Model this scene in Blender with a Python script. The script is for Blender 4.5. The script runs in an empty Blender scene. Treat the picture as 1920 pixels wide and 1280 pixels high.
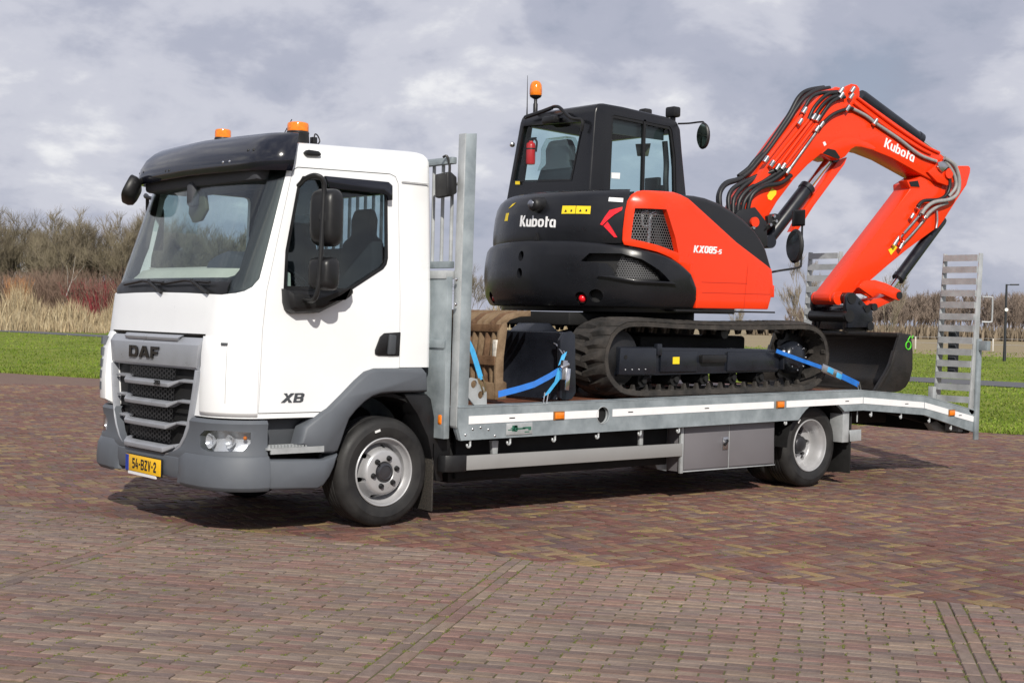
import bpy, bmesh, math, random
from mathutils import Vector, Matrix
R = math.radians
random.seed(7)
scene = bpy.context.scene
COL = scene.collection

# ------------------------------------------------------------------ camera
cam_data = bpy.data.cameras.new('camera')
cam = bpy.data.objects.new('camera', cam_data)
COL.objects.link(cam)
scene.camera = cam
YAW, PITCH, ROLL = .706, -.016, .025
cd = Vector((math.sin(YAW)*math.cos(PITCH), math.cos(YAW)*math.cos(PITCH), math.sin(PITCH)))
cr = cd.cross(Vector((0, 0, 1))).normalized()
cu = cr.cross(cd)
ar = cr*math.cos(ROLL)+cu*math.sin(ROLL)
au = -cr*math.sin(ROLL)+cu*math.cos(ROLL)
m = Matrix((ar, au, -cd)).transposed().to_4x4()
m.translation = Vector((-5.691, -9.08, 1.502))
cam.matrix_world = m
cam_data.sensor_width = 36
cam_data.lens = 2584/1920*36
cam_data.clip_start = .1
cam_data.clip_end = 3000

# ------------------------------------------------------------------ sky and sun
LIGHT = Vector((.82, 1.24, -1)).normalized()          # the way the sunlight travels
SUN_EL = math.asin(-LIGHT.z)
SUN_AZ = math.atan2(-LIGHT.x, -LIGHT.y)               # from +Y clockwise to the sun
world = bpy.data.worlds.new('World')
scene.world = world
world.use_nodes = True
nt = world.node_tree
nt.nodes.clear()
def wn(t, **k):
    n = nt.nodes.new(t)
    for a, b in k.items():
        setattr(n, a, b)
    return n
wout = wn('ShaderNodeOutputWorld')
wbg = wn('ShaderNodeBackground')
wbg.inputs['Strength'].default_value = .1
sky = wn('ShaderNodeTexSky', sky_type='NISHITA', sun_disc=False, sun_elevation=SUN_EL, sun_rotation=SUN_AZ)
tc = wn('ShaderNodeTexCoord')
sep = wn('ShaderNodeSeparateXYZ')
nt.links.new(tc.outputs['Generated'], sep.inputs[0])
# clouds lie on a flat layer overhead: direction divided by its height
zz = wn('ShaderNodeMath', operation='MAXIMUM'); zz.inputs[1].default_value = .0
nt.links.new(sep.outputs['Z'], zz.inputs[0])
za = wn('ShaderNodeMath', operation='ADD'); za.inputs[1].default_value = .55
nt.links.new(zz.outputs[0], za.inputs[0])
dv = wn('ShaderNodeVectorMath', operation='SCALE')
inv = wn('ShaderNodeMath', operation='DIVIDE'); inv.inputs[0].default_value = 1
nt.links.new(za.outputs[0], inv.inputs[1])
nt.links.new(tc.outputs['Generated'], dv.inputs[0]); nt.links.new(inv.outputs[0], dv.inputs['Scale'])
mp = wn('ShaderNodeMapping'); mp.inputs['Location'].default_value = (.4, 1.2, .35)
mp.inputs['Scale'].default_value = (1, 1, 1.6)
nt.links.new(dv.outputs[0], mp.inputs['Vector'])
def wnoise(scale, detail, rough, dist=0.):
    n = wn('ShaderNodeTexNoise')
    n.inputs['Scale'].default_value = scale; n.inputs['Detail'].default_value = detail
    n.inputs['Roughness'].default_value = rough; n.inputs['Distortion'].default_value = dist
    nt.links.new(mp.outputs[0], n.inputs['Vector'])
    return n
def wramp(src, stops, interp='EASE'):
    n = wn('ShaderNodeValToRGB'); cr_ = n.color_ramp; cr_.interpolation = interp
    while len(cr_.elements) < len(stops):
        cr_.elements.new(.5)
    for e, (pos, c) in zip(cr_.elements, stops):
        e.position = pos; e.color = (*c, 1)
    nt.links.new(src, n.inputs[0])
    return n
n1 = wnoise(2.6, 7, .52, .25)
n2 = wnoise(7.0, 8, .58, .2)
mx = wn('ShaderNodeMath', operation='MULTIPLY_ADD'); mx.inputs[1].default_value = .35; 
nt.links.new(n2.outputs['Fac'], mx.inputs[0]); 
s1 = wn('ShaderNodeMath', operation='MULTIPLY'); s1.inputs[1].default_value = .65
nt.links.new(n1.outputs['Fac'], s1.inputs[0]); nt.links.new(s1.outputs[0], mx.inputs[2])
cl = wramp(mx.outputs[0], [(.39, (3.4, 3.75, 4.75)), (.47, (4.5, 4.7, 5.7)), (.54, (6.1, 6.2, 7.0)), (.615, (8.8, 8.8, 9.0))])
cover = wramp(n1.outputs['Fac'], [(.28, (.78,)*3), (.42, (.97,)*3)])
mix = wn('ShaderNodeMix', data_type='RGBA')
nt.links.new(cover.outputs[0], mix.inputs['Factor'])
nt.links.new(sky.outputs[0], mix.inputs['A']); nt.links.new(cl.outputs[0], mix.inputs['B'])
nt.links.new(mix.outputs['Result'], wbg.inputs['Color'])
nt.links.new(wbg.outputs[0], wout.inputs[0])

sun_data = bpy.data.lights.new('sun', 'SUN')
sun_data.energy = 4.6
sun_data.angle = R(.6)
sun_data.color = (1, .95, .86)
sun = bpy.data.objects.new('sun', sun_data)
COL.objects.link(sun)
sun.rotation_euler = LIGHT.to_track_quat('-Z', 'Y').to_euler()
sun.location = (-8, -12, 12)

scene.render.engine = 'CYCLES'
scene.view_settings.view_transform = 'Standard'
scene.view_settings.look = 'None'
scene.view_settings.exposure = 0
scene.view_settings.gamma = 1
scene.render.resolution_x, scene.render.resolution_y = 1024, 682

# ------------------------------------------------------------------ materials
MATS = {}
def mat(name, col, rough=.5, metal=0., var=.0, vscale=6., bump=0., bscale=60., coat=0., spec=.5, trans=0., ior=1.45, emit=None, emit_s=0., col2=None, attr=None, rvar=.12):
    if name in MATS:
        return MATS[name]
    ma = bpy.data.materials.new(name)
    ma.use_nodes = True
    t = ma.node_tree
    b = t.nodes['Principled BSDF']
    b.inputs['Base Color'].default_value = (*col, 1)
    b.inputs['Roughness'].default_value = rough
    b.inputs['Metallic'].default_value = metal
    b.inputs['Coat Weight'].default_value = coat
    b.inputs['Coat Roughness'].default_value = .05
    b.inputs['Specular IOR Level'].default_value = spec
    b.inputs['Transmission Weight'].default_value = trans
    b.inputs['IOR'].default_value = ior
    if emit:
        b.inputs['Emission Color'].default_value = (*emit, 1)
        b.inputs['Emission Strength'].default_value = emit_s
    L = t.links.new
    tcn = t.nodes.new('ShaderNodeTexCoord')
    base = None
    if attr:
        a = t.nodes.new('ShaderNodeAttribute'); a.attribute_name = attr
        base = a.outputs['Color']
    if var or col2:
        n = t.nodes.new('ShaderNodeTexNoise'); n.inputs['Scale'].default_value = vscale
        n.inputs['Detail'].default_value = 6; n.inputs['Roughness'].default_value = .62
        L(tcn.outputs['Object'], n.inputs['Vector'])
        rp = t.nodes.new('ShaderNodeMapRange'); rp.inputs['From Min'].default_value = .32; rp.inputs['From Max'].default_value = .68
        L(n.outputs['Fac'], rp.inputs['Value'])
        mxn = t.nodes.new('ShaderNodeMix'); mxn.data_type = 'RGBA'
        L(rp.outputs[0], mxn.inputs['Factor'])
        c2 = col2 or tuple(min(1, c*(1+var)) for c in col)
        if base:
            mxn.blend_type = 'MULTIPLY'
            mxn.inputs['B'].default_value = (1-var, 1-var, 1-var, 1)
            L(base, mxn.inputs['A'])
        else:
            mxn.inputs['A'].default_value = (*[c*(1-var) for c in col], 1)
            mxn.inputs['B'].default_value = (*c2, 1)
        base = mxn.outputs['Result']
        if rvar:
            rr = t.nodes.new('ShaderNodeMapRange'); rr.inputs['From Min'].default_value = .3; rr.inputs['From Max'].default_value = .7
            rr.inputs['To Min'].default_value = max(.02, rough-rvar); rr.inputs['To Max'].default_value = min(1, rough+rvar)
            L(n.outputs['Fac'], rr.inputs['Value']); L(rr.outputs[0], b.inputs['Roughness'])
    if base:
        L(base, b.inputs['Base Color'])
    if bump:
        n = t.nodes.new('ShaderNodeTexNoise'); n.inputs['Scale'].default_value = bscale
        n.inputs['Detail'].default_value = 5
        L(tcn.outputs['Object'], n.inputs['Vector'])
        bp_ = t.nodes.new('ShaderNodeBump'); bp_.inputs['Strength'].default_value = bump; bp_.inputs['Distance'].default_value = .01
        L(n.outputs['Fac'], bp_.inputs['Height']); L(bp_.outputs[0], b.inputs['Normal'])
    MATS[name] = ma
    return ma

def glass(name, tint, refl=.06, rough=.0):
    """thin window pane: tinted see-through plus mirror reflection, by Fresnel"""
    if name in MATS:
        return MATS[name]
    ma = bpy.data.materials.new(name); ma.use_nodes = True
    t = ma.node_tree; t.nodes.clear()
    o = t.nodes.new('ShaderNodeOutputMaterial')
    tr = t.nodes.new('ShaderNodeBsdfTransparent'); tr.inputs[0].default_value = (*tint, 1)
    g = t.nodes.new('ShaderNodeBsdfGlossy'); g.inputs['Roughness'].default_value = rough
    ge = t.nodes.new('ShaderNodeNewGeometry')
    dt = t.nodes.new('ShaderNodeVectorMath'); dt.operation = 'DOT_PRODUCT'
    t.links.new(ge.outputs['Normal'], dt.inputs[0]); t.links.new(ge.outputs['Incoming'], dt.inputs[1])
    def mth(op, a, b):
        n = t.nodes.new('ShaderNodeMath'); n.operation = op
        for k, v_ in ((0, a), (1, b)):
            if isinstance(v_, (int, float)): n.inputs[k].default_value = v_
            elif v_ is not None: t.links.new(v_, n.inputs[k])
        return n.outputs[0]
    ca = mth('ABSOLUTE', dt.outputs['Value'], None)
    sch = mth('POWER', mth('SUBTRACT', 1, ca), 5)            # Schlick's reflectance of a pane
    fac = mth('ADD', mth('MULTIPLY', sch, .9), .04+refl)
    mi = t.nodes.new('ShaderNodeMixShader')
    t.links.new(fac, mi.inputs[0])
    t.links.new(tr.outputs[0], mi.inputs[1]); t.links.new(g.outputs[0], mi.inputs[2])
    t.links.new(mi.outputs[0], o.inputs[0])
    MATS[name] = ma
    return ma

WHITE = mat('white_cab_paint', (.80, .81, .82), .32, coat=.6, var=.02, vscale=2.5, rvar=.05)
GREY = mat('grey_bumper_plastic', (.094, .104, .120), .5, var=.08, vscale=3, bump=.04, bscale=300)
GREY_D = mat('dark_grey_plastic', (.055, .060, .068), .55, var=.1, vscale=3)
SILVER_G = mat('silver_grey_grille_paint', (.33, .345, .38), .36, metal=.25, var=.05)
BLACK = mat('black_plastic', (.010, .010, .011), .42, var=.25, vscale=5, bump=.05, bscale=200)
BLACK_M = mat('black_matt_underside', (.006, .006, .0065), .75, var=.3, vscale=4)
RUBBER = mat('tyre_rubber', (.014, .014, .0148), .62, var=.25, vscale=7, bump=.12, bscale=90, col2=(.024, .023, .0225))
RUBBER_D = mat('black_rubber', (.014, .014, .014), .62, var=.2, bump=.1, bscale=120)
VISOR = mat('smoked_visor', (.006, .007, .013), .14, coat=.5, var=.1)
RIM = mat('silver_wheel_paint', (.42, .42, .43), .36, metal=.35, var=.06, vscale=9)
STEEL = mat('bright_steel', (.55, .55, .56), .28, metal=1, var=.08)
CHROME = mat('chrome', (.75, .75, .76), .12, metal=1)
GALV = mat('galvanised_steel', (.245, .285, .308), .48, metal=.3, var=.14, vscale=5.5, bump=.06, bscale=40, col2=(.345, .39, .415))
GALV_L = mat('light_galvanised_steel', (.38, .40, .41), .48, metal=.3, var=.10, vscale=7, col2=(.48, .50, .51))
ALU = mat('painted_grey_aluminium', (.29, .288, .285), .45, metal=.2, var=.04, vscale=2)
BOXP = mat('taupe_toolbox_paint', (.165, .158, .170), .42, metal=.15, var=.05, vscale=2)
TAPE = mat('white_reflective_tape', (.78, .78, .79), .38, var=.03, vscale=12)
AMBER = mat('amber_lens', (.80, .20, .010), .15, coat=.5, var=.2, vscale=40)
YEL = mat('yellow_plate', (.80, .46, .015), .4, var=.03)
BLUE = mat('blue_band', (.012, .04, .30), .4)
INK = mat('black_ink', (.012, .012, .012), .5)
DECKM = mat('brown_deck_board', (.15, .055, .030), .45, var=.3, vscale=5, bump=.15, bscale=140)
LENS = glass('headlight_lens', (.92, .93, .95), .05)
SCREEN = glass('windscreen_glass', (.88, .93, .93), .02)
SIDEG = glass('tinted_side_glass', (.80, .87, .88), .0)
BEIGE = mat('beige_dashboard', (.60, .58, .50), .6, var=.05)
TRIMG = mat('cab_trim_grey', (.055, .058, .068), .7, var=.1)
SEATM = mat('dark_seat_fabric', (.014, .015, .019), .85, var=.2)
MIRG = mat('mirror_glass', (.8, .82, .82), .03, metal=1)
GREENP = mat('green_print', (.02, .12, .075), .5)
STRAP = mat('blue_webbing_strap', (.010, .13, .48), .6, var=.15, vscale=20, bump=.2, bscale=300)
STRAP_L = mat('light_blue_webbing_strap', (.05, .33, .62), .6, var=.15, vscale=20, bump=.2, bscale=300)

# ------------------------------------------------------------------ mesh helpers
SHEAR = .010      # the deck rises by one centimetre per metre towards the rear axle
class M:
    def __init__(s):
        s.v, s.f, s.mi = [], [], []
    def add(s, vs, fs, mi=0):
        o = len(s.v)
        s.v += [tuple(v) for v in vs]
        s.f += [tuple(i+o for i in f) for f in fs]
        s.mi += [mi]*len(fs)
        return s
    def box(s, lo, hi, mi=0):
        (a, b, c), (d, e, f) = lo, hi
        return s.add([(a, b, c), (d, b, c), (d, e, c), (a, e, c), (a, b, f), (d, b, f), (d, e, f), (a, e, f)],
                     [(0, 3, 2, 1), (4, 5, 6, 7), (0, 1, 5, 4), (1, 2, 6, 5), (2, 3, 7, 6), (3, 0, 4, 7)], mi)
    def cbox(s, c, sz, rot=None):
        c = Vector(c); h = Vector(sz)/2
        m_ = Matrix.Identity(3) if rot is None else rot
        vs = [c+m_ @ Vector((sx*h.x, sy*h.y, sz_*h.z)) for sz_ in (-1, 1) for sx, sy in ((-1, -1), (1, -1), (1, 1), (-1, 1))]
        return s.add(vs, [(0, 3, 2, 1), (4, 5, 6, 7), (0, 1, 5, 4), (1, 2, 6, 5), (2, 3, 7, 6), (3, 0, 4, 7)])
    def prism(s, poly, ax, a, b, mi=0):
        """poly in the two remaining axes (x,z for y; y,z for x; x,y for z), extruded from a to b"""
        n = len(poly)
        def p(u, w, t):
            return (u, t, w) if ax == 'y' else (t, u, w) if ax == 'x' else (u, w, t)
        vs = [p(u, w, a) for u, w in poly]+[p(u, w, b) for u, w in poly]
        fs = [tuple(range(n)), tuple(range(2*n-1, n-1, -1))]+[(i, i+n, (i+1) % n+n, (i+1) % n) for i in range(n)]
        return s.add(vs, fs, mi)
    def loft(s, rings, cap0=True, cap1=True, closed=True, mi=0):
        n = len(rings[0]); vs = [p for r in rings for p in r]; fs = []
        for k in range(len(rings)-1):
            for i in range(n if closed else n-1):
                j = (i+1) % n
                fs.append((k*n+i, k*n+j, (k+1)*n+j, (k+1)*n+i))
        if cap0: fs.append(tuple(range(n-1, -1, -1)))
        if cap1: fs.append(tuple((len(rings)-1)*n+i for i in range(n)))
        return s.add(vs, fs, mi)
    def tube(s, pts, r, n=8, cap=True, flat=None):
        """round tube along a polyline; r a number or a list"""
        pts = [Vector(p) for p in pts]
        rs = r if isinstance(r, (list, tuple)) else [r]*len(pts)
        rings = []; up = None
        for i, p in enumerate(pts):
            d = (pts[min(i+1, len(pts)-1)]-pts[max(i-1, 0)]).normalized()
            if up is None:
                up = Vector((0, 0, 1)) if abs(d.z) < .9 else Vector((1, 0, 0))
            x = d.cross(up).normalized(); y = x.cross(d).normalized(); up = y
            ring = []
            for k in range(n):
                a = 2*math.pi*k/n
                ring.append(p+x*math.cos(a)*rs[i]+y*math.sin(a)*rs[i]*(flat or 1))
            rings.append(ring)
        return s.loft(rings, cap, cap)
    def cyl(s, a, b, r, r2=None, n=16):
        return s.tube([a, b], [r, r if r2 is None else r2], n)
    def bar(s, a, b, w, h, up=(0, 0, 1)):
        """rectangular bar from a to b; w across, h along up"""
        a, b = Vector(a), Vector(b); d = (b-a).normalized(); up = Vector(up)
        x = d.cross(up)
        if x.length < 1e-4: x = d.cross(Vector((1, 0, 0)))
        x.normalize(); y = x.cross(d).normalized()
        rings = [[p+x*sx*w/2+y*sy*h/2 for sx, sy in ((-1, -1), (1, -1), (1, 1), (-1, 1))] for p in (a, b)]
        return s.loft(rings)
    def ribbon(s, pts, w, t, side):
        """flat band along a polyline, its width along side"""
        pts = [Vector(p) for p in pts]; rings = []; side = Vector(side).normalized()
        for i, p in enumerate(pts):
            d = (pts[min(i+1, len(pts)-1)]-pts[max(i-1, 0)]).normalized()
            nrm = d.cross(side).normalized()
            rings.append([p-side*w/2-nrm*t/2, p+side*w/2-nrm*t/2, p+side*w/2+nrm*t/2, p-side*w/2+nrm*t/2])
        return s.loft(rings)
    def lathe(s, prof, c, axis='y', n=48, closed=False):
        """prof: (radius, along axis)"""
        c = Vector(c); rings = []
        for k in range(n):
            a = 2*math.pi*k/n; ca, sa = math.cos(a), math.sin(a)
            ring = []
            for r, t in prof:
                ring.append(c+(Vector((r*ca, t, r*sa)) if axis == 'y' else Vector((t, r*ca, r*sa)) if axis == 'x' else Vector((r*ca, r*sa, t))))
            rings.append(ring)
        rings.append(rings[0])
        np_ = len(prof); vs = [p for r in rings[:-1] for p in r]; fs = []
        for k in range(n):
            k2 = (k+1) % n
            for i in range(np_ if closed else np_-1):
                j = (i+1) % np_
                fs.append((k*np_+i, k*np_+j, k2*np_+j, k2*np_+i))
        return s.add(vs, fs)
    def sphere(s, c, r, n=12, k=8, sc=(1, 1, 1)):
        c = Vector(c); rings = []
        for i in range(1, k):
            a = math.pi*i/k
            rings.append([c+Vector((r*sc[0]*math.sin(a)*math.cos(2*math.pi*j/n), r*sc[1]*math.sin(a)*math.sin(2*math.pi*j/n), -r*sc[2]*math.cos(a))) for j in range(n)])
        return s.loft(rings)

WM = {}
def mesh_of(mb, name, mats, bevel=0., seg=2, smooth=35, shear=False, weld=True, tri=False):
    me = bpy.data.meshes.new(name)
    bm = bmesh.new()
    vs = [bm.verts.new((x, y, z+SHEAR*x) if shear else (x, y, z)) for x, y, z in mb.v]
    for f, mi in zip(mb.f, mb.mi):
        try:
            fc = bm.faces.new([vs[i] for i in f]); fc.material_index = mi
        except ValueError:
            pass
    if weld:
        bmesh.ops.remove_doubles(bm, verts=bm.verts, dist=1e-5)
    bmesh.ops.recalc_face_normals(bm, faces=bm.faces)
    if bevel:
        es = [e for e in bm.edges if len(e.link_faces) == 2 and e.calc_face_angle(0) > .45]
        bmesh.ops.bevel(bm, geom=es, offset=bevel, segments=seg, affect='EDGES', profile=.5, clamp_overlap=True)
    bm.to_mesh(me); bm.free()
    for m_ in (mats if isinstance(mats, (list, tuple)) else [mats]):
        me.materials.append(m_)
    shade(me, smooth)
    return me
def shade(me, smooth=35):
    if smooth:
        me.polygons.foreach_set('use_smooth', [True]*len(me.polygons))
        me.set_sharp_from_angle(angle=R(smooth))
    me.update()
def link(name, me, parent=None, loc=(0, 0, 0), rot=(0, 0, 0), **props):
    o = bpy.data.objects.new(name, me)
    COL.objects.link(o)
    o.location = loc; o.rotation_euler = rot
    w = Matrix.LocRotScale(Vector(loc), o.rotation_euler, None)
    if parent is not None:
        o.parent = parent; o.matrix_parent_inverse = WM[parent.name].inverted()
    WM[o.name] = w
    for k, v_ in props.items():
        o[k] = v_
    return o
def ob(name, mb, mats, parent=None, bevel=0., seg=2, smooth=35, shear=False, loc=(0, 0, 0), rot=(0, 0, 0), weld=True, **props):
    return link(name, mesh_of(mb, name, mats, bevel, seg, smooth, shear, weld), parent, loc, rot, **props)
def empty(name, loc, label, category, group=None):
    o = link(name, None, None, loc, label=label, category=category)
    o.empty_display_size = .3
    if group: o['group'] = group
    return o
def boolean(me, cutter, op='DIFFERENCE', smooth=30):
    """mesh <op> mesh, exact solver; returns a new mesh"""
    a = bpy.data.objects.new('tmp_a', me); b = bpy.data.objects.new('tmp_b', cutter)
    COL.objects.link(a); COL.objects.link(b)
    md = a.modifiers.new('b', 'BOOLEAN'); md.operation = op; md.object = b; md.solver = 'EXACT'
    dg = bpy.context.evaluated_depsgraph_get()
    ev = a.evaluated_get(dg)
    out = bpy.data.meshes.new_from_object(ev, depsgraph=dg)
    bpy.data.objects.remove(a); bpy.data.objects.remove(b)
    shade(out, smooth)
    return out
def offset_poly(poly, d):
    """grow (d > 0) or shrink a simple polygon"""
    n = len(poly)
    area = sum(poly[i][0]*poly[(i+1) % n][1]-poly[(i+1) % n][0]*poly[i][1] for i in range(n))
    sg = 1 if area > 0 else -1
    out = []
    for i in range(n):
        p0, p1, p2 = Vector(poly[i-1]), Vector(poly[i]), Vector(poly[(i+1) % n])
        d1, d2 = (p1-p0).normalized(), (p2-p1).normalized()
        n1_, n2_ = Vector((d1.y, -d1.x))*sg, Vector((d2.y, -d2.x))*sg
        b = (n1_+n2_)
        if b.length < 1e-6: b = n1_
        b.normalize()
        k = d/max(.35, b.dot(n1_))
        q = p1+b*k
        out.append((q.x, q.y))
    return out
def lerp_tab(tab, z):
    if z <= tab[0][0]: return tab[0][1:]
    for a, b in zip(tab, tab[1:]):
        if z <= b[0]:
            t = (z-a[0])/(b[0]-a[0])
            return tuple(u+(v_-u)*t for u, v_ in zip(a[1:], b[1:]))
    return tab[-1][1:]
def smooth_path(pts, k=6):
    """Catmull-Rom through points"""
    P = [Vector(p) for p in pts]; out = []
    for i in range(len(P)-1):
        a, b, c, d = P[max(i-1, 0)], P[i], P[i+1], P[min(i+2, len(P)-1)]
        for j in range(k):
            t = j/k
            out.append(.5*((2*b)+(c-a)*t+(2*a-5*b+4*c-d)*t*t+(3*b-a-3*c+d)*t**3))
    out.append(P[-1])
    return out

# ---- lettering: each letter a set of flat polygons in a unit-high box
GLYPH = {
 'K': (.78, [[(0, 0), (.2, 0), (.2, 1), (0, 1)], [(.2, .42), (.52, 1), (.78, 1), (.42, .48), (.80, 0), (.54, 0), (.24, .42)]]),
 'u': (.66, [[(0, .2), (.06, .06), (.2, 0), (.38, 0), (.38, .17), (.26, .17), (.19, .25), (.19, .72), (0, .72)], [(.45, 0), (.64, 0), (.64, .72), (.45, .72)]]),
 'b': (.68, [[(0, 0), (.19, 0), (.19, 1), (0, 1)], [(.25, 0), (.45, 0), (.6, .08), (.66, .24), (.66, .48), (.6, .64), (.45, .72), (.25, .72), (.25, .55), (.4, .55), (.47, .47), (.47, .25), (.4, .17), (.25, .17)]]),
 'o': (.70, [[(.31, 0), (.2, 0), (.07, .07), (0, .22), (0, .5), (.07, .65), (.2, .72), (.31, .72), (.31, .55), (.25, .55), (.19, .47), (.19, .25), (.25, .17), (.31, .17)], [(.37, 0), (.48, 0), (.61, .07), (.68, .22), (.68, .5), (.61, .65), (.48, .72), (.37, .72), (.37, .55), (.43, .55), (.49, .47), (.49, .25), (.43, .17), (.37, .17)]]),
 't': (.46, [[(.08, 0), (.28, 0), (.28, .95), (.08, .95)], [(.33, .55), (.46, .55), (.46, .72), (.33, .72)]]),
 'a': (.68, [[(.2, 0), (.38, 0), (.38, .17), (.26, .17), (.19, .25), (.19, .47), (.26, .55), (.38, .55), (.38, .72), (.2, .72), (.06, .64), (0, .48), (0, .22), (.06, .06)], [(.45, 0), (.65, 0), (.65, .55), (.58, .68), (.45, .72)]]),
 'D': (.86, [[(0, 0), (.22, 0), (.22, 1), (0, 1)], [(.26, 0), (.62, 0), (.80, .14), (.86, .32), (.86, .68), (.80, .86), (.62, 1), (.26, 1), (.26, .76), (.54, .76), (.63, .66), (.63, .34), (.54, .24), (.26, .24)]]),
 'A': (.98, [[(0, 0), (.25, 0), (.46, .62), (.46, 1), (.34, 1)], [(.50, 1), (.64, 1), (.98, 0), (.73, 0), (.66, .2), (.36, .2), (.43, .4), (.60, .4), (.50, .70)]]),
 'F': (.72, [[(0, 0), (.22, 0), (.22, .36), (.62, .36), (.62, .58), (.22, .58), (.22, .76), (.72, .76), (.72, 1), (0, 1)]]),
 'X': (.95, [[(0, 0), (.3, 0), (.95, 1), (.65, 1)], [(.05, 1), (.33, 1), (.45, .70), (.38, .55)], [(.58, .46), (.50, .30), (.62, 0), (.92, 0)]]),
 'B': (.82, [[(0, 0), (.22, 0), (.22, 1), (0, 1)], [(.22, 0), (.62, 0), (.80, .12), (.80, .42), (.70, .5), (.22, .5), (.22, .40), (.50, .40), (.57, .35), (.57, .21), (.50, .17), (.22, .17)], [(.22, .5), (.70, .5), (.80, .60), (.80, .88), (.62, 1), (.22, 1), (.22, .83), (.50, .83), (.57, .79), (.57, .65), (.50, .60), (.22, .60)]]),
 '5': (.66, [[(0, 0), (.5, 0), (.66, .14), (.66, .5), (.5, .62), (.22, .62), (.22, .8), (.64, .8), (.64, 1), (0, 1), (0, .44), (.38, .44), (.44, .38), (.44, .24), (.38, .19), (0, .19)]]),
 '4': (.70, [[(.40, 0), (.60, 0), (.60, .2), (.70, .2), (.70, .38), (.60, .38), (.60, .62), (.40, .62), (.40, .38), (.23, .38), (.44, 1), (.22, 1), (0, .36), (0, .2), (.40, .2)]]),
 '2': (.66, [[(0, 0), (.66, 0), (.66, .19), (.28, .19), (.62, .5), (.66, .62), (.66, .84), (.5, 1), (.14, 1), (0, .86), (0, .68), (.2, .68), (.22, .8), (.42, .8), (.44, .65), (0, .22)]]),
 'Z': (.66, [[(0, 0), (.66, 0), (.66, .19), (.27, .19), (.66, .82), (.66, 1), (0, 1), (0, .81), (.38, .81), (0, .18)]]),
 'V': (.76, [[(.28, 0), (.48, 0), (.76, 1), (.54, 1), (.38, .32), (.22, 1), (0, 1)]]),
 '-': (.40, [[(.04, .38), (.36, .38), (.36, .58), (.04, .58)]]),
 '0': (.70, [[(.35, 0), (.14, 0), (0, .14), (0, .86), (.14, 1), (.35, 1), (.35, .8), (.26, .8), (.21, .74), (.21, .26), (.26, .2), (.35, .2)], [(.35, 0), (.56, 0), (.70, .14), (.70, .86), (.56, 1), (.35, 1), (.35, .8), (.44, .8), (.49, .74), (.49, .26), (.44, .2), (.35, .2)]]),
 '8': (.70, [[(.35, 0), (.14, 0), (0, .14), (0, .86), (.14, 1), (.35, 1), (.35, .8), (.26, .8), (.21, .74), (.21, .26), (.26, .2), (.35, .2)], [(.35, 0), (.56, 0), (.70, .14), (.70, .86), (.56, 1), (.35, 1), (.35, .8), (.44, .8), (.49, .74), (.49, .26), (.44, .2), (.35, .2)], [(.21, .42), (.49, .42), (.49, .58), (.21, .58)]]),
 '1': (.36, [[(.14, 0), (.36, 0), (.36, 1), (.16, 1), (0, .84), (0, .66), (.14, .74)]]),
 's': (.52, [[(0, 0), (.40, 0), (.52, .1), (.52, .32), (.40, .42), (.17, .42), (.17, .54), (.50, .54), (.50, .70), (.12, .70), (0, .60), (0, .36), (.12, .27), (.35, .27), (.35, .15), (0, .15)]]),
}
def letters(text, size, fn, gap=.12, wscale=1., slant=0., th=.004):
    """solid letters; fn(u, v, d) maps along, up (metres) and out to a point"""
    mb = M(); x = 0
    for ch in text:
        if ch == ' ':
            x += .4; continue
        w, polys = GLYPH[ch]
        for poly in polys:
            # cut long edges so that letters can follow a curved surface
            n = len(poly)
            q = [((x+u*wscale+slant*v)*size, v*size) for u, v in poly]
            vs = [fn(u, v, th) for u, v in q]+[fn(u, v, -.002) for u, v in q]
            mb.add(vs, [tuple(range(n)), tuple(range(2*n-1, n-1, -1))]+[(i, i+n, (i+1) % n+n, (i+1) % n) for i in range(n)])
        x += w*wscale+gap
    return mb
def text_width(text, size, gap=.12, wscale=1.):
    return sum((GLYPH[c][0]*wscale if c != ' ' else .4-gap)+gap for c in text)*size-gap*size

# ================================================================== ground and pavement
CAB = [(.28, -1.30, 1.04, .27, .30), (.85, -1.292, 1.035, .27, .29), (1.35, -1.285, 1.03, .27, .29), (1.62, -1.25, 1.03, .26, .28), (2.46, -.950, .985, .115, .23), (2.72, -.885, .965, .11, .20)]
def cab_at(z):
    if z <= CAB[0][0]: return CAB[0][1:]
    for a, b in zip(CAB, CAB[1:]):
        if z <= b[0]:
            t = (z-a[0])/(b[0]-a[0])
            return tuple(u+(v-u)*t for u, v in zip(a[1:], b[1:]))
    return CAB[-1][1:]
def front(y, z, off=0.):
    """x of the cab's curved front at lateral y and height z, pushed out by off"""
    xf, w, ex, ey = cab_at(z)
    xf -= off; w += off; ex += off*.5; ey += off*.5
    ya = min(abs(y), w); yc = w-ey
    x = xf+.05*(ya/w)**2
    if ya > yc: x += ex*(1-math.sqrt(max(0, 1-((ya-yc)/ey)**2)))
    return x

SD = (math.cos(R(37)), math.sin(R(37)))       # along the brick strips that divide the bays
TD = (SD[1], -SD[0])                          # across them
def st(x, y): return x*SD[0]+y*SD[1], x*TD[0]+y*TD[1]
def xy(s, t): return s*SD[0]+t*TD[0], s*SD[1]+t*TD[1]
GRASS_M = mat('lawn', (.13, .195, .024), .9, var=.3, vscale=.7, bump=.4, bscale=30, col2=(.21, .235, .05), rvar=0, spec=.1)
JOINT = mat('mossy_joint_sand', (.105, .085, .048), .95, var=.3, vscale=6, bump=.3, bscale=120, col2=(.105, .115, .030), rvar=0)
PATHM = mat('asphalt_path', (.10, .10, .108), .85, var=.12, vscale=5, bump=.2, bscale=80)
FIELD = mat('bare_field', (.31, .235, .15), .95, var=.25, vscale=.12, col2=(.27, .22, .11), rvar=0)
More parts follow.
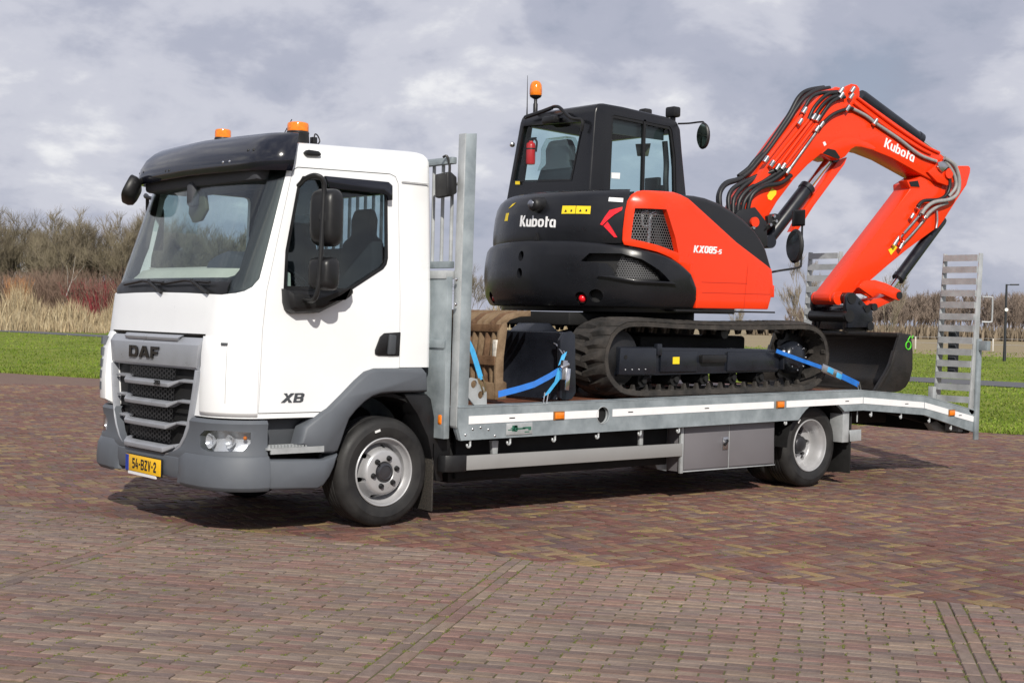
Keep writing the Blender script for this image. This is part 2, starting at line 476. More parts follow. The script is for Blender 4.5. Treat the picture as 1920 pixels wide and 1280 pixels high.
# one ground sheet that reaches the horizon
mb = M().add([(-1400, -1400, -.05), (1400, -1400, -.05), (1400, 1400, -.05), (-1400, 1400, -.05)], [(0, 1, 2, 3)])
ground = ob('ground', mb, FIELD, smooth=0, kind='structure', label='flat open ground reaching the horizon')
# lawn sheet between the paving and the far field
EDGE = [(2.2, 33.0), (5.835, 22.43), (9.5, 11.9), (13.12, 1.38), (16.8, -9.2), (21, -21)]   # where the paving meets the grass
def strip_sheet(name, a, b, z, m_, n=60, jit=.0, **kw):
    mb = M(); vs = []; fs = []
    for i in range(n+1):
        t = i/n
        for pts in (a, b):
            f_ = t*(len(pts)-1); k = min(int(f_), len(pts)-2); u = f_-k
            vs.append((pts[k][0]+(pts[k+1][0]-pts[k][0])*u+random.uniform(-jit, jit), pts[k][1]+(pts[k+1][1]-pts[k][1])*u+random.uniform(-jit, jit), z))
    for i in range(n):
        fs.append((2*i, 2*i+2, 2*i+3, 2*i+1))
    return ob(name, mb.add(vs, fs), m_, smooth=0, **kw)
lawn = strip_sheet('lawn', [(-30, 126), (5.835, 22.43), (13.12, 1.38), (40, -76)], [(45, 190), (62, 100), (70, 34), (110, -60)], -.004, GRASS_M, kind='structure')
PATH_A, PATH_B = [(10, 130), (24.6, 73), (28.9, 10.2), (36, -55)], [(14.5, 132), (27.4, 74.5), (32.4, 11.6), (41, -55)]
path = strip_sheet('path', PATH_A, PATH_B, .012, PATHM, kind='structure')
# paving: a sheet of joint sand with the bricks standing in it
pave = ob('brick_pavement', M().add([(-60, -60, -.006), (33.5, -60, -.006)]+[(x, y, -.006) for x, y in EDGE[::-1]]+[(-60, 60, -.006)], [tuple(range(9))]), JOINT, smooth=0, kind='structure')

BRICK = mat('paving_brick', (.2, .15, .12), .80, attr='bcol', var=.30, vscale=16, bump=.5, bscale=55)
_b = BRICK.node_tree.nodes['Principled BSDF']
SOLD = [(.222, .146, .116), (.235, .162, .126), (.212, .154, .128), (.245, .180, .138), (.224, .136, .114), (.228, .172, .140), (.20, .145, .126)]
HERR = [(.170, .078, .058), (.190, .090, .066), (.155, .085, .070), (.135, .083, .078), (.205, .120, .078), (.265, .180, .085), (.185, .110, .080), (.165, .072, .060), (.23, .16, .09), (.175, .120, .095), (.18, .085, .065), (.16, .095, .08)]
def brick_ring(poly, z, ch=.004):
    """vertices of one brick in the paving: skirt, shoulder and chamfered top"""
    n = len(poly)
    top = offset_poly(poly, -ch)
    vs = [(x, y, -.03) for x, y in poly]+[(x, y, z-ch) for x, y in poly]+[(x, y, z) for x, y in top]
    fs = []
    for k in range(2):
        fs += [(k*n+i, k*n+(i+1) % n, (k+1)*n+(i+1) % n, (k+1)*n+i) for i in range(n)]
    fs.append(tuple(range(2*n, 3*n)))
    return vs, fs
def clip(poly, a, b, c):
    """keep the part of a convex polygon where a*x+b*y+c >= 0"""
    out = []
    for i in range(len(poly)):
        p, q = poly[i], poly[(i+1) % len(poly)]
        dp, dq = a*p[0]+b*p[1]+c, a*q[0]+b*q[1]+c
        if dp >= 0: out.append(p)
        if (dp >= 0) != (dq >= 0):
            t = dp/(dp-dq)
            out.append((p[0]+(q[0]-p[0])*t, p[1]+(q[1]-p[1])*t))
    return out
def area(poly):
    return abs(sum(poly[i][0]*poly[(i+1) % len(poly)][1]-poly[(i+1) % len(poly)][0]*poly[i][1] for i in range(len(poly))))/2
CX, CY = -5.691, -9.08
def in_view(x, y):
    dx, dy = x-CX, y-CY
    d = dx*math.sin(YAW)+dy*math.cos(YAW)
    l_ = dx*math.cos(YAW)-dy*math.sin(YAW)
    return 3.2 < d < 27 and abs(l_) < d*.60+1.5 and (y-1.38)*(5.835-13.12)-(x-13.12)*(22.43-1.38) > 0, d
def bound(t): return -1.55-.2*(t-2.07)        # s where the running bond gives way to herringbone
rects = []
L_, W_, J_ = .200, .064, .008
def rect(cx, cy, ux, uy, l_, w_):
    return [(cx+ux*l_/2*a-uy*w_/2*b, cy+uy*l_/2*a+ux*w_/2*b) for a, b in ((-1, -1), (1, -1), (1, 1), (-1, 1))]
PS, PW = 2.52, .146                             # bay strips: spacing and width
# running bond in the near bays: rows run across, bricks lie along t
ns = int(9/(W_+J_))
for i in range(-ns, 5):
    s = -1.2+i*(W_+J_)+.3
    for bay in range(-7, 7):
        t0, t1 = 2.045+bay*PS+PW/2+.004, 2.045+(bay+1)*PS-PW/2-.004
        off = (i % 2)*.5*(L_+J_)+random.uniform(-.012, .012)
        t = t0-off
        while t < t1:
            a, b = max(t, t0), min(t+L_, t1)
            if b-a > .02:
                c = xy(s, (a+b)/2)
                q = rect(c[0], c[1], TD[0], TD[1], b-a, W_)
                rects.append((q, 0))
            t += L_+J_
# the strips themselves: two bricks wide, lying along s
for bay in range(-7, 8):
    for k in (-1, 1):
        tc_ = 2.045+bay*PS+k*(W_+J_)/2
        s = -8+random.uniform(0, .1)
        while s < 0:
            c = xy(s, tc_)
            rects.append((rect(c[0], c[1], SD[0], SD[1], L_, W_), 2)); s += L_+J_
# clip the near bays on the boundary line: s <= bound(t)
nx, ny = -(SD[0]+.2*TD[0]), -(SD[1]+.2*TD[1]); nc = -1.55+.2*2.07
near = []
for q, k in rects:
    q = clip(q, nx, ny, nc-.003)
    if len(q) > 2 and area(q) > .0012: near.append((q, k))
# herringbone beyond
P_ = (L_+J_)
w0 = P_/3.0
far = []
HA = R(37+45)
hx, hy = (math.cos(HA), math.sin(HA)), (-math.sin(HA), math.cos(HA))
def hb(u, v_): return (u*hx[0]+v_*hy[0], u*hx[1]+v_*hy[1])
NB = 230
k3 = 3
for i in range(-NB, NB):
    for j in range(-int(NB*.5), int(NB*.5)):
        # herringbone lattice for bricks 3:1: steps (1,1) and (k3,-k3) in brick widths, two bricks per cell
        for o_ in (0, 1):
            if o_ == 0:
                cu_, cv_ = i+j*k3+k3/2, i-j*k3+.5
            else:
                cu_, cv_ = i+j*k3+k3+.5, i-j*k3+k3/2-(k3-1)
            x, y = hb(cu_*w0, cv_*w0)
            ok, d = in_view(x, y)
            if not ok: continue
            s, t = st(x, y)
            if s < bound(t)-.15: continue
            ux, uy = hx if o_ == 0 else hy
            q = rect(x, y, ux, uy, k3*w0-J_, w0-J_)
            q = clip(q, -nx, -ny, -nc-.003)
            if len(q) > 2 and area(q) > .0012: far.append((q, 1))
bricks = []
for q, k in near+far:
    cx, cy = sum(p[0] for p in q)/len(q), sum(p[1] for p in q)/len(q)
    ok, d = in_view(cx, cy)
    if ok: bricks.append((d, q, k))
bricks.sort(key=lambda b: b[0])
def patch(x, y):
    return .5+.5*math.sin(x*1.3+2*math.sin(y*.7))*math.cos(y*1.1+1.5*math.sin(x*.6))
STAINS = [(*[(-0.811, -4.469)][0], .42, .42), (*[(-1.061, -5.049)][0], .3, .25), (*[(-3.401, -3.259)][0], .5, .2), (*[(2.509, -3.203)][0], .5, .2)]      # old oil spots
def bcol(x, y, k):
    c = random.choice(HERR if k == 1 else SOLD)
    f_ = random.uniform(.86, 1.10)*(.86+.24*patch(x*.8, y*.8))
    if k != 1 and random.random() < .08: c = (c[0]*.95, c[1]*.82, c[2]*.82)
    for sx, sy, sr, sk in STAINS:
        q_ = ((x-sx)**2+(y-sy)**2)/sr**2
        if q_ < 4: f_ *= 1-sk*math.exp(-q_*1.6)*random.uniform(.6, 1.2)
    return (c[0]*f_, c[1]*f_, c[2]*f_, 1)
def colour(me, cols):
    a = me.attributes.new('bcol', 'FLOAT_COLOR', 'FACE')
    a.data.foreach_set('color', [c for col in cols for c in col])
# the bricks that show largest: whole ones in reach of the lens, each an object
vis = []
rest = []
for d, q, k in bricks:
    cx, cy = sum(p[0] for p in q)/len(q), sum(p[1] for p in q)/len(q)
    l_ = (cx-CX)*math.cos(YAW)-(cy-CY)*math.sin(YAW)
    if len(vis) < 298 and 5.75 < d and abs(l_) < d*.36 and len(q) == 4 and area(q) > .0115: vis.append((q, k))
    else: rest.append((q, k))
variants = {}
for n_, (q, k) in enumerate(vis):
    c = Vector((sum(p[0] for p in q)/4, sum(p[1] for p in q)/4, 0))
    va = (k, n_ % 16)
    if va not in variants:
        me = bpy.data.meshes.new('brick')
        vs, fs = brick_ring(rect(0, 0, 1, 0, L_, W_), 0, .0045)
        me.from_pydata(vs, [], fs); me.materials.append(BRICK)
        cc = bcol(c.x, c.y, k); colour(me, [cc]*len(fs)); shade(me, 30)
        variants[va] = me
    ang = math.atan2(q[1][1]-q[0][1], q[1][0]-q[0][0])+random.uniform(-.012, .012)
    link('brick', variants[va], pave, (c.x, c.y, random.uniform(-.002, .0025)), (random.uniform(-.012, .012), random.uniform(-.006, .006), ang))
V, F, CC = [], [], []
for q, k in rest:
    cx, cy = sum(p[0] for p in q)/len(q), sum(p[1] for p in q)/len(q)
    vs, fs = brick_ring(q, random.uniform(-.0035, .0035))
    tx, ty = random.uniform(-.022, .022), random.uniform(-.022, .022)
    vs = [(x, y, z+(x-cx)*tx+(y-cy)*ty) for x, y, z in vs]
    o_ = len(V); V += vs; F += [tuple(i+o_ for i in f) for f in fs]
    CC += [bcol(cx, cy, k)]*len(fs)
me = bpy.data.meshes.new('bricks'); me.from_pydata(V, [], F); me.materials.append(BRICK); colour(me, CC); shade(me, 30)
link('bricks', me, pave, kind='stuff')
# moss and weed tufts in the joints, one mass
V, F, CC = [], [], []
rm_ = random.Random(21)
for q, k in vis+rest:
    cx, cy = sum(p[0] for p in q)/len(q), sum(p[1] for p in q)/len(q)
    dd = (cx-CX)*math.sin(YAW)+(cy-CY)*math.cos(YAW)
    if dd > 16 or rm_.random() > (.8 if k != 1 else .25)*(.35+1.2*patch(cx*1.7+3, cy*1.7)): continue
    px_, py_ = q[rm_.randrange(len(q))]
    for b in range(rm_.randint(5, 14)):
        x, y = px_+rm_.gauss(0, .014), py_+rm_.gauss(0, .010); r_ = rm_.uniform(.005, .014); h_ = rm_.uniform(.002, .010)
        o_ = len(V); a0 = rm_.uniform(0, 6)
        V += [(x+r_*math.cos(a0+j*1.57), y+r_*math.sin(a0+j*1.57), -.009) for j in range(4)]+[(x+rm_.uniform(-.3, .3)*r_, y+rm_.uniform(-.3, .3)*r_, -.004+h_)]
        F += [(o_+j, o_+(j+1) % 4, o_+4) for j in range(4)]
        f_ = rm_.uniform(.6, 1.2); CC += [(.105*f_, .112*f_, .026*f_, 1)]*4
me = bpy.data.meshes.new('moss'); me.from_pydata(V, [], F); me.materials.append(mat('moss', (.08, .1, .02), .95, attr='bcol')); colour(me, CC); shade(me, 60)
link('moss', me, pave, kind='stuff')
# beyond that distance the paving is a sheet whose material carries the bricks
FARB = bpy.data.materials.new('far_paving'); FARB.use_nodes = True
t_ = FARB.node_tree; b_ = t_.nodes['Principled BSDF']; b_.inputs['Roughness'].default_value = .85
tcn = t_.nodes.new('ShaderNodeTexCoord'); mpn = t_.nodes.new('ShaderNodeMapping'); mpn.inputs['Rotation'].default_value = (0, 0, R(8))
bt = t_.nodes.new('ShaderNodeTexBrick'); bt.inputs['Scale'].default_value = 1
bt.inputs['Brick Width'].default_value = .2; bt.inputs['Row Height'].default_value = .068; bt.inputs['Mortar Size'].default_value = .004
bt.inputs['Color1'].default_value = (.16, .085, .07, 1); bt.inputs['Color2'].default_value = (.20, .125, .085, 1); bt.inputs['Mortar'].default_value = (.07, .055, .035, 1)
nn = t_.nodes.new('ShaderNodeTexNoise'); nn.inputs['Scale'].default_value = .8; nn.inputs['Detail'].default_value = 5
mm = t_.nodes.new('ShaderNodeMix'); mm.data_type = 'RGBA'; mm.blend_type = 'MULTIPLY'; mm.inputs['B'].default_value = (.8, .85, .85, 1)
t_.links.new(tcn.outputs['Object'], mpn.inputs[0]); t_.links.new(mpn.outputs[0], bt.inputs['Vector']); t_.links.new(tcn.outputs['Object'], nn.inputs['Vector'])
t_.links.new(nn.outputs['Fac'], mm.inputs['Factor']); t_.links.new(bt.outputs['Color'], mm.inputs['A']); t_.links.new(mm.outputs['Result'], b_.inputs['Base Color'])
pave.data.materials[0] = JOINT
def far_pt(l_, d):
    return (CX+d*math.sin(YAW)+l_*math.cos(YAW), CY+d*math.cos(YAW)-l_*math.sin(YAW))
fp = [far_pt(-14, 27.0), far_pt(14, 27.0), far_pt(40, 27.0), far_pt(40, 70), far_pt(-40, 70), far_pt(-40, 27.0)]
fp = clip([far_pt(-60, 26.95), far_pt(60, 26.95), far_pt(60, 90), far_pt(-60, 90)], -(22.43-1.38), 5.835-13.12, 13.12*(22.43-1.38)-1.38*(5.835-13.12))
if len(fp) > 2:
    ob('far_paving', M().add([(x, y, -.004) for x, y in fp], [tuple(range(len(fp)))]), FARB, pave, smooth=0)

# ================================================================== the truck
truck = empty('flatbed_truck', (0, 0, 0), 'white cab lorry with galvanised beavertail platform carrying an orange excavator', 'truck')
def P(u, z, off=0., xend=-.97):
    """point on the cab's plan curve: |u|<1 front, 1..2 corner, 2..3 side back to xend"""
    xf, w, ex, ey = cab_at(z)
    sg = 1 if u >= 0 else -1; a = abs(u)
    W2 = w+off; e2 = ey+off*.5; yc = W2-e2
    if a <= 1: y = a*yc; x = front(y, z, off)
    elif a <= 2: y = yc+e2*math.sin((a-1)*math.pi/2); x = front(min(y, W2-1e-6), z, off)
    else:
        y = W2; x0 = front(W2-1e-7, z, off); x = x0+(xend-x0)*(a-2)
    return Vector((x, sg*y, z))
def urange(a, b, n):
    return [a+(b-a)*i/n for i in range(n+1)]
def band(profile, th=.03, xend=-.97, us=None):
    """solid band wrapped round the cab nose; profile: (z, outward offset) from bottom to top"""
    us = us or urange(-3, -2, 2)[:-1]+urange(-2, -1, 8)[:-1]+urange(-1, 1, 16)[:-1]+urange(1, 2, 8)[:-1]+urange(2, 3, 2)
    rings = [[P(u, z, o_, xend) for z, o_ in profile]+[P(u, z, o_-th, xend) for z, o_ in profile[::-1]] for u in us]
    return M().loft(rings)
XR = .405
def cab_ring(z, off=0., inset=0., lift=0.):
    pts = []
    half = [P(u, z, off) for u in urange(0, 1, 8)[:-1]+urange(1, 2, 9)]
    w = half[-1].y; xe = half[-1].x; xr = XR+off; rr = .05
    for i in range(1, 7): half.append(Vector((xe+(xr-rr-xe)*i/6, w, z)))
    for a in (30, 60, 90): half.append(Vector((xr-rr+rr*math.sin(R(a)), w-rr+rr*math.cos(R(a)), z)))
    for y in (.6, .3): half.append(Vector((xr, y*w, z)))
    half.append(Vector((xr, 0, z)))
    full = half+[Vector((p.x, -p.y, p.z)) for p in half[-2:0:-1]]
    if inset:
        cx = -.3
        hx_ = (xr-front(0, z, off))/2
        full = [Vector((cx+(p.x-cx)*(1-inset/hx_), p.y*(1-inset/w), p.z)) for p in full]
    return [Vector((p.x, p.y, p.z+lift*(p.x+.6))) for p in full]
def cab_solid(off, zs, roof, mi=0):
    rings = [cab_ring(z, off) for z in zs]+[cab_ring(z, off, i, .035) for z, i in roof]
    return M().loft(rings, mi=mi)
ZS = [.80, .85, 1.0, 1.15, 1.35, 1.5, 1.62, 1.75, 1.9, 2.05, 2.2, 2.33, 2.46, 2.56]
ROOF = [(2.60, .0), (2.63, .008), (2.655, .025), (2.672, .055), (2.683, .10), (2.690, .2), (2.697, .5)]
outer = mesh_of(cab_solid(0, ZS, ROOF), 'cab', [WHITE, TRIMG], smooth=30)
inner = mesh_of(cab_solid(-.04, [.90]+ZS[2:-1], [(2.50, 0), (2.60, .02), (2.63, .1)], 1), 'in', [WHITE, TRIMG], smooth=30)
WIN = [(-.700, 2.440), (-.577, 2.447), (-.035, 2.443), (-.008, 2.432), (.003, 2.405), (.003, 1.915), (-.010, 1.87), (-.039, 1.836), (-.331, 1.667), (-.855, 1.667), (-.839, 1.925), (-.741, 2.375)]
DOOR = [(-1.022, .838), (-1.004, 1.385), (-.979, 1.641), (-.782, 2.446), (-.765, 2.478), (-.735, 2.494), (.03, 2.515), (.075, 2.500), (.096, 2.455), (.112, 1.135), (.0, 1.130), (-.10, 1.120), (-.165, 1.098), (-.493, .836)]
ARCH = [(-.47, .72), (-.488, .833), (-.155, 1.110), (-.09, 1.130), (.0, 1.138), (.7, 1.138), (.7, .72)]
WSP = [(-.985, 1.675), (-.96, 1.645), (-.92, 1.630), (-.83, 1.618), (-.4, 1.628), (0, 1.632), (.4, 1.628), (.83, 1.618), (.92, 1.630), (.96, 1.645), (.985, 1.675), (.998, 1.73), (.974, 2.46), (.970, 2.525), (-.970, 2.525), (-.974, 2.46), (-.998, 1.73)]
RWIN = [(-.62, 2.03), (.62, 2.03), (.62, 2.43), (-.62, 2.43)]
def cut(me, poly, ax, a, b, op='DIFFERENCE', smooth=30):
    return boolean(me, mesh_of(M().prism(poly, ax, a, b), 'c', [WHITE, TRIMG], smooth=0), op, smooth)
body = boolean(outer, inner)
body = cut(body, WSP, 'x', -2, -.45)
body = cut(body, RWIN, 'x', .2, .7)
body = cut(body, [(-.60, .5), (.60, .5), (.605, .86), (.66, 1.11), (.715, 1.35), (-.715, 1.35), (-.66, 1.11), (-.605, .86)], 'x', -2, -1.12)
body = cut(body, ARCH, 'y', -2, 2)
body = cut(body, offset_poly(DOOR, .006), 'y', -1.4, -.86)
body = cut(body, WIN, 'y', .8, 1.4)
cab = link('cab', body, truck)
def shell_patch(off, th, poly, ax, a, b, name, m_):
    o_ = mesh_of(cab_solid(off, ZS, ROOF[:2]), 'o', [m_, m_], smooth=30)
    i_ = mesh_of(cab_solid(off-th, ZS[1:], ROOF[:1]), 'i', [m_, m_], smooth=30)
    return cut(boolean(o_, i_), poly, ax, a, b, 'INTERSECT')
# windscreen with its black border
me = shell_patch(-.012, .006, WSP, 'x', -2, -.45, 'windscreen', SCREEN)
ws = link('windscreen', me, truck)
def fpt(y, z, off): return Vector((front(y, z, off), y, z))
mb = M()
def strip(pts_a, pts_b, n=10):
    rows = []
    for (y0, z0), (y1, z1) in zip(pts_a, pts_b):
        rows.append([fpt(y0+(y1-y0)*k/n, z0+(z1-z0)*k/n, -.022) for k in range(n+1)])
    mb.loft(rows, False, False, False)
for sg in (-1, 1):
    zz_ = urange(1.72, 2.52, 9)
    strip([(sg*(.998-.024*(z-1.72)/.71), z) for z in zz_], [(sg*(.87-.02*(z-1.72)/.71), z) for z in zz_], 12)
    strip([(sg*.998, 1.72), (sg*.975, 1.66), (sg*.90, 1.63)], [(sg*.87, 1.79), (sg*.85, 1.75), (sg*.80, 1.735)], 4)
ys = urange(-.90, .90, 18)
strip([(y, 1.63) for y in ys], [(y*.80/.90, 1.735) for y in ys], 3)
ys = urange(-.945, .945, 18)
strip([(y, 2.525) for y in ys], [(y, 2.42) for y in ys], 2)
ob('screen_border', mb, INK, ws)
# door
dshell = shell_patch(0, .036, DOOR, 'y', -1.4, -.86, 'door', WHITE)
dshell.materials.clear(); dshell.materials.append(WHITE); dshell.materials.append(TRIMG)
door = link('door', cut(dshell, WIN, 'y', -1.4, -.86), truck)
link('door_window', shell_patch(-.012, .005, WIN, 'y', -1.4, -.86, 'door_window', SIDEG), door)
wfr = shell_patch(.004, .014, WIN, 'y', -1.4, -.86, 'window_seal', BLACK)
link('window_seal', cut(wfr, offset_poly(WIN, -.022), 'y', -1.4, -.86), door)
link('far_window', shell_patch(-.012, .005, WIN, 'y', .86, 1.4, 'far_window', SIDEG), cab)
ob('rear_window', M().prism(RWIN, 'x', XR-.02, XR-.015), SIDEG, cab, smooth=0)
# wind deflector over the side window and lower mirror housing on the door
mb = M()
df = [(-0.557, 2.451), (-0.027, 2.454), (0.009, 2.431), (0.012, 2.325), (-0.024, 2.322), (-0.036, 2.356), (-0.082, 2.365), (-0.514, 2.371)]
mb.prism(df, 'y', -1.048, -1.022)
ob('wind_deflector', mb, VISOR, door, bevel=.006)
lw = [(-0.871, 1.669), (-0.323, 1.667), (-0.334, 1.647), (-0.431, 1.587), (-0.592, 1.514), (-0.802, 1.502), (-0.848, 1.527), (-0.865, 1.577)]
mb = M()
rg = []
for y_, d_ in ((-1.02, .0), (-1.06, .0), (-1.10, -.012), (-1.125, -.035), (-1.13, -.06)):
    rg.append([(x, y_, z) for x, z in offset_poly(lw, d_)])
mb.loft(rg)
ob('mirror_foot', mb, BLACK, door, bevel=.004)
# door handle recess
hd = [(-0.104, 1.231), (-0.105, 1.261), (-0.065, 1.355), (-0.03, 1.382), (0.113, 1.391), (0.106, 1.22), (-0.076, 1.222)]
ob('door_handle', M().prism(hd, 'y', -1.045, -1.03), BLACK, door, bevel=.006)
hd2 = [(0.004, 1.374), (0.065, 1.369), (0.059, 1.232), (-0.009, 1.232)]
ob('handle_lever', M().prism(hd2, 'y', -1.062, -1.04), GREY_D, door, bevel=.008)
ox = -.86
xb = letters('XB', .062, lambda u, v, d: (ox+u, -1.034-d, .905+v), .10, 1.5, .25, .006)
ob('model_badge', xb, GREY_D, door, smooth=0)
# roof seam and small marker lamp on the roof side
mk = [(-0.696, 2.598), (-0.664, 2.624), (-0.577, 2.621), (-0.556, 2.6), (-0.569, 2.587), (-0.676, 2.581)]
ob('marker_lamp', M().prism(mk, 'y', -1.0, -.95), BLACK, cab, bevel=.012)
# panel seams behind the door and along the roof edge
SEAM = mat('panel_seam', (.30, .30, .31), .6)
ob('panel_seam', M().box((.125, -1.0345+.032, 2.470), (.36, -1.0275+.036, 2.474)), SEAM, cab, smooth=0)
# ---- corner panels: white wings with an air slot beside the grille
for sg in (-1, 1):
    us = [sg*u for u in urange(.93, 1.86, 12)]
    k_ = 1 if sg < 0 else 2.2
    rings = [[P(u, z, o_) for z, o_ in ((.81, .004), (.835, .022*k_), (1.0, .024*k_), (1.22, .018*k_), (1.34, .002))]+[P(u, z, -.02) for z in (1.34, 1.22, 1.0, .835, .81)] for u in us]
    w_ = ob('corner_wing', M().loft(rings), WHITE, cab, bevel=.004)
    if sg > 0:
        for k in range(5):
            z0 = .90+k*.085
            ob('air_slot', M().loft([[P(u, z, o_) for z, o_ in ((z0, .0535), (z0+.06, .0535))]+[P(u, z0+.06, .0), P(u, z0, .0)] for u in urange(1.06, 1.34, 5)]), GREY, w_)
# small air notch and crease on the driver's side wing
ob('wing_notch', M().loft([[P(-u, z, o_) for z, o_ in ((1.285, .020), (1.300, .018))]+[P(-u, 1.300, -.01), P(-u, 1.285, -.01)] for u in urange(1.30, 1.40, 4)]), GREY_D, cab)
ob('wing_crease', M().loft([[P(-u, z, .0265-.008*max(0, z-1.05)/.2) for z in urange(.90, 1.28, 6)] for u in (1.395, 1.402)], False, False, False), SEAM, cab)
# ---- grille
grille = ob('grille', band([(.80, -.030), (1.36, -.030)], .02, us=urange(-.93, .93, 16)), BLACK_M, truck)
gl = ob('grille_backing', band([(.48, -.05), (.83, -.05)], .02, us=urange(-.8, .8, 16)), BLACK_M, grille)
# badge panel: silver grey with a folded upper lip
def panel(rows, th=.03, n=14, half=None):
    """front panel from rows (z, half width, outward offset)"""
    rings = []
    for i in range(n+1):
        t = -1+2*i/n
        rings.append([fpt(t*h_, z, o_) for z, h_, o_ in rows]+[fpt(t*h_, z, o_-th) for z, h_, o_ in rows[::-1]])
    return M().loft(rings)
ob('badge_panel', panel([(1.108, .655, .012), (1.125, .66, .030), (1.275, .69, .034), (1.30, .695, .016), (1.325, .70, .002)]), SILVER_G, grille, bevel=.003)
ob('panel_lip', panel([(1.295, .40, .030), (1.318, .42, .038), (1.338, .44, .012)], .02), SILVER_G, grille, bevel=.003)
ob('top_gap', panel([(1.335, .715, .0), (1.352, .718, .004)], .02), BLACK, grille)
sz = .082
tw = text_width('DAF', sz, .22, 2.1)
badge = ob('maker_badge', letters('DAF', sz, lambda u, v, d: fpt(.075+tw/2-u, 1.167+v, .038+d), .22, 2.1, 0, .006), mat('dark_chrome', (.012, .012, .014), .12, metal=.3), grille, smooth=0)
# slats: flat outer ends, the middle dropped and pushed forward
def slat(z, half, kink, drop=.028, push=.045, h=.042, mtl=SILVER_G, name='slat', off=.0):
    ys = [-half, -kink-.07, -kink]+urange(-kink, kink, 6)[1:-1]+[kink, kink+.07, half]
    rings = []
    for y in ys:
        a = abs(y); t = 0 if a >= kink+.069 else 1
        zz_ = z-drop*t; o_ = off+push*t+.004
        hh = h*(1.0 if t else .55)
        rings.append([fpt(y, zz_+hh/2, o_-.03), fpt(y, zz_+hh*.15, o_+.012), fpt(y, zz_-hh/2, o_+.006), fpt(y, zz_-hh/2, o_-.05), fpt(y, zz_+hh/2, o_-.05)])
    return ob(name, M().loft(rings), mtl, grille, bevel=.003)
slat(1.025, .605, .34); slat(.885, .575, .33); slat(.735, .525, .32); slat(.575, .385, .30, .025, .05, .05)
ob('power_badge', letters('210', .03, lambda u, v, d: fpt(-.16-u, .990+v, .068+d), .1, 1.5, .2, .003), INK, grille, smooth=0)
# honeycomb mesh between the slats
HEXM = mat('black_honeycomb', (.02, .02, .021), .5)
for z0, z1, half in ((1.035, 1.108, .34), (.892, .985, .33), (.745, .842, .32), (.605, .69, .30)):
    mb = M(); s_ = .036
    k = 0; y = -half
    while y < half:
        zc = z0+((k % 2)*.5)*s_*.9
        while zc < z1:
            r0, r1 = s_*.52, s_*.36
            ri = [(y+r*1.25*math.cos(R(60*j)), zc+r*math.sin(R(60*j))) for r in (r0, r1) for j in range(6)]
            mb.add([fpt(a, b, .012) for a, b in ri], [(j, (j+1) % 6, 6+(j+1) % 6, 6+j) for j in range(6)])
            zc += s_*.9
        y += s_*.98; k += 1
    ob('honeycomb', mb, HEXM, grille, smooth=0)
# silver edge trims beside the lower grille
for sg in (-1, 1):
    rg = []
    for y, z in [(.655, 1.11), (.63, .98), (.60, .85), (.585, .79), (.565, .72), (.53, .655), (.47, .585), (.385, .535), (.28, .515)]:
        y *= sg
        rg.append([fpt(y, z, .034), fpt(y+sg*.022, z-.006, .030), fpt(y+sg*.022, z-.006, -.02), fpt(y, z, -.02)])
    ob('grille_trim', M().loft(rg), SILVER_G, grille, bevel=.003)
# ---- bumper
gopen = [(-.60, .86), (-.585, .79), (-.545, .70), (-.49, .61), (-.39, .54), (-.28, .515), (.28, .515), (.39, .54), (.49, .61), (.545, .70), (.585, .79), (.60, .86)]
upper = mesh_of(band([(.50, .028), (.53, .034), (.565, .030), (.60, .024), (.72, .022), (.765, .030), (.788, .016)], .05), 'bumper', [GREY, GREY], smooth=30)
upper = cut(upper, gopen, 'x', -2, -.6)
HLP = [(-.724, .674), (-.779, .712), (-.936, .720), (-1.038, .712), (-1.04, .640), (-1.02, .585), (-.818, .574), (-.735, .600)]
for sg in (1, -1):
    upper = cut(upper, [(sg*y, z) for y, z in HLP][::sg], 'x', -2, -.99)
bumper = link('bumper', upper, truck)
for sg in (-1, 1):
    us = [sg*u for u in urange(.62, 1, 6)[:-1]+urange(1, 2, 9)[:-1]+urange(2, 3, 3)]
    rings = []
    for u in us:
        k = min(1, (abs(u)-.62)/.14); k = k*k*(3-2*k)
        pr = [(.335, .020), (.318+.02*(1-k), .035), (.345, .030+.024*k), (.40, .030+.028*k), (.50, .030+.022*k), (.545-.03*(1-k), .028+.008*k), (.556-.04*(1-k), .02)]
        rings.append([P(u, z, o_, -.962) for z, o_ in pr]+[P(u, z, o_-.05, -.962) for z, o_ in pr[::-1]])
    ob('lower_corner', M().loft(rings), GREY, bumper, bevel=.002)
ob('lower_centre', band([(.372, .012), (.365, .024), (.42, .032), (.50, .032), (.515, .02)], .04, us=urange(-.68, .68, 12)), GREY, bumper, bevel=.003)
# headlights
for sg in (-1, 1):
    poly = [(sg*abs(y), z) for y, z in HLP]
    o_ = mesh_of(band([(.50, .022), (.79, .022)], .006), 'o', [LENS], smooth=30)
    ys_, zs_ = urange(.70, .985, 8), urange(.56, .735, 4)
    hp = ob('headlight', M().loft([[fpt(sg*y, z, -.05+.02*abs(z-.648)/.09) for z in zs_] for y in ys_], False, False, False), mat('headlight_reflector', (.80, .81, .83), .3, metal=.35, bump=.25, bscale=26), truck)
    lens = link('lens', cut(o_, poly, 'x', -2, -.99, 'INTERSECT'), hp)
    lens.data.materials.clear(); lens.data.materials.append(LENS)
    for y, z, r in ((.80, .643, .052), (.925, .645, .046), (1.005, .65, .03)):
        x = front(y, z, -.03)
        ob('reflector_bowl', M().lathe([(r, -.035), (r*.86, -.02), (r*.55, .0), (.014, .008), (.012, -.012), (.001, -.014)], (x, sg*y, z), 'x', 20), mat('lamp_silvering', (.86, .87, .88), .2, metal=.5), hp, smooth=60)
    x = front(1.0, .67, -.005)
    ob('indicator_bulb', M().sphere((x, sg*.985, .67), .014), AMBER, hp)
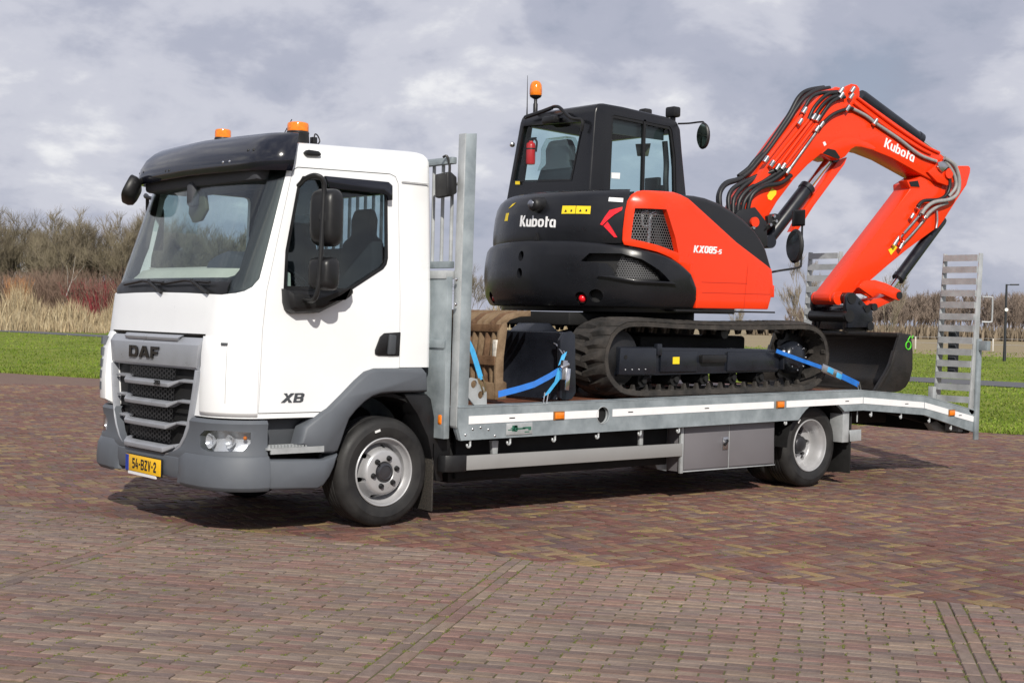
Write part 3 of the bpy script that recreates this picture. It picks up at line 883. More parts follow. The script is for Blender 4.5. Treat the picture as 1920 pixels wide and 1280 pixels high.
# number plate
plate = ob('number_plate', M().box((-1.352, -.272, .352), (-1.342, .272, .468)), YEL, truck, bevel=.003)
ob('plate_rim', M().box((-1.346, -.280, .345), (-1.334, .280, .475)), INK, plate, bevel=.003)
ob('country_band', M().box((-1.3545, .222, .354), (-1.3465, .270, .466)), BLUE, plate, smooth=0)
tw = text_width('54-BZV-2', .074, .13, .82)
ob('plate_characters', letters('54-BZV-2', .074, lambda u, v, d: (-1.3525-d, -.025+tw/2-u, .373+v), .13, .82, 0, .001), INK, plate, smooth=0)
ob('plate_footer', M().box((-1.350, -.20, .330), (-1.340, .235, .350)), mat('white_sticker', (.75, .75, .76), .4), plate, smooth=0)
# ---- wipers and cowl under the screen
cowl = ob('wiper_cowl', band([(1.622, -.012), (1.665, .0), (1.72, -.016)], .02, us=urange(-1.25, 1.25, 20)), BLACK, ws)
for y0, y1 in ((.62, -.06), (-.02, -.70)):
    mb = M()
    mb.tube([fpt(y0, 1.69, .02), fpt((y0+y1)/2, 1.715, .035), fpt(y1, 1.70, .03)], .011, 6)
    mb.tube([fpt((y0+y1)/2-.1, 1.715, .035), fpt((y0+y1)/2-.34, 1.63, .02)], .013, 6)
    ob('wiper', mb, BLACK, ws)
# ---- sun visor over the screen
rings = []
for u in urange(-2, 2, 40):
    a = abs(u)
    w_ = .040+.055*(1-max(0, (a-.7)/1.3)**1.5)
    pr = [(2.462, w_), (2.50, w_+.030), (2.58, w_+.030), (2.65, w_+.010), (2.70, w_*.70), (2.728, w_*.3), (2.738, -.04), (2.73, -.12), (2.70, -.16)]
    th = .012
    rings.append([P(u, z+.012*(1-min(1, a)), o_) for z, o_ in pr]+[P(u, z+.012*(1-min(1, a))-(.008 if k else 0), o_-th) for k, (z, o_) in list(enumerate(pr))[::-1]])
vis_ = ob('sun_visor', M().loft(rings), VISOR, truck, smooth=50)
for u, z, o_ in ((.35, 2.53, .125), (.42, 2.53, .123), (-.62, 2.535, .125), (-.72, 2.535, .123), (-.95, 2.60, .115), (-1.05, 2.60, .112), (.95, 2.55, .118), (1.2, 2.55, .108)):
    c = P(u, z, o_)
    ob('visor_bolt', M().sphere(c, .011, 8, 6, (.6, 1, 1)), CHROME if u < -.5 and z < 2.57 else BLACK, vis_)
# ---- beacons
def beacon(name, x, y, z0, zb, r, parent):
    b_ = ob(name, M().lathe([(0, zb), (r*.98, zb), (r, zb+.008), (r, zb+.05), (r*.95, zb+.062), (r*.8, zb+.068), (0, zb+.07)], (x, y, 0), 'z', 24), AMBER, parent, smooth=40)
    ob('beacon_base', M().lathe([(0, z0), (r*1.1, z0), (r*1.1, z0+.01), (r*1.02, zb-.012), (r*1.06, zb-.006), (r*1.0, zb+.004), (0, zb+.004)], (x, y, 0), 'z', 24), BLACK, b_, smooth=40)
    return b_
bc = beacon('beacon', -.478, -.55, 2.685, 2.80, .077, truck)
beacon('beacon', -.478, .55, 2.70, 2.848, .062, truck)
ob('beacon_plug', M().box((-.375, -.585, 2.70), (-.335, -.545, 2.775)).tube(smooth_path([(-.35, -.565, 2.77), (-.34, -.56, 2.80), (-.31, -.55, 2.79), (-.30, -.56, 2.75), (-.33, -.565, 2.72)], 4), .006, 6), BLACK, bc, bevel=.005)
ob('aerial', M().tube([(-.69, -.62, 2.66), (-.60, -.55, 2.76), (-.47, -.45, 2.90)], .004, 5), BLACK, cab)
# ---- mirrors on the driver's side
arm = M()
arm.tube(smooth_path([(-.80, -1.10, 2.36), (-.80, -1.20, 2.405), (-.775, -1.27, 2.42), (-.735, -1.30, 2.39), (-.725, -1.30, 2.30), (-.735, -1.30, 2.0), (-.745, -1.29, 1.70), (-.75, -1.24, 1.60), (-.75, -1.12, 1.60)], 5), .017, 10)
mir = ob('mirror_bracket', arm, BLACK, truck)
def mirror_head(name, poly_top, c, sx, sz, dy, parent, yaw=0):
    """rounded housing whose glass looks back towards +x"""
    mb = M(); rg = []
    for k, (dx, sc) in enumerate(((-.085, .60), (-.075, .80), (-.05, .93), (-.01, 1.0), (.03, 1.0), (.04, .97))):
        ring = []
        for i in range(24):
            a = 2*math.pi*i/24
            ca, sa = math.cos(a), math.sin(a)
            yy = math.copysign(abs(ca)**.45, ca)*sx/2*sc; zz_ = math.copysign(abs(sa)**.4, sa)*sz/2*sc
            p = Matrix.Rotation(yaw, 3, 'Z') @ Vector((dx, yy, zz_))
            ring.append(Vector(c)+p)
        rg.append(ring)
    h_ = ob(name, mb.loft(rg), BLACK, parent, smooth=40)
    gp = [Vector(c)+Matrix.Rotation(yaw, 3, 'Z') @ Vector((.042, math.copysign(abs(math.cos(2*math.pi*i/24))**.45, math.cos(2*math.pi*i/24))*sx/2*.9, math.copysign(abs(math.sin(2*math.pi*i/24))**.4, math.sin(2*math.pi*i/24))*sz/2*.94)) for i in range(24)]
    ob('mirror_glass', M().add(gp, [tuple(range(24))]), MIRG, h_, smooth=0)
    return h_
mirror_head('main_mirror', None, (-.665, -1.245, 2.15), .21, .385, 0, mir, R(24))
mirror_head('wide_mirror', None, (-.675, -1.245, 1.775), .19, .225, 0, mir, R(24))
for z in (2.15, 1.775):
    ob('mirror_clamp', M().cyl((-.735, -1.31, z), (-.69, -1.27, z), .03, .034, 14), BLACK, mir)
# kerb and far-side mirrors
ka = M(); ka.tube(smooth_path([(-.93, .66, 2.53), (-1.02, .78, 2.50), (-1.06, .86, 2.44)], 4), .020, 8)
ka.tube(smooth_path([(-.80, .98, 2.36), (-.80, 1.20, 2.405), (-.735, 1.30, 2.39), (-.735, 1.30, 2.0), (-.745, 1.29, 1.70), (-.75, 1.10, 1.60)], 4), .015, 8)
fm = ob('far_mirror_bracket', ka, BLACK, truck)
mb = M(); rg = []
kc = Vector((-1.07, .90, 2.42))
for k, (dx, sc) in enumerate(((-.07, .55), (-.055, .85), (-.02, 1), (.02, 1), (.028, .95))):
    rg.append([kc+Matrix.Rotation(R(28), 3, 'Y') @ Matrix.Rotation(R(150), 3, 'Z') @ Vector((dx, math.copysign(abs(math.cos(a))**.5, math.cos(a))*.15*sc, math.copysign(abs(math.sin(a))**.5, math.sin(a))*.095*sc)) for a in [2*math.pi*i/20 for i in range(20)]])
kh = ob('kerb_mirror', mb.loft(rg), BLACK, fm, smooth=45)
ob('mirror_glass', M().add([p+Matrix.Rotation(R(28), 3, 'Y') @ Matrix.Rotation(R(150), 3, 'Z') @ Vector((.003, 0, 0)) for p in [kc+(q-kc)*.93 for q in rg[-1]]], [tuple(range(20))]), MIRG, kh, smooth=0)
mirror_head('far_main_mirror', None, (-.665, 1.245, 2.15), .20, .34, 0, fm, R(-24))
# ---- cab interior
rg = []
for y in (-.93, -.8, -.3, .3, .8, .93):
    rg.append([(front(y, 1.62, -.10), y, 1.10), (front(y, 1.62, -.06), y, 1.60), (front(y, 1.62, -.075), y, 1.70), (front(y, 1.62, -.16), y, 1.80), (-.88, y, 1.83), (-.74, y, 1.78), (-.70, y, 1.10)])
ob('dashboard', M().loft(rg), BEIGE, cab, bevel=.02)
ob('instrument_hood', M().loft([[(-1.02, y, 1.76), (-.98, y, 1.93-.5*abs(y+.46)**1.5), (-.74, y, 1.93-.5*abs(y+.46)**1.5), (-.70, y, 1.72)] for y in (-.72, -.6, -.46, -.32, -.2)]), TRIMG, cab, bevel=.02)
stw = M(); wc = Vector((-.55, -.46, 1.78))
wpts = [wc+Matrix.Rotation(R(-62), 3, 'Y') @ Vector((0, .21*math.cos(2*math.pi*i/28), .21*math.sin(2*math.pi*i/28))) for i in range(29)]
stw.tube(wpts, .016, 8)
stw.tube([wc+(wpts[2]-wc), wc, wc+(wpts[12]-wc)], .02, 6); stw.tube([wc, wpts[21]], .02, 6); stw.tube([wc, wc+Vector((-.25, 0, -.35))], .035, 8)
ob('steering_wheel', stw, BLACK, cab, smooth=50)
for y in (-.46, .46):
    st_ = M()
    st_.loft([[(x, y+sy*w_, z) for x, sy, w_, z in ((a, -1, w0_, z_), (a, 1, w0_, z_), (b, 1, w0_, z_), (b, -1, w0_, z_))] for a, b, w0_, z_ in ((-.02, .12, .24, 1.32), (.04, .18, .25, 1.55), (.09, .22, .235, 1.9), (.11, .22, .20, 2.06), (.13, .21, .13, 2.10), (.135, .21, .14, 2.22), (.145, .2, .11, 2.30))])
    st_.box((-.46, y-.25, 1.18), (.06, y+.25, 1.36))
    ob('seat', st_, SEATM, cab, bevel=.03)
ob('interior_mirror', M().loft([[(-.93+dx, y, z) for y, z in ((.22, 2.22), (.20, 2.36), (-.02, 2.37), (-.06, 2.24), (.03, 2.16), (.15, 2.15))] for dx in (0, .03)]), mat('mirror_film', (.10, .10, .06), .3), cab, bevel=.01)
ob('roof_console', M().box((-.98, -.85, 2.40), (-.55, .85, 2.56)).box((-1.0, .03, 2.26), (-.93, .13, 2.44)), TRIMG, cab, bevel=.03)
# ---- grey plastic below the door: step, arch flare and lower skirt, both sides
AF = [(-0.545, 0.835), (-0.499, 0.859), (-0.386, 0.953), (-0.278, 1.048), (-0.195, 1.11), (-0.111, 1.133), (0.299, 1.135), (0.338, 1.097), (0.347, 0.959), (0.244, 0.958), (0.038, 0.957), (-0.063, 0.95), (-0.134, 0.931), (-0.203, 0.893), (-0.272, 0.837), (-0.326, 0.78), (-0.358, 0.706), (-0.384, 0.637), (-0.416, 0.558), (-0.45, 0.548), (-0.538, 0.551), (-0.619, 0.578), (-0.725, 0.618), (-0.707, 0.683), (-0.689, 0.739)]
SK = [(-0.987, 0.531), (-0.537, 0.51), (-0.416, 0.546), (-0.447, 0.455), (-0.482, 0.388), (-0.532, 0.328), (-0.585, 0.308), (-0.982, 0.331)]
for sg in (-1, 1):
    mb = M()
    mb.loft([[(x, sg*y_, z) for x, z in offset_poly(AF, d_)] for y_, d_ in ((.95, 0), (1.045, 0), (1.07, -.008), (1.082, -.022))])
    af = ob('arch_flare', mb, GREY, truck, smooth=50)
    mb = M()
    mb.loft([[(x, sg*y_, z) for x, z in offset_poly(SK, d_)] for y_, d_ in ((.90, 0), (1.055, 0), (1.075, -.006), (1.084, -.018))])
    ob('step_skirt', mb, GREY, truck, smooth=50)
    ob('step_well', M().box((-1.0, sg*.86, .55), (-.46, sg*.93, .84)).box((-1.0, sg*.86, .79), (-.47, sg*1.02, .835)), GREY_D, truck, bevel=.005)
    mb = M(); mb.box((-.985, sg*.92, .592), (-.55, sg*1.088, .606)); mb.box((-.96, sg*1.078, .565), (-.545, sg*1.092, .606))
    for i in range(16):
        for j in range(3):
            mb.box((-.97+i*.026, sg*(.96+j*.045), .606), (-.957+i*.026, sg*(.985+j*.045), .617))
    ob('step_tread', mb, GALV_L, truck, smooth=0)
    # inner wheel arch liner
    rg = []
    for a in urange(8, 172, 16):
        rg.append([(.52*math.cos(R(a)), sg*y_, .40+(.56 if 0 else .53)*math.sin(R(a))) for y_ in (.60, 1.0)]+[(.545*math.cos(R(a)), sg*y_, .40+.555*math.sin(R(a))) for y_ in (1.0, .60)])
    ob('arch_liner', M().loft(rg), BLACK_M, truck, smooth=50)
    fl = [(0.364, 0.944), (0.408, 0.907), (0.464, 0.684), (0.538, 0.299), (0.476, 0.302), (0.389, 0.626), (0.286, 0.8), (0.162, 0.947)]
    ob('rear_liner', M().prism(fl, 'y', sg*.70, sg*1.03), BLACK, truck, bevel=.006)
    ob('mudflap', M().cbox((.44, sg*.88, .33), (.014, .30, .50)), mat('speckled_mudflap', (.02, .02, .02), .9, var=.5, vscale=90, bump=.8, bscale=120, col2=(.07, .06, .05)), truck, bevel=.003)
# ---- wheels
def tyre_prof(o_=0.):
    pr = [(.236, .010), (.247, -.002), (.262, -.009), (.295, -.017), (.318, -.020), (.322, -.018), (.345, -.016), (.362, -.008), (.374, .004), (.384, .016), (.389, .030)]
    yy = .034
    for k in range(5):
        pr += [(.391, yy+.004), (.3915, yy+.026), (.381, yy+.028), (.381, yy+.036)]; yy += .036
    pr = pr[:-2]+[(.389, .212), (.384, .226), (.374, .238), (.345, .252), (.30, .252), (.247, .24), (.236, .23)]
    return [(r, y) for r, y in pr]
tyre_me = mesh_of(M().lathe(tyre_prof(), (0, 0, 0), 'y', 72, True), 'tyre', RUBBER, smooth=32)
mb = M()
mb.lathe([(.245, .004), (.246, -.008), (.240, -.012), (.233, -.008), (.229, .004), (.224, .024), (.208, .040), (.203, .09), (.198, .10), (.180, .070), (.170, .030), (.166, .012), (.160, .000), (.150, -.010), (.142, -.013), (.080, -.013), (.074, -.008), (.072, .02), (.09, .05), (.16, .06), (.19, .12), (.212, .11), (.215, .06), (.235, .03), (.245, .02)], (0, 0, 0), 'y', 64, True)
rimf = mesh_of(mb, 'rim', RIM, smooth=38)
for k in range(6):
    a = R(60*k+18)
    rimf = boolean(rimf, mesh_of(M().cyl((.186*math.cos(a), -.1, .186*math.sin(a)), (.165*math.cos(a), .2, .165*math.sin(a)), .021, n=14), 'c', RIM, smooth=0), smooth=38)
mb = M()
mb.lathe([(.245, .004), (.246, -.008), (.240, -.012), (.233, -.008), (.229, .004), (.222, .026), (.206, .044), (.203, .085), (.196, .10), (.195, .128), (.180, .146), (.16, .150), (.10, .150), (.095, .145), (.09, .18), (.2, .18), (.215, .14), (.215, .06), (.235, .03), (.245, .02)], (0, 0, 0), 'y', 64, True)
rimr = mesh_of(mb, 'rim', RIM, smooth=38)
for k in range(6):
    a = R(60*k+4)
    rimr = boolean(rimr, mesh_of(M().cyl((.160*math.cos(a), 0, .160*math.sin(a)), (.160*math.cos(a), .3, .160*math.sin(a)), .024, n=14), 'c', RIM, smooth=0), smooth=38)
hubf = mesh_of(M().lathe([(.073, .01), (.070, -.014), (.064, -.024), (.050, -.028), (.046, -.022), (.020, -.024), (0, -.024)], (0, 0, 0), 'y', 24), 'hub', mat('hub_metal', (.10, .10, .11), .3, metal=.8, var=.2), smooth=35)
hubr = mesh_of(M().lathe([(.10, .16), (.085, .14), (.078, .10), (.070, .092), (.05, .088), (.03, .086), (0, .086)], (0, 0, 0), 'y', 24), 'hub', mat('hub_dark', (.05, .05, .055), .4, metal=.6, var=.2), smooth=35)
nut = mesh_of(M().lathe([(.0205, .004), (.0205, -.004), (.016, -.006), (.016, -.020), (.012, -.026), (.006, -.024), (0, -.024)], (0, 0, 0), 'y', 12), 'lug_nut', mat('lug_metal', (.04, .04, .042), .4, metal=.7), smooth=35)
dark_in = mesh_of(M().lathe([(0, .13), (.2, .13), (.2, .17), (0, .17)], (0, 0, 0), 'y', 24), 'brake_drum', BLACK_M, smooth=30)
tagm = mesh_of(M().cbox((0, 0, 0), (.046, .004, .016)), 'sticker', mat('tyre_sticker', (.7, .7, .7), .5), smooth=0)
def wheel(name, c, side, rim_me, hub_me, rear=False, spin=0.):
    rz = 0 if side < 0 else math.pi
    M4 = Matrix.Translation(c) @ Matrix.Rotation(rz, 4, 'Z')
    w_ = link(name, rim_me, truck, c, (0, spin, rz))
    link('tyre', tyre_me, w_, c, (0, spin, rz))
    link('hub', hub_me, w_, c, (0, 0, rz))
    for k in range(6):
        a = R(60*k+12)
        r_ = .1025 if not rear else .12
        p = M4 @ Vector((r_*math.cos(a), -.013 if not rear else .15, r_*math.sin(a)))
        link('lug_nut', nut, w_, p, (0, 0, rz))
    if not rear: link('brake_drum', dark_in, w_, c, (0, 0, rz))
    else:
        c2 = M4 @ Vector((0, .275, 0))
        link('inner_tyre', tyre_me, w_, c2, (0, 0, rz))
    return w_
WB = 4.827
for sg in (-1, 1):
    wf = wheel('front_wheel', (0, sg*1.03, .392), sg, rimf, hubf)
    wr = wheel('rear_wheel', (WB, sg*1.08, .392), sg, rimr, hubr, True)
    if sg < 0:
        link('sticker', tagm, wf, (-.075, -1.051, .392+.295), (0, R(-16), 0))
        link('sticker', tagm, wr, (WB-.19, -1.100, .392+.235), (0, R(-52), 0))
# ---- chassis
ch = M()
for sg in (-1, 1):
    ch.box((-.9, sg*.36, .50), (7.0, sg*.43, .72))
ch.cyl((0, -.85, .392), (0, .85, .392), .06); ch.cyl((WB, -.8, .392), (WB, .8, .392), .09); ch.sphere((WB, 0, .392), .21)
for x in (.9, 1.8, 2.7, 3.6, 4.3, 5.4, 6.2): ch.box((x, -.36, .52), (x+.06, .36, .70))
ch.cyl((.2, 0, .48), (WB, 0, .42), .05)
ob('chassis', ch, BLACK_M, truck, bevel=.006)
ob('battery_box', M().box((.62, -.98, .27), (1.35, -.45, .58)), BLACK_M, truck, bevel=.02)
ob('air_tank', M().cyl((1.55, -.62, .42), (2.45, -.62, .42), .13, n=20), BLACK, truck, smooth=40)
ob('fuel_tank', M().box((1.2, .45, .25), (2.4, 1.0, .62)), BLACK_M, truck, bevel=.06, seg=3)
ob('engine_sump', M().box((-.85, -.38, .28), (.35, .38, .80)), BLACK_M, truck, bevel=.06)
ob('added_shade_panel', M().box((.66, -1.02, .30), (2.95, -.98, .64)), BLACK_M, truck, bevel=.01)  # added black panel: keeps sunlight off the ground under the platform
ob('added_far_box', M().box((2.45, .72, .25), (4.22, 1.14, .70)), BOXP, truck, bevel=.01)  # added unseen box: blocks the sunlit ground beyond the chassis
ob('yellow_tag', M().box((1.02, -1.0, .352), (1.10, -.99, .372)), mat('yellow_tag', (.5, .5, .03), .5), truck, smooth=0)
ob('spare_carrier', M().box((.46, -1.02, .46), (.62, -.70, .66)), BLACK, truck, bevel=.03)
sm = [(0.432, 0.789), (0.451, 0.801), (0.491, 0.796), (0.501, 0.777), (0.501, 0.718), (0.485, 0.703), (0.447, 0.709), (0.431, 0.736)]
ob('side_marker', M().prism(sm, 'y', -1.12, -1.08), AMBER, truck, bevel=.008)
# ---- platform: deck boards, side rails, tail
ZT = .852                                       # top of the side rail at x = 0, before the rise of the deck
XK = [(.50, ZT), (5.43, ZT+.004), (6.47, ZT-.075), (7.40, ZT-.252)]   # top line of the rail, in deck coordinates
HB = [(.54, ZT-.250), (5.44, ZT-.190), (6.475, ZT-.272), (7.43, ZT-.492)]
rail_o = [(.53, ZT)]+XK[1:]+HB[::-1]
rail_o = [(.535, ZT-.245), (.50, ZT-.14), (.50, ZT)]+XK[1:]+[HB[3], HB[2], HB[1], (5.02, ZT-.190), (5.00, ZT-.245)]
platform = None
archc = [(WB+.47*math.cos(R(a)), .392-SHEAR*WB+.005+.425*math.sin(R(a))) for a in urange(-25, 205, 26)]
for sg in (-1, 1):
    mb = M(); mb.prism(rail_o, 'y', sg*1.20, sg*1.235)
    me = mesh_of(mb, 'side_rail', [GALV], bevel=0, shear=False, smooth=0)
    me = boolean(me, mesh_of(M().prism(archc, 'y', -2, 2), 'c', GALV, smooth=0))
    if sg < 0:
        hc = [(1.963, 0.741)][0]
        me = boolean(me, mesh_of(M().cyl((hc[0], -1.5, hc[1]), (hc[0], -1.1, hc[1]), .066, n=28), 'c', GALV, smooth=0))
    bm = bmesh.new(); bm.from_mesh(me)
    for v_ in bm.verts: v_.co.z += SHEAR*v_.co.x
    bm.to_mesh(me); bm.free(); shade(me, 30)
    rail = link('side_rail', me, truck)
    rails = rail if sg < 0 else rails
    # top flange
    fl_ = M()
    for a, b in zip(XK, XK[1:]):
        fl_.add([(a[0], sg*1.238, a[1]+.001), (b[0], sg*1.238, b[1]+.001), (b[0], sg*1.10, b[1]+.001), (a[0], sg*1.10, a[1]+.001), (a[0], sg*1.238, a[1]-.007), (b[0], sg*1.238, b[1]-.007), (b[0], sg*1.10, b[1]-.007), (a[0], sg*1.10, a[1]-.007)], [(0, 1, 2, 3), (7, 6, 5, 4), (0, 4, 5, 1), (3, 2, 6, 7), (0, 3, 7, 4), (1, 5, 6, 2)])
    ob('rail_flange', fl_, GALV, rail, shear=True, smooth=0)
    if sg > 0: continue
    # ring round the filler hole
    ob('hole_ring', M().lathe([(.065, -.002), (.068, -.003), (.070, .0), (.068, .004), (.064, .03)], (hc[0], -1.237, hc[1]), 'y', 28), GALV_L, rail, shear=True)
    ob('hole_backing', M().cyl((hc[0], -1.196, hc[1]), (hc[0], -1.19, hc[1]), .10), BLACK_M, rail, shear=True)
    # white reflective tape, in lengths
    def topz(x): return lerp_tab([(a, b) for a, b in XK], x)[0]
    def tape(x0, x1, d0=.069, d1=.128):
        t_ = M()
        xs = [x0]+[a for a, b in XK if x0 < a < x1]+[x1]
        rg = [[(x, -1.2385, topz(x)-d0), (x, -1.2385, topz(x)-d1), (x, -1.236, topz(x)-d1), (x, -1.236, topz(x)-d0)] for x in xs]
        ob('reflective_tape', t_.loft(rg), TAPE, rail, shear=True, smooth=0)
    for a, b in [(0.591, 0.744), (1.458, 0.73)][:1] and ((.60, 1.43), (1.55, 1.915), (2.07, 4.09), (4.27, 5.425), (5.437, 6.462), (6.475, 6.905), (7.03, 7.385)):
        tape(a, b)
    for px, py in [(1.015, 0.739), (2.273, 0.747), (3.195, 0.733), (5.174, 0.756), (6.157, 0.701), (7.128, 0.533)]:
        ob('tape_slot', M().cbox((px, -1.239, topz(px)-.098), (.055, .002, .008)), INK, rail, shear=True, smooth=0)
    for x in (1.49, 4.18, 6.967):
        mk_ = ob('side_marker', M().cbox((x, -1.246, topz(x)-.098), (.088, .018, .050)), AMBER, rail, bevel=.006, shear=True)
        ob('marker_frame', M().cbox((x, -1.238, topz(x)-.098), (.112, .008, .066)), mat('marker_frame', (.25, .11, .03), .5), mk_, shear=True, smooth=0)
    # maker's plate with green print
    pl = [(0.958, 0.716), (1.216, 0.704), (1.215, 0.62), (0.961, 0.627)]
    lp = ob('maker_plate', M().box((pl[0][0], -1.243, pl[3][1]), (pl[1][0], -1.236, pl[0][1])), GALV_L, rail, bevel=.002, shear=True)
    w_ = pl[1][0]-pl[0][0]; h_ = pl[0][1]-pl[3][1]; x0, z0 = pl[0][0], pl[3][1]
    pr = M()
    for a, b, c_, d in ((.06, .40, .30, .47), (.22, .30, .40, .80), (.30, .62, .42, .78), (.36, .44, .72, .56), (.62, .48, .95, .62), (.84, .34, .95, .46), (.70, .16, .88, .24), (.16, .52, .22, .60)):
        pr.box((x0+w_*a, -1.2445, z0+h_*b), (x0+w_*c_, -1.242, z0+h_*d))
    pr.lathe([(h_*.17, -1.2445), (h_*.24, -1.2445), (h_*.24, -1.242), (h_*.17, -1.242)], (x0+w_*.36, 0, z0+h_*.5), 'y', 14, True)
    ob('plate_print', pr, GREENP, lp, shear=True, smooth=0)
    # curved row of rivets
    for x, z in [(0.573, 0.647), (0.641, 0.686), (0.715, 0.695), (0.79, 0.677), (0.853, 0.629)]:
        ob('rivet', M().sphere((x, -1.238, z), .009, 8, 6, (1, .5, 1)), STEEL, rail, shear=True)
    # rope hooks under the rail
    hk = M(); hk.tube(smooth_path([(0, 0, .02), (0, 0, -.025), (-.004, -.004, -.042), (-.022, -.008, -.050), (-.036, -.010, -.038), (-.034, -.010, -.026)], 4), .0085, 7)
    hme = mesh_of(hk, 'rope_hook', GALV_L, smooth=50)
    def botz(x): return lerp_tab([(.5, ZT-.25), (4.2, ZT-.235), (5.02, ZT-.19), (5.44, ZT-.190), (6.475, ZT-.272), (7.43, ZT-.492)], x)[0]
    for x in (.635, 1.02, 1.475, 1.94, 2.42, 2.88, 4.30, 5.60, 6.10, 6.60, 7.0):
        link('rope_hook', hme, rail, (x, -1.215, botz(x)+SHEAR*x))
# deck boards
nb = 8
for i in range(nb):
    y0 = -1.10+i*2.20/nb
    ob('deck_board', M().box((.52, y0+.003, ZT-.03), (5.42, y0+2.20/nb-.003, ZT-.012+random.uniform(-.001, .001))), DECKM, truck, shear=True, bevel=.002, seg=1)
mb = M()
for a, b in zip(XK[1:], XK[2:]):
    mb.loft([[(x, -1.10, z-.03), (x, 1.10, z-.03), (x, 1.10, z-.006), (x, -1.10, z-.006)] for x, z in (a, b)])
tail = ob('tail_deck', mb, mat('worn_tail_deck', (.09, .055, .04), .7, var=.4, vscale=4, bump=.3, bscale=90, col2=(.14, .10, .07)), truck, shear=True, smooth=0)
for i in range(7):
    x = 6.55+i*.125; z = topz(x)
    ob('grip_bar', M().bar((x, -1.08, z+.004), (x, 1.08, z+.004), .02, .018), GALV, tail, shear=True, smooth=0)
fr_ = M()
for x in urange(.9, 7.1, 9): fr_.box((x, -1.18, topz(x)-.16), (x+.05, 1.18, topz(x)-.035))
for y in (-.75, .75): fr_.loft([[(x, y-.03, z-.20), (x, y+.03, z-.20), (x, y+.03, z-.035), (x, y-.03, z-.035)] for x, z in XK])
ob('sub_frame', fr_, BLACK_M, truck, shear=True, smooth=0)
# tail beam, coupling and lamp cluster
ob('tail_beam', M().box((7.28, -1.19, ZT-.50), (7.40, 1.19, ZT-.30)), BLACK_M, truck, shear=True, bevel=.008)
tb = [(6.978, 0.457), (7.082, 0.371), (7.175, 0.367), (7.352, 0.336), (7.57, 0.35), (7.428, 0.432), (7.212, 0.433), (7.103, 0.482)]
ob('tow_coupling', M().prism(tb, 'y', -.98, -.90), GALV, truck, bevel=.01, shear=True)
ob('tail_bracket', M().box((7.2, -1.18, ZT-.48), (7.34, -1.02, ZT-.30)), GALV, truck, bevel=.006, shear=True)
# wheel guard behind the rear wheel, hanging plate and flap
gd = [(5.17, 0.713), (5.27, 0.721), (5.285, 0.415), (5.184, 0.419)]
ob('guard_upright', M().box((gd[0][0], -1.20, gd[2][1]), (gd[1][0], -1.05, gd[0][1]+.05)), GALV_L, truck, bevel=.004)
hp_ = [(5.307, 0.525), (5.495, 0.529), (5.5, 0.42), (5.312, 0.417)]
ob('hanging_plate', M().prism(hp_, 'y', -1.18, -1.165), GALV_L, truck, bevel=.002)
ob('hanger_rod', M().cyl((hp_[1][0]-.06, -1.17, .60), (hp_[1][0]-.06, -1.17, .80), .007), GALV_L, truck)
for sg in (-1, 1):
    ob('mudflap', M().cbox((5.36, sg*.98, .40), (.014, .36, .58)), RUBBER_D, truck, bevel=.003)
    ob('wheel_housing', M().loft([[(WB+r_*math.cos(R(a)), sg*y_, .40+.43*r_/.48*math.sin(R(a))) for r_, y_ in ((.47, .55), (.47, 1.19), (.48, 1.19), (.48, .55))] for a in urange(0, 180, 16)]), BLACK_M, truck, smooth=50)
# ---- under-run side guard
for sg in (-1, 1):
    g_ = ob('side_guard', M().box((.645, sg*1.135, .382), (2.985, sg*1.165, .490)), ALU, truck, bevel=.005)
    ob('guard_end', M().loft([[(x, sg*y_, z) for y_, z in ((1.168-d_, .375), (1.168-d_, .497), (1.13-d_, .497), (1.13-d_, .375))] for x, d_ in ((.648, 0), (.52, .004), (.47, .03), (.455, .07))]), BLACK, g_, bevel=.006)
    ob('guard_bracket', M().prism([(0.911, 0.59), (0.976, 0.587), (0.969, 0.481), (0.924, 0.483)], 'y', sg*1.10, sg*1.134), GALV_L, g_, bevel=.003)
    ob('guard_bracket', M().box((2.5, sg*1.10, .49), (2.54, sg*1.13, .66)), GALV_L, g_, bevel=.003)
# ---- tool box
bx = ob('tool_box', M().prism([(3.0, .243), (4.24, .253), (4.22, .700), (2.985, .688), (2.70, .668), (2.985, .26)][:4], 'y', -1.14, -.70), BOXP, truck, bevel=.004)
for a, b, n_ in ((3.02, 3.592, 0), (3.606, 4.215, 1)):
    d_ = ob('box_door', M().box((a, -1.152, .262), (b, -1.139, .682+.004*n_)), BOXP, bx, bevel=.004)
ob('box_edge', M().box((2.975, -1.156, .235), (3.008, -1.13, .695)).box((3.595, -1.151, .25), (3.603, -1.14, .69)).box((2.985, -1.150, .242), (4.24, -1.135, .250)), GALV_L, bx, bevel=.002)
ob('latch', M().box((3.505, -1.164, .415), (3.575, -1.15, .525)).cyl((3.525, -1.185, .475), (3.525, -1.16, .475), .022), STEEL, bx, bevel=.006)
ob('latch_handle', M().bar((3.50, -1.182, .455), (3.545, -1.182, .50), .018, .024), BLACK, bx, bevel=.004)
ob('box_bracket', M().prism([(2.62, .62), (2.97, .62), (2.97, .24), (2.86, .26)], 'y', -1.0, -.99), GALV, bx, bevel=.002)
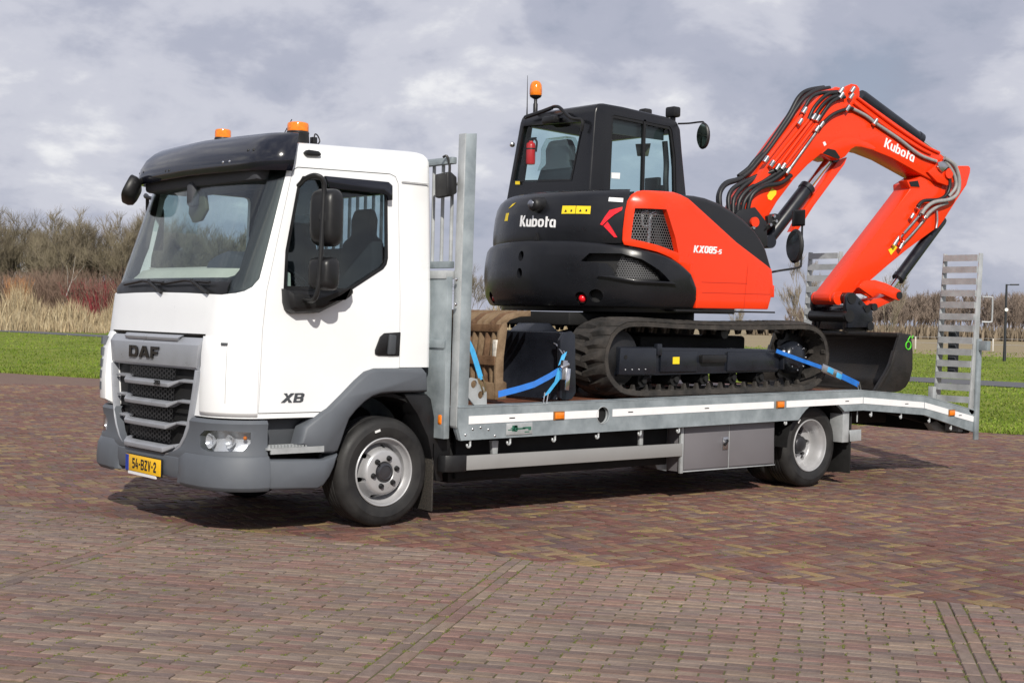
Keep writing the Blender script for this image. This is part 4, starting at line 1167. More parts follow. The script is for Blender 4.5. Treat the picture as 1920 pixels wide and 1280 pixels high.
# ---- headboard
hb_ = ob('headboard', M().box((.44, -1.15, .62), (.49, 1.15, 1.80)), GALV, truck, bevel=.004)
for sg in (-1, 1):
    ps = ob('headboard_post', M().prism([(.500, .72), (.545, .612), (.60, .612), (.622, 2.850), (.520, 2.838)], 'y', sg*1.165, sg*1.226), GALV, hb_, bevel=.004)
    ob('post_flange', M().prism([(.492, .72), (.502, .700), (.522, 2.843), (.512, 2.838)], 'y', sg*1.150, sg*1.2275), GALV_L, ps, bevel=.003)
ob('top_rail', M().box((.475, -1.12, 2.625), (.525, 1.12, 2.675)), GALV, hb_, bevel=.006)
ob('middle_rail', M().box((.465, -1.12, 1.865), (.525, 1.12, 1.915)), GALV, hb_, bevel=.006)
ob('lower_rail', M().box((.43, -1.14, 1.785), (.53, 1.14, 1.845)), GALV_L, hb_, bevel=.006)
n_ = 20
for i in range(n_):
    y = -1.065+i*2.13/(n_-1)
    if i == 0:
        ob('bar', M().cyl((.53, y, 1.9), (.53, y, 2.48), .014, n=10), GALV_L, hb_)
    else:
        ob('bar', M().cyl((.53, y, 1.9), (.53, y, 2.64), .014, n=10), GALV_L, hb_)
ob('cross_bar', M().cyl((.53, -1.15, 2.48), (.53, -.952, 2.48), .012, n=10), GALV_L, hb_)
ob('panel_rib', M().box((.425, -1.14, 1.28), (.442, 1.14, 1.34)), GALV, hb_, bevel=.004)
for z in (1.78, 1.60):
    ob('bolt', M().sphere((.46, -1.225, z), .014, 8, 6), STEEL, hb_)
# work lamp on the headboard
wl = ob('work_lamp', M().loft([[(.46+dx, -1.10+dy, 2.47+dz) for dy, dz in ((-.075*s_, -.085*s_), (.075*s_, -.095*s_), (.085*s_, .075*s_), (-.065*s_, .085*s_))] for dx, s_ in ((-.06, 1.0), (-.02, 1.05), (.05, .7))]), BLACK, hb_, bevel=.012)
ob('lamp_bracket', M().tube(smooth_path([(.48, -1.09, 2.54), (.48, -1.09, 2.62), (.46, -1.08, 2.68), (.44, -1.06, 2.67)], 4), .010, 6), BLACK, wl)
# lashing plate at the foot of the post
le = [(0.645, 0.92), (0.642, 1.04), (0.678, 1.059), (0.733, 1.048), (0.747, 1.011), (0.802, 0.983), (0.827, 0.946), (0.83, 0.856), (0.712, 0.855)]
me = mesh_of(M().prism(le, 'y', -1.16, -1.145), 'lashing_plate', [GALV_L], smooth=0)
for c_, r_ in zip([(0.704, 1.009), (0.773, 0.929)], (.03, .03)):
    me = boolean(me, mesh_of(M().cyl((c_[0], -1.3, c_[1]), (c_[0], -1.0, c_[1]), r_, n=16), 'c', GALV_L, smooth=0))
for v_ in me.vertices: v_.co.z += SHEAR*v_.co.x
link('lashing_plate', me, truck)
# ---- loading ramps, folded upright at the tail
def ramp(y0, y1, zlo, zhi, n, near):
    r_ = ob('ramp', M().prism([(7.30, zlo), (7.36, zlo-.04), (7.42, zlo), (7.485, zhi), (7.42, zhi)], 'y', y0, y0+.016), GALV_L, truck, bevel=.002)
    ob('ramp_rail', M().prism([(7.30, zlo), (7.36, zlo-.04), (7.42, zlo), (7.485, zhi), (7.42, zhi)], 'y', y1-.016, y1), GALV_L, r_, bevel=.002)
    for i in range(n):
        z = zlo+.12+(zhi-.05-zlo-.12)*i/(n-1)
        x = 7.33+(7.45-7.35)*(z-zlo)/(zhi-zlo)
        ob('rung', M().loft([[(x-.030, y, z-.034), (x+.050, y, z-.024), (x+.050, y, z-.012), (x-.013, y, z-.016), (x-.013, y, z+.030), (x-.030, y, z+.034)] for y in (y0+.016, y1-.016)]), GALV_L, r_, smooth=0)
    return r_
rn = ramp(-1.235, -.80, .66, 2.32, 13, True)
ramp(.54, .985, .66, 2.375, 13, False)
ob('ramp_post', M().prism([(7.38, .362), (7.455, .362), (7.47, 1.42), (7.40, 1.42)], 'y', -1.262, -1.237), GALV, rn, bevel=.003)
ob('ramp_handle', M().tube(smooth_path([(7.47, -1.25, 1.60), (7.52, -1.32, 1.60), (7.53, -1.33, 1.63), (7.53, -1.33, 1.83), (7.52, -1.32, 1.86), (7.47, -1.25, 1.86)], 4), .009, 7), GALV_L, rn)
ob('ramp_hinge', M().box((7.40, -1.36, 1.30), (7.47, -1.26, 1.40)), GALV, rn, bevel=.004)
ob('ramp_spring', M().box((7.46, -.95, 1.0), (7.54, -.86, 1.55)), GREY_D, rn, bevel=.01)
ob('ramp_foot', M().box((7.24, -.84, .56), (7.30, -.78, .90)), GALV_L, rn, bevel=.003)

# ================================================================== the excavator on the deck
EX, ER, EW, EF = 3.6, 1.41, 1.05, .45          # tail: arc centre, radius, half width, corner fillet
FX, FY = EX-math.sqrt((ER-EF)**2-(EW-EF)**2), EW-EF
AF_ = math.atan2(FY, EX-FX)
S1 = ER*AF_; S2 = S1+EF*(math.pi/2-AF_)
def tail_pt(s, d=0.):
    """point on the excavator's plan outline at arc length s from the rear middle (positive towards the camera side), pushed out by d"""
    sg = 1 if s >= 0 else -1; a = abs(s)
    if a < S1:
        t = a/ER; return EX-(ER+d)*math.cos(t), -sg*(ER+d)*math.sin(t)
    if a < S2:
        t = AF_+(a-S1)/EF; return FX-(EF+d)*math.cos(t), -sg*(FY+(EF+d)*math.sin(t))
    return FX+a-S2, -sg*(EW+d)
SW = math.radians(11)                           # the boom is swung a little towards the camera side
BX = 4.75
def boom_pt(u, v):
    return BX+u*math.cos(SW)+v*math.sin(SW), -u*math.sin(SW)+v*math.cos(SW)

ORANGE = mat('orange_machine_paint', (.80, .042, .007), .30, spec=.35, coat=.2, var=.03, vscale=2, rvar=.05)
DARKB = mat('charcoal_machine_paint', (.0095, .0100, .0125), .28, spec=.4, coat=.12, var=.15, vscale=2.5, rvar=.08)
DARKM = mat('charcoal_matt_paint', (.013, .0135, .016), .42, var=.15, vscale=4)
NAVY = mat('blue_black_frame_paint', (.011, .013, .019), .32, coat=.1, var=.2, vscale=5)
TRACKM = mat('dusty_track_rubber', (.022, .021, .020), .8, var=.35, vscale=6, bump=.35, bscale=60, col2=(.055, .047, .041), rvar=0)
HOSE = mat('black_hydraulic_hose', (.014, .014, .016), .45, var=.1)
HOSE_G = mat('grey_sleeved_hose', (.27, .27, .27), .5, var=.15, vscale=30)
DIRTB = mat('worn_bucket_steel', (.012, .0115, .011), .42, var=.3, vscale=4, bump=.2, bscale=50, col2=(.024, .020, .018))
XGLASS = glass('excavator_cab_glass', (.82, .95, .945), .0)
STICKY = mat('yellow_sticker', (.85, .62, .02), .45)
STICKW = mat('white_lettering', (.82, .82, .83), .4)
STICKR = mat('red_reflector', (.75, .012, .022), .25, coat=.5)
exc = empty('tracked_excavator', (3.6, 0, .89), 'orange and black tracked excavator with raised boom riding on the lorry platform', 'excavator')
def xo(name, mb, m_, parent=exc, **k):
    return ob(name, mb, m_, parent, shear=True, **k)
def smap(s, d, z):
    x, y = tail_pt(s, d)
    return (x, y, z)
def remap_mesh(me, fn):
    for v_ in me.vertices:
        x, y, z = fn(*v_.co)
        v_.co = (x, y, z+SHEAR*x)
    bm = bmesh.new(); bm.from_mesh(me); bmesh.ops.recalc_face_normals(bm, faces=bm.faces); bm.to_mesh(me); bm.free()
def wrap(name, poly, d0, d1, m_, parent=exc, bevel=.0, holes=(), bulge=None, step=.05, smooth=35, zstep=None):
    """a plate cut to poly (s, z), from depth d0 to d1, bent round the excavator's outline"""
    me = mesh_of(M().prism(poly, 'y', d0, d1), name, m_, bevel=bevel, smooth=0)
    for h in holes:
        me = boolean(me, mesh_of(M().prism(h, 'y', d0-.2, d1+.2), 'c', m_, smooth=0))
    bm = bmesh.new(); bm.from_mesh(me)
    ss = [v_.co.x for v_ in bm.verts]; zs = [v_.co.z for v_ in bm.verts]
    s = math.ceil(min(ss)/step)*step
    while s < max(ss):
        bmesh.ops.bisect_plane(bm, geom=bm.verts[:]+bm.edges[:]+bm.faces[:], plane_co=(s, 0, 0), plane_no=(1, 0, 0), dist=1e-5)
        s += step
    if zstep:
        z = math.ceil(min(zs)/zstep)*zstep
        while z < max(zs):
            bmesh.ops.bisect_plane(bm, geom=bm.verts[:]+bm.edges[:]+bm.faces[:], plane_co=(0, 0, z), plane_no=(0, 0, 1), dist=1e-5)
            z += zstep
    bm.to_mesh(me); bm.free()
    remap_mesh(me, lambda s_, d, z_: smap(s_, d+(bulge(s_, z_) if bulge else 0), z_))
    me.materials.clear(); me.materials.append(m_)
    shade(me, smooth)
    return link(name, me, parent)
# ---- counterweight
half = [(1.727, 1.60), (1.722, 1.68), (1.700, 1.78), (1.62, 1.90), (1.52, 1.962), (1.40, 2.015), (1.25, 2.058), (1.10, 2.088), (.95, 2.112), (.75, 2.138), (.54, 2.155), (.25, 2.165), (0, 2.168)]
cwp = half+[(-s, z) for s, z in half[-2::-1]]
SLOT = [(.60, 1.985), (.67, 2.052), (.94, 2.050), (1.10, 2.005), (1.25, 1.915), (1.345, 1.835), (1.36, 1.822), (1.05, 1.828), (.90, 1.858), (.86, 1.93), (.82, 1.965)]
LAMP = [(.60+.055*math.cos(R(a)), 1.672+.055*math.sin(R(a))) for a in range(0, 360, 24)]
CUP = [(.735+.062*math.cos(R(a)), 1.695+.055*math.sin(R(a))) for a in range(0, 360, 24)]
HOL = [[(-.032+.034*math.cos(R(a)), z+.045*math.sin(R(a))) for a in range(0, 360, 24)] for z in (1.885, 2.035)]
LAMP2 = [(-s, z) for s, z in LAMP]
def cwb(s, z):
    t = (z-1.60)/.55
    return .012+.035*math.sin(min(1, max(0, t))*math.pi)-.03*max(0, .16-t)/.16
cw = wrap('counterweight', cwp, -.10, 0, DARKB, bevel=.022, holes=[SLOT, LAMP, CUP, LAMP2]+HOL, bulge=cwb, zstep=.07, smooth=40)
wrap('recess_backing', [(-.75, 1.63), (1.5, 1.63), (1.5, 1.80), (1.2, 2.0), (.9, 2.06), (-.2, 2.10), (-.75, 1.9)], -.16, -.055, mat('recess_black', (.008, .008, .009), .6), cw)
# grey mesh inside the slot
def hexmesh(poly, cell, d, bar=.2, cut_=None):
    mb = M()
    s0, s1 = min(p[0] for p in poly), max(p[0] for p in poly); z0, z1 = min(p[1] for p in poly), max(p[1] for p in poly)
    def inp(s, z):
        c = False; n = len(poly)
        for i in range(n):
            (xa, ya), (xb_, yb) = poly[i], poly[(i+1) % n]
            if (ya > z) != (yb > z) and s < (xb_-xa)*(z-ya)/(yb-ya)+xa: c = not c
        return c
    k = 0; z = z0
    while z <= z1:
        s = s0+(cell/2 if k % 2 else 0)
        while s <= s1:
            if inp(s, z):
                r0, r1 = cell*.585, cell*(.585-bar)
                ri = [(s+r*math.cos(R(60*j+30)), z+r*math.sin(R(60*j+30))) for r in (r0, r1) for j in range(6)]
                mb.add([smap(a, d, b) for a, b in ri], [(j, (j+1) % 6, 6+(j+1) % 6, 6+j) for j in range(6)])
            s += cell
        z += cell*.866; k += 1
    return mb
MESHM = mat('dark_mesh', (.13, .13, .135), .4, metal=.5)
xo('slot_mesh', hexmesh([(.88, 1.84), (.93, 2.03), (1.08, 1.99), (1.24, 1.90), (1.33, 1.83)], .022, -.03), MESHM, cw, smooth=0)
wrap('slot_ledge', [(.75, 1.858), (.84, 1.845), (1.05, 1.806), (1.42, 1.800), (1.36, 1.822), (1.05, 1.830), (.86, 1.866)], -.04, .030, DARKB, cw, bevel=.004, bulge=cwb)
for s in (.60, -.60):
    x, y = tail_pt(s, -.02); a = s/ER
    n_ = Vector((-math.cos(a), -math.sin(a), 0))
    xo('tail_lamp', M().sphere((x, y, 1.672), .034, 14, 8), STICKR, cw, smooth=60)
    xo('lamp_ring', M().tube([Vector((x, y, 1.672))+n_*-.02, Vector((x, y, 1.672))+n_*.02], [.05, .048], 18, False), CHROME, cw, smooth=50)
for z in (2.035, 1.885):
    x, y = tail_pt(-.032, -.05)
    xo('bolt_socket', M().sphere((x, y, z-.01), .022, 10, 8), GREY_D, cw, smooth=60)
# ---- engine hood: loft of the outline, drawn in towards the top
def outline(d, x1, n=44, s1=None):
    sm_ = S2+x1-FX
    pts = [tail_pt(-sm_+(sm_+.99)*i/n, d) for i in range(n+1)]
    return pts
rings = []
for z, d in ((2.135, -.10), (2.14, -.035), (2.18, -.028), (2.28, -.030), (2.40, -.042), (2.48, -.060), (2.54, -.090), (2.58, -.13), (2.602, -.18), (2.612, -.26), (2.618, -.40)):
    rings.append([(x, y, z) for x, y in outline(d, 2.98)])
hood = xo('engine_hood', M().loft(rings), DARKB, smooth=50)
# lettering and stickers on the hood; hood surface depth by height
def hd_(z): return lerp_tab([(2.14, -.035), (2.18, -.028), (2.28, -.030), (2.40, -.042), (2.48, -.060), (2.54, -.090), (2.58, -.13)], z)[0]
def on_hood(s0, z0, slope=0.):
    return lambda u, v, d: smap(s0+u, hd_(z0+v)+.003+d, z0+v+slope*u)
ktw = text_width('Kubota', .098, .10, 1.02)
xo('maker_name', letters('Kubota', .098, on_hood(-.14, 2.298, -.05), .10, .452/ktw*1.02, .0, .003), STICKW, hood, smooth=0)
def sticker(poly, m_, parent, name, dd=.004, surf=hd_):
    n = len(poly)
    mb = M()
    mb.add([smap(s, surf(z)+dd, z) for s, z in poly]+[smap(s, surf(z)-.004, z) for s, z in poly], [tuple(range(n))]+[(i, i+n, (i+1) % n+n, (i+1) % n) for i in range(n)])
    return xo(name, mb, m_, parent, smooth=0)
y1_ = sticker([(.363, 2.392), (.43, 2.392), (.499, 2.39), (.499, 2.458), (.43, 2.460), (.363, 2.462)], STICKY, hood, 'warning_sticker')
y2_ = sticker([(.506, 2.39), (.57, 2.388), (.643, 2.385), (.643, 2.453), (.57, 2.456), (.506, 2.458)], STICKY, hood, 'warning_sticker')
for p_, s in ((y1_, .37), (y2_, .515)):
    sticker([(s+.022, 2.408), (s+.046, 2.408), (s+.034, 2.430)], INK, p_, 'warning_triangle', .007)
    sticker([(s+.084, 2.408), (s+.098, 2.408), (s+.098, 2.426), (s+.084, 2.426)], INK, p_, 'warning_pictogram', .007)
sticker([(-.41, 2.47), (-.34, 2.49), (-.30, 2.52), (-.36, 2.51)], STICKY, hood, 'warning_sticker')
sticker([(-.45, 2.36), (-.39, 2.36), (-.385, 2.43), (-.44, 2.43)], STICKY, hood, 'warning_sticker')
sticker([(.80, 2.493), (.93, 2.485), (.93, 2.52), (.80, 2.528)], STICKW, hood, 'paper_label')
r1 = [(.741, 2.296), (.775, 2.355), (.818, 2.416), (.87, 2.430), (.93, 2.445), (.925, 2.415), (.862, 2.378), (.81, 2.335), (.761, 2.286)]
r2 = [(.772, 2.282), (.806, 2.318), (.85, 2.26), (.895, 2.187), (.868, 2.187), (.82, 2.235)]
sticker(r1, STICKR, hood, 'tail_reflector', .010); sticker(r2, STICKR, hood, 'tail_reflector', .010)
cx_, cy_ = tail_pt(.095, -.06)
cm = xo('rear_camera', M().lathe([(0, -.10), (.045, -.095), (.062, -.08), (.068, -.04), (.068, .05)], (cx_, cy_, 2.478), 'x', 20), BLACK, hood, smooth=45)
xo('camera_lens', M().lathe([(0, -.112), (.024, -.108), (.034, -.094)], (cx_-.005, cy_+.01, 2.483), 'x', 16), mat('lens_glass', (.20, .21, .25), .08, metal=.6), cm, smooth=60)
sticker([(.08, 2.17), (.13, 2.17), (.12, 2.215), (.105, 2.235), (.09, 2.215)], BLACK, hood, 'hood_lock', .02)
# ---- base plate and slew ring
mb = M(); mb.prism([tail_pt(-1.45+2.9*i/24, -.12) for i in range(25)]+[(4.62, -.30), (4.62, .30)], 'z', 1.56, 1.64)
xo('slew_frame', mb, DARKM, bevel=.006)
xo('slew_ring', M().cyl((3.60, 0, 1.36), (3.60, 0, 1.57), .52, n=40), BLACK_M, smooth=40)
xo('edge_plate', M().box((3.0, -1.03, 1.575), (4.33, -.90, 1.59)), BLACK, bevel=.002)
# ---- orange side panel with the mesh window
OP = [(1.730, 1.605), (1.730, 1.70), (1.705, 1.79), (1.63, 1.905), (1.525, 1.970), (1.40, 2.025), (1.25, 2.068), (1.10, 2.098), (.955, 2.122), (.938, 2.16), (.941, 2.255), (.955, 2.40), (.972, 2.49), (1.005, 2.545), (1.06, 2.577), (1.12, 2.586), (1.474, 2.592), (1.54, 2.575), (1.616, 2.535), (2.242, 2.198), (2.673, 2.006), (2.742, 1.972), (2.772, 1.80), (2.702, 1.608)]
MW = [(1.012, 2.174), (1.025, 2.32), (1.040, 2.431), (1.331, 2.431), (1.449, 2.197), (1.491, 2.072), (1.37, 2.098), (1.248, 2.127)]
def opb(s, z):
    top = -.20*max(0, (z-2.50)/.10)**2*(1 if s < 1.6 else .3) if z > 2.50 else 0
    return .006+top*.35
panel_ = wrap('side_panel', OP, -.05, 0, ORANGE, bevel=.010, holes=[MW], bulge=opb, zstep=.08, smooth=40)
xo('panel_mesh', hexmesh(offset_poly(MW, .01), .026, -.045, .16), MESHM, panel_, smooth=0)
wrap('engine_bay', [(1.0, 2.06), (1.52, 2.06), (1.5, 2.2), (1.33, 2.45), (1.0, 2.45)], -.32, -.28, BLACK_M, panel_)
def sp(s, d, z): return smap(s, d, z)
xo('exhaust_pipe', M().tube(smooth_path([sp(1.20, -.085, 2.10), sp(1.21, -.085, 2.30), sp(1.22, -.085, 2.37), sp(1.29, -.085, 2.40)], 5), .022, 10), STEEL, panel_, smooth=60)
xo('coolant_pipe', M().tube(smooth_path([sp(1.20, -.08, 2.29), sp(1.14, -.08, 2.285), sp(1.125, -.08, 2.33), sp(1.13, -.08, 2.39), sp(1.19, -.08, 2.405)], 5), .016, 8), STEEL, panel_, smooth=60)
xo('radiator_core', M().add([sp(1.31, -.12, 2.10), sp(1.42, -.12, 2.10), sp(1.38, -.12, 2.30), sp(1.31, -.12, 2.30)], [(0, 1, 2, 3)]), mat('radiator', (.07, .07, .07), .5, metal=.5), panel_)
kxw = text_width('KX085-s', .062, .12, 1.0)
xo('model_number', letters('KX085', .062, lambda u, v, d: smap(1.678+u, .008+d, 2.083+v), .11, 1.12, .18, .003), STICKW, panel_, smooth=0)
xo('model_suffix', letters('-5', .040, lambda u, v, d: smap(1.678+text_width('KX085', .062, .11, 1.12)+.012+u, .008+d, 2.083+v), .14, 1.15, .18, .003), STICKW, panel_, smooth=0)
# shut line across the panel
for a, b, c_, d in ((1.79, 1.832, 2.40, 1.835), (1.80, 1.742, 2.72, 1.745), (2.36, 1.61, 2.40, 1.99)):
    sl = M(); w_ = .004
    if abs(b-d) < .05: sl.add([sp(a, .0085, b-w_/2), sp(c_, .0085, d-w_/2), sp(c_, .0085, d+w_/2), sp(a, .0085, b+w_/2)], [(0, 1, 2, 3)])
    else: sl.add([sp(a-w_/2, .0085, b), sp(a+w_/2, .0085, b), sp(c_+w_/2, .0085, d), sp(c_-w_/2, .0085, d)], [(0, 1, 2, 3)])
    xo('shut_line', sl, mat('panel_gap', (.45, .02, .006), .6), panel_, smooth=0)
xo('panel_inner', M().box((3.2, -1.0, 1.66), (4.26, -.45, 1.98)), DARKM, panel_, bevel=.02)
xo('front_hinge', M().box((4.285, -1.02, 1.72), (4.325, -.95, 1.83)), ORANGE, panel_, bevel=.006)
# ---- black tank cover that slopes to the front
cv = [(3.065, 2.591), (3.157, 2.581), (3.281, 2.582), (3.407, 2.573), (3.578, 2.541), (3.753, 2.488), (3.932, 2.412), (4.07, 2.332), (4.176, 2.242), (4.248, 2.158), (4.311, 2.034), (4.341, 1.98), (4.345, 1.888), (3.227, 1.857)]
xo('tank_cover', M().prism(cv, 'y', -.985, -.42), DARKM, bevel=.05, seg=4, smooth=50)
# ---- cab
def cab_warp(x, y, z):
    if y > 0: y *= 1-.135*max(0, z-2.5)/.95
    return (x, y, z)
CO = [(2.86, 1.66), (2.895, 2.60), (2.945, 3.36), (2.960, 3.41), (2.995, 3.448), (3.06, 3.456), (3.30, 3.452), (3.92, 3.418), (4.03, 3.392), (4.085, 3.32), (4.12, 3.10), (4.20, 2.66), (4.20, 1.66)]
me = mesh_of(M().prism(CO, 'y', -.03, 1.16), 'operator_cab', [DARKB, TRIMG], bevel=.05, seg=4, smooth=40)
CI = offset_poly(CO, -.06)
inn_ = M(); inn_.prism(CI, 'y', .03, 1.10, 0)
me = boolean(me, mesh_of(inn_, 'c', [DARKM, TRIMG], smooth=0))
SWIN = [(3.135, 2.55), (3.155, 3.345), (3.18, 3.362), (3.93, 3.330), (3.962, 3.30), (4.02, 3.05), (4.055, 2.55)]
RWN = [(.215, 2.755), (1.060, 2.795), (.965, 3.32), (.940, 3.338), (.135, 3.305), (.115, 3.290)]
FWN = [(.08, 1.95), (1.08, 1.95), (1.04, 3.28), (.08, 3.28)]
for poly, ax, a, b in ((SWIN, 'y', -.5, .08), ([(3.05, 2.3), (3.07, 3.33), (3.95, 3.30), (4.05, 2.3)], 'y', 1.0, 1.5), (RWN, 'x', 2.6, 3.06), (FWN, 'x', 3.98, 4.5)):
    if ax == 'x':   # undo the warp of the far side, so that the opening ends where it should
        poly = [(y/(1-.135*max(0, z-2.5)/.95) if y > 0 else y, z) for y, z in poly]
    me = boolean(me, mesh_of(M().prism(poly, ax, a, b), 'c', [DARKM, TRIMG], smooth=0), smooth=40)
remap_mesh(me, cab_warp); shade(me, 40)
xc = link('operator_cab', me, exc)
xo('side_pane', M().add([(x, -.012, z) for x, z in SWIN], [tuple(range(len(SWIN)))]), XGLASS, xc, smooth=0)
xo('far_pane', M().add([cab_warp(x, 1.13, z) for x, z in ((3.05, 2.3), (3.07, 3.33), (3.95, 3.30), (4.05, 2.3))], [(0, 1, 2, 3)]), XGLASS, xc, smooth=0)
def rearx(z): return lerp_tab([(1.66, 2.86), (2.60, 2.895), (3.36, 2.945)], z)[0]
xo('rear_pane', M().add([(rearx(z)+.02, y, z) for y, z in RWN], [tuple(range(len(RWN)))]), XGLASS, xc, smooth=0)
xo('front_pane', M().add([(4.13-.10*(z-2.6), y, z) for y, z in FWN], [tuple(range(len(FWN)))]), XGLASS, xc, smooth=0)
# seals round the glass
def frame(poly, w_, fn, m_, name, parent, th=.02):
    q = offset_poly(poly, -w_); n = len(poly); mb = M()
    mb.add([fn(a, b, 0) for a, b in poly]+[fn(a, b, 0) for a, b in q]+[fn(a, b, th) for a, b in q], [(i, (i+1) % n, n+(i+1) % n, n+i) for i in range(n)]+[(n+i, n+(i+1) % n, 2*n+(i+1) % n, 2*n+i) for i in range(n)])
    return xo(name, mb, m_, parent, smooth=0)
frame(SWIN, .026, lambda x, z, d: (x, -.024+d, z), BLACK, 'window_seal', xc)
frame(RWN, .014, lambda y, z, d: (rearx(z)-.006+d, y, z), BLACK, 'window_seal', xc)
xo('window_bar', M().box((3.575, -.03, 2.55), (3.605, .0, 3.36)), BLACK, xc, smooth=0)
xo('sun_blind', M().box((3.18, .02, 3.20), (3.90, .03, 3.36)), mat('smoked_band', (.015, .017, .02), .3), xc, smooth=0)
sl_ = [(3.168, 2.834), (3.276, 2.839), (3.273, 2.784), (3.17, 2.782)]
lbl = xo('label', M().prism(sl_, 'y', -.036, -.028), STICKW, xc, smooth=0)
# interior: seat under a plastic cover, console, levers
XSEAT = mat('operator_seat', (.020, .024, .032), .7, var=.2)
xo('operator_seat', M().loft([[(a, .62-w_, z), (a, .62+w_, z), (b, .62+w_, z), (b, .62-w_, z)] for a, b, w_, z in ((3.10, 3.26, .25, 2.2), (3.07, 3.24, .27, 2.55), (3.06, 3.22, .27, 2.80), (3.06, 3.20, .22, 2.92), (3.07, 3.19, .16, 2.96), (3.07, 3.18, .17, 3.10), (3.08, 3.17, .13, 3.18))]).box((3.1, .36, 2.1), (3.7, .88, 2.3)), XSEAT, xc, bevel=.03, seg=3)
xo('plastic_cover', M().loft([[(a, .62-w_, z), (a, .62+w_, z), (b, .62+w_, z), (b, .62-w_, z)] for a, b, w_, z in ((3.045, 3.22, .235, 2.90), (3.05, 3.21, .20, 2.975), (3.05, 3.20, .195, 3.11), (3.06, 3.18, .14, 3.20))], False, True), glass('clear_film', (.86, .90, .88), .10, .25), xc, smooth=0)
xo('control_lever', M().tube([(3.75, .30, 2.3), (3.78, .30, 2.62), (3.77, .30, 2.72)], [.012, .012, .025], 8).tube([(3.75, .92, 2.3), (3.78, .92, 2.62)], .012, 8), BLACK, xc)
xo('monitor', M().box((3.92, .10, 2.62), (3.97, .28, 2.86)), BLACK, xc, bevel=.01)
xo('pillar_hoses', M().tube(smooth_path([(3.17, .06, 2.55), (3.19, .06, 2.9), (3.15, .06, 3.1), (3.17, .06, 3.25)], 4), .022, 7), BLACK, xc)
xo('front_pillar_gear', M().tube(smooth_path([(4.02, .06, 2.5), (3.99, .06, 2.8), (4.0, .07, 3.0), (3.96, .06, 3.2)], 4), .028, 7).box((3.93, .05, 2.6), (4.0, .12, 2.78)), BLACK, xc)
xo('cab_mirror_inside', M().loft([[(3.80+dx, y, z) for y, z in ((.10, 3.17), (.30, 3.18), (.27, 3.06), (.13, 3.05))] for dx in (0, .015)]), MATS['mirror_film'], xc, bevel=.006)
# roof: beacon, aerial, lamps, wiper, mirror
bz = xo('beacon', M().lathe([(0, 3.60), (.055, 3.60), (.060, 3.615), (.060, 3.66), (.055, 3.70), (.040, 3.728), (.018, 3.74), (0, 3.742)], (2.952, .80, 0), 'z', 20), AMBER, xc, smooth=50)
xo('beacon_foot', M().lathe([(0, 3.44), (.022, 3.44), (.022, 3.52), (.016, 3.53), (.016, 3.565), (.05, 3.585), (.058, 3.60), (0, 3.602)], (2.952, .80, 0), 'z', 16), BLACK, bz, smooth=40)
xo('aerial', M().tube([(2.90, .86, 3.42), (2.90, .86, 3.50), (2.895, .86, 3.79)], [.008, .005, .002], 6), BLACK, xc)
for x, y, w_ in ((3.93, .30, .10), (4.02, .02, .12)):
    lp_ = xo('work_lamp', M().box((x-.05, y-w_/2, 3.43), (x+.05, y+w_/2, 3.53)), BLACK, xc, bevel=.018)
    xo('lamp_foot', M().box((x-.02, y-.02, 3.38), (x+.02, y+.02, 3.44)), BLACK, lp_, bevel=.004)
xo('mirror_arm', M().tube(smooth_path([(4.05, -.02, 3.37), (4.10, -.12, 3.37), (4.13, -.23, 3.375), (4.14, -.27, 3.36), (4.14, -.28, 3.25)], 4), .009, 7), BLACK, xc)
mh = xo('cab_mirror', M().lathe([(0, -.02), (.10, -.018), (.115, 0), (.11, .018), (0, .025)], (0, 0, 0), 'y', 20), BLACK, xc, smooth=50)
mh.data.transform(Matrix.Translation((4.10, -.30, 3.235+SHEAR*4.1)) @ Matrix.Rotation(R(-84), 4, 'Z') @ Matrix.Diagonal((.62, 1, 1.1, 1)))
mg = xo('mirror_glass', M().lathe([(0, -.0225), (.098, -.0205)], (0, 0, 0), 'y', 20), mat('grass_tint_mirror', (.30, .38, .30), .05, metal=1), mh, smooth=0)  # green reflection of the grass put into the glass colour
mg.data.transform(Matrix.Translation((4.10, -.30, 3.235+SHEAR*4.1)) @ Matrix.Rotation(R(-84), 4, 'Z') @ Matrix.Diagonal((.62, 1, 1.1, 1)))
wpx = [(0.066, 3.289), (0.08, 3.194), (0.227, 3.328), (0.394, 3.442), (0.505, 3.459), (0.767, 3.404), (0.616, 3.427), (0.872, 3.395)]
wp_ = M()
wp_.tube(smooth_path([(2.885, wpx[1][0], wpx[1][1]), (2.875, wpx[0][0], wpx[0][1]), (2.88, wpx[2][0], wpx[2][1]), (2.89, wpx[3][0], wpx[3][1]), (2.91, wpx[4][0], wpx[4][1])], 4), .016, 7)
wp_.tube([(2.90, wpx[4][0], wpx[4][1]-.01), (2.89, wpx[6][0], wpx[6][1]), (2.89, wpx[7][0], wpx[7][1])], .02, 7)
xo('rear_wiper', wp_, BLACK, xc)
xo('rear_work_lamp', M().box((2.85, .42, 3.30), (2.93, .60, 3.37)), BLACK, xc, bevel=.02)
xo('side_lamp', M().sphere((2.93, 1.10, 3.16), .028, 10, 8), CHROME, xc)
sticker_ = [(0.995, 2.796), (0.929, 2.792), (0.927, 2.761), (0.994, 2.765)]
xo('warning_sticker', M().add([(rearx(2.7)-.012, y, z) for y, z in sticker_], [(0, 1, 2, 3)]), STICKY, xc, smooth=0)
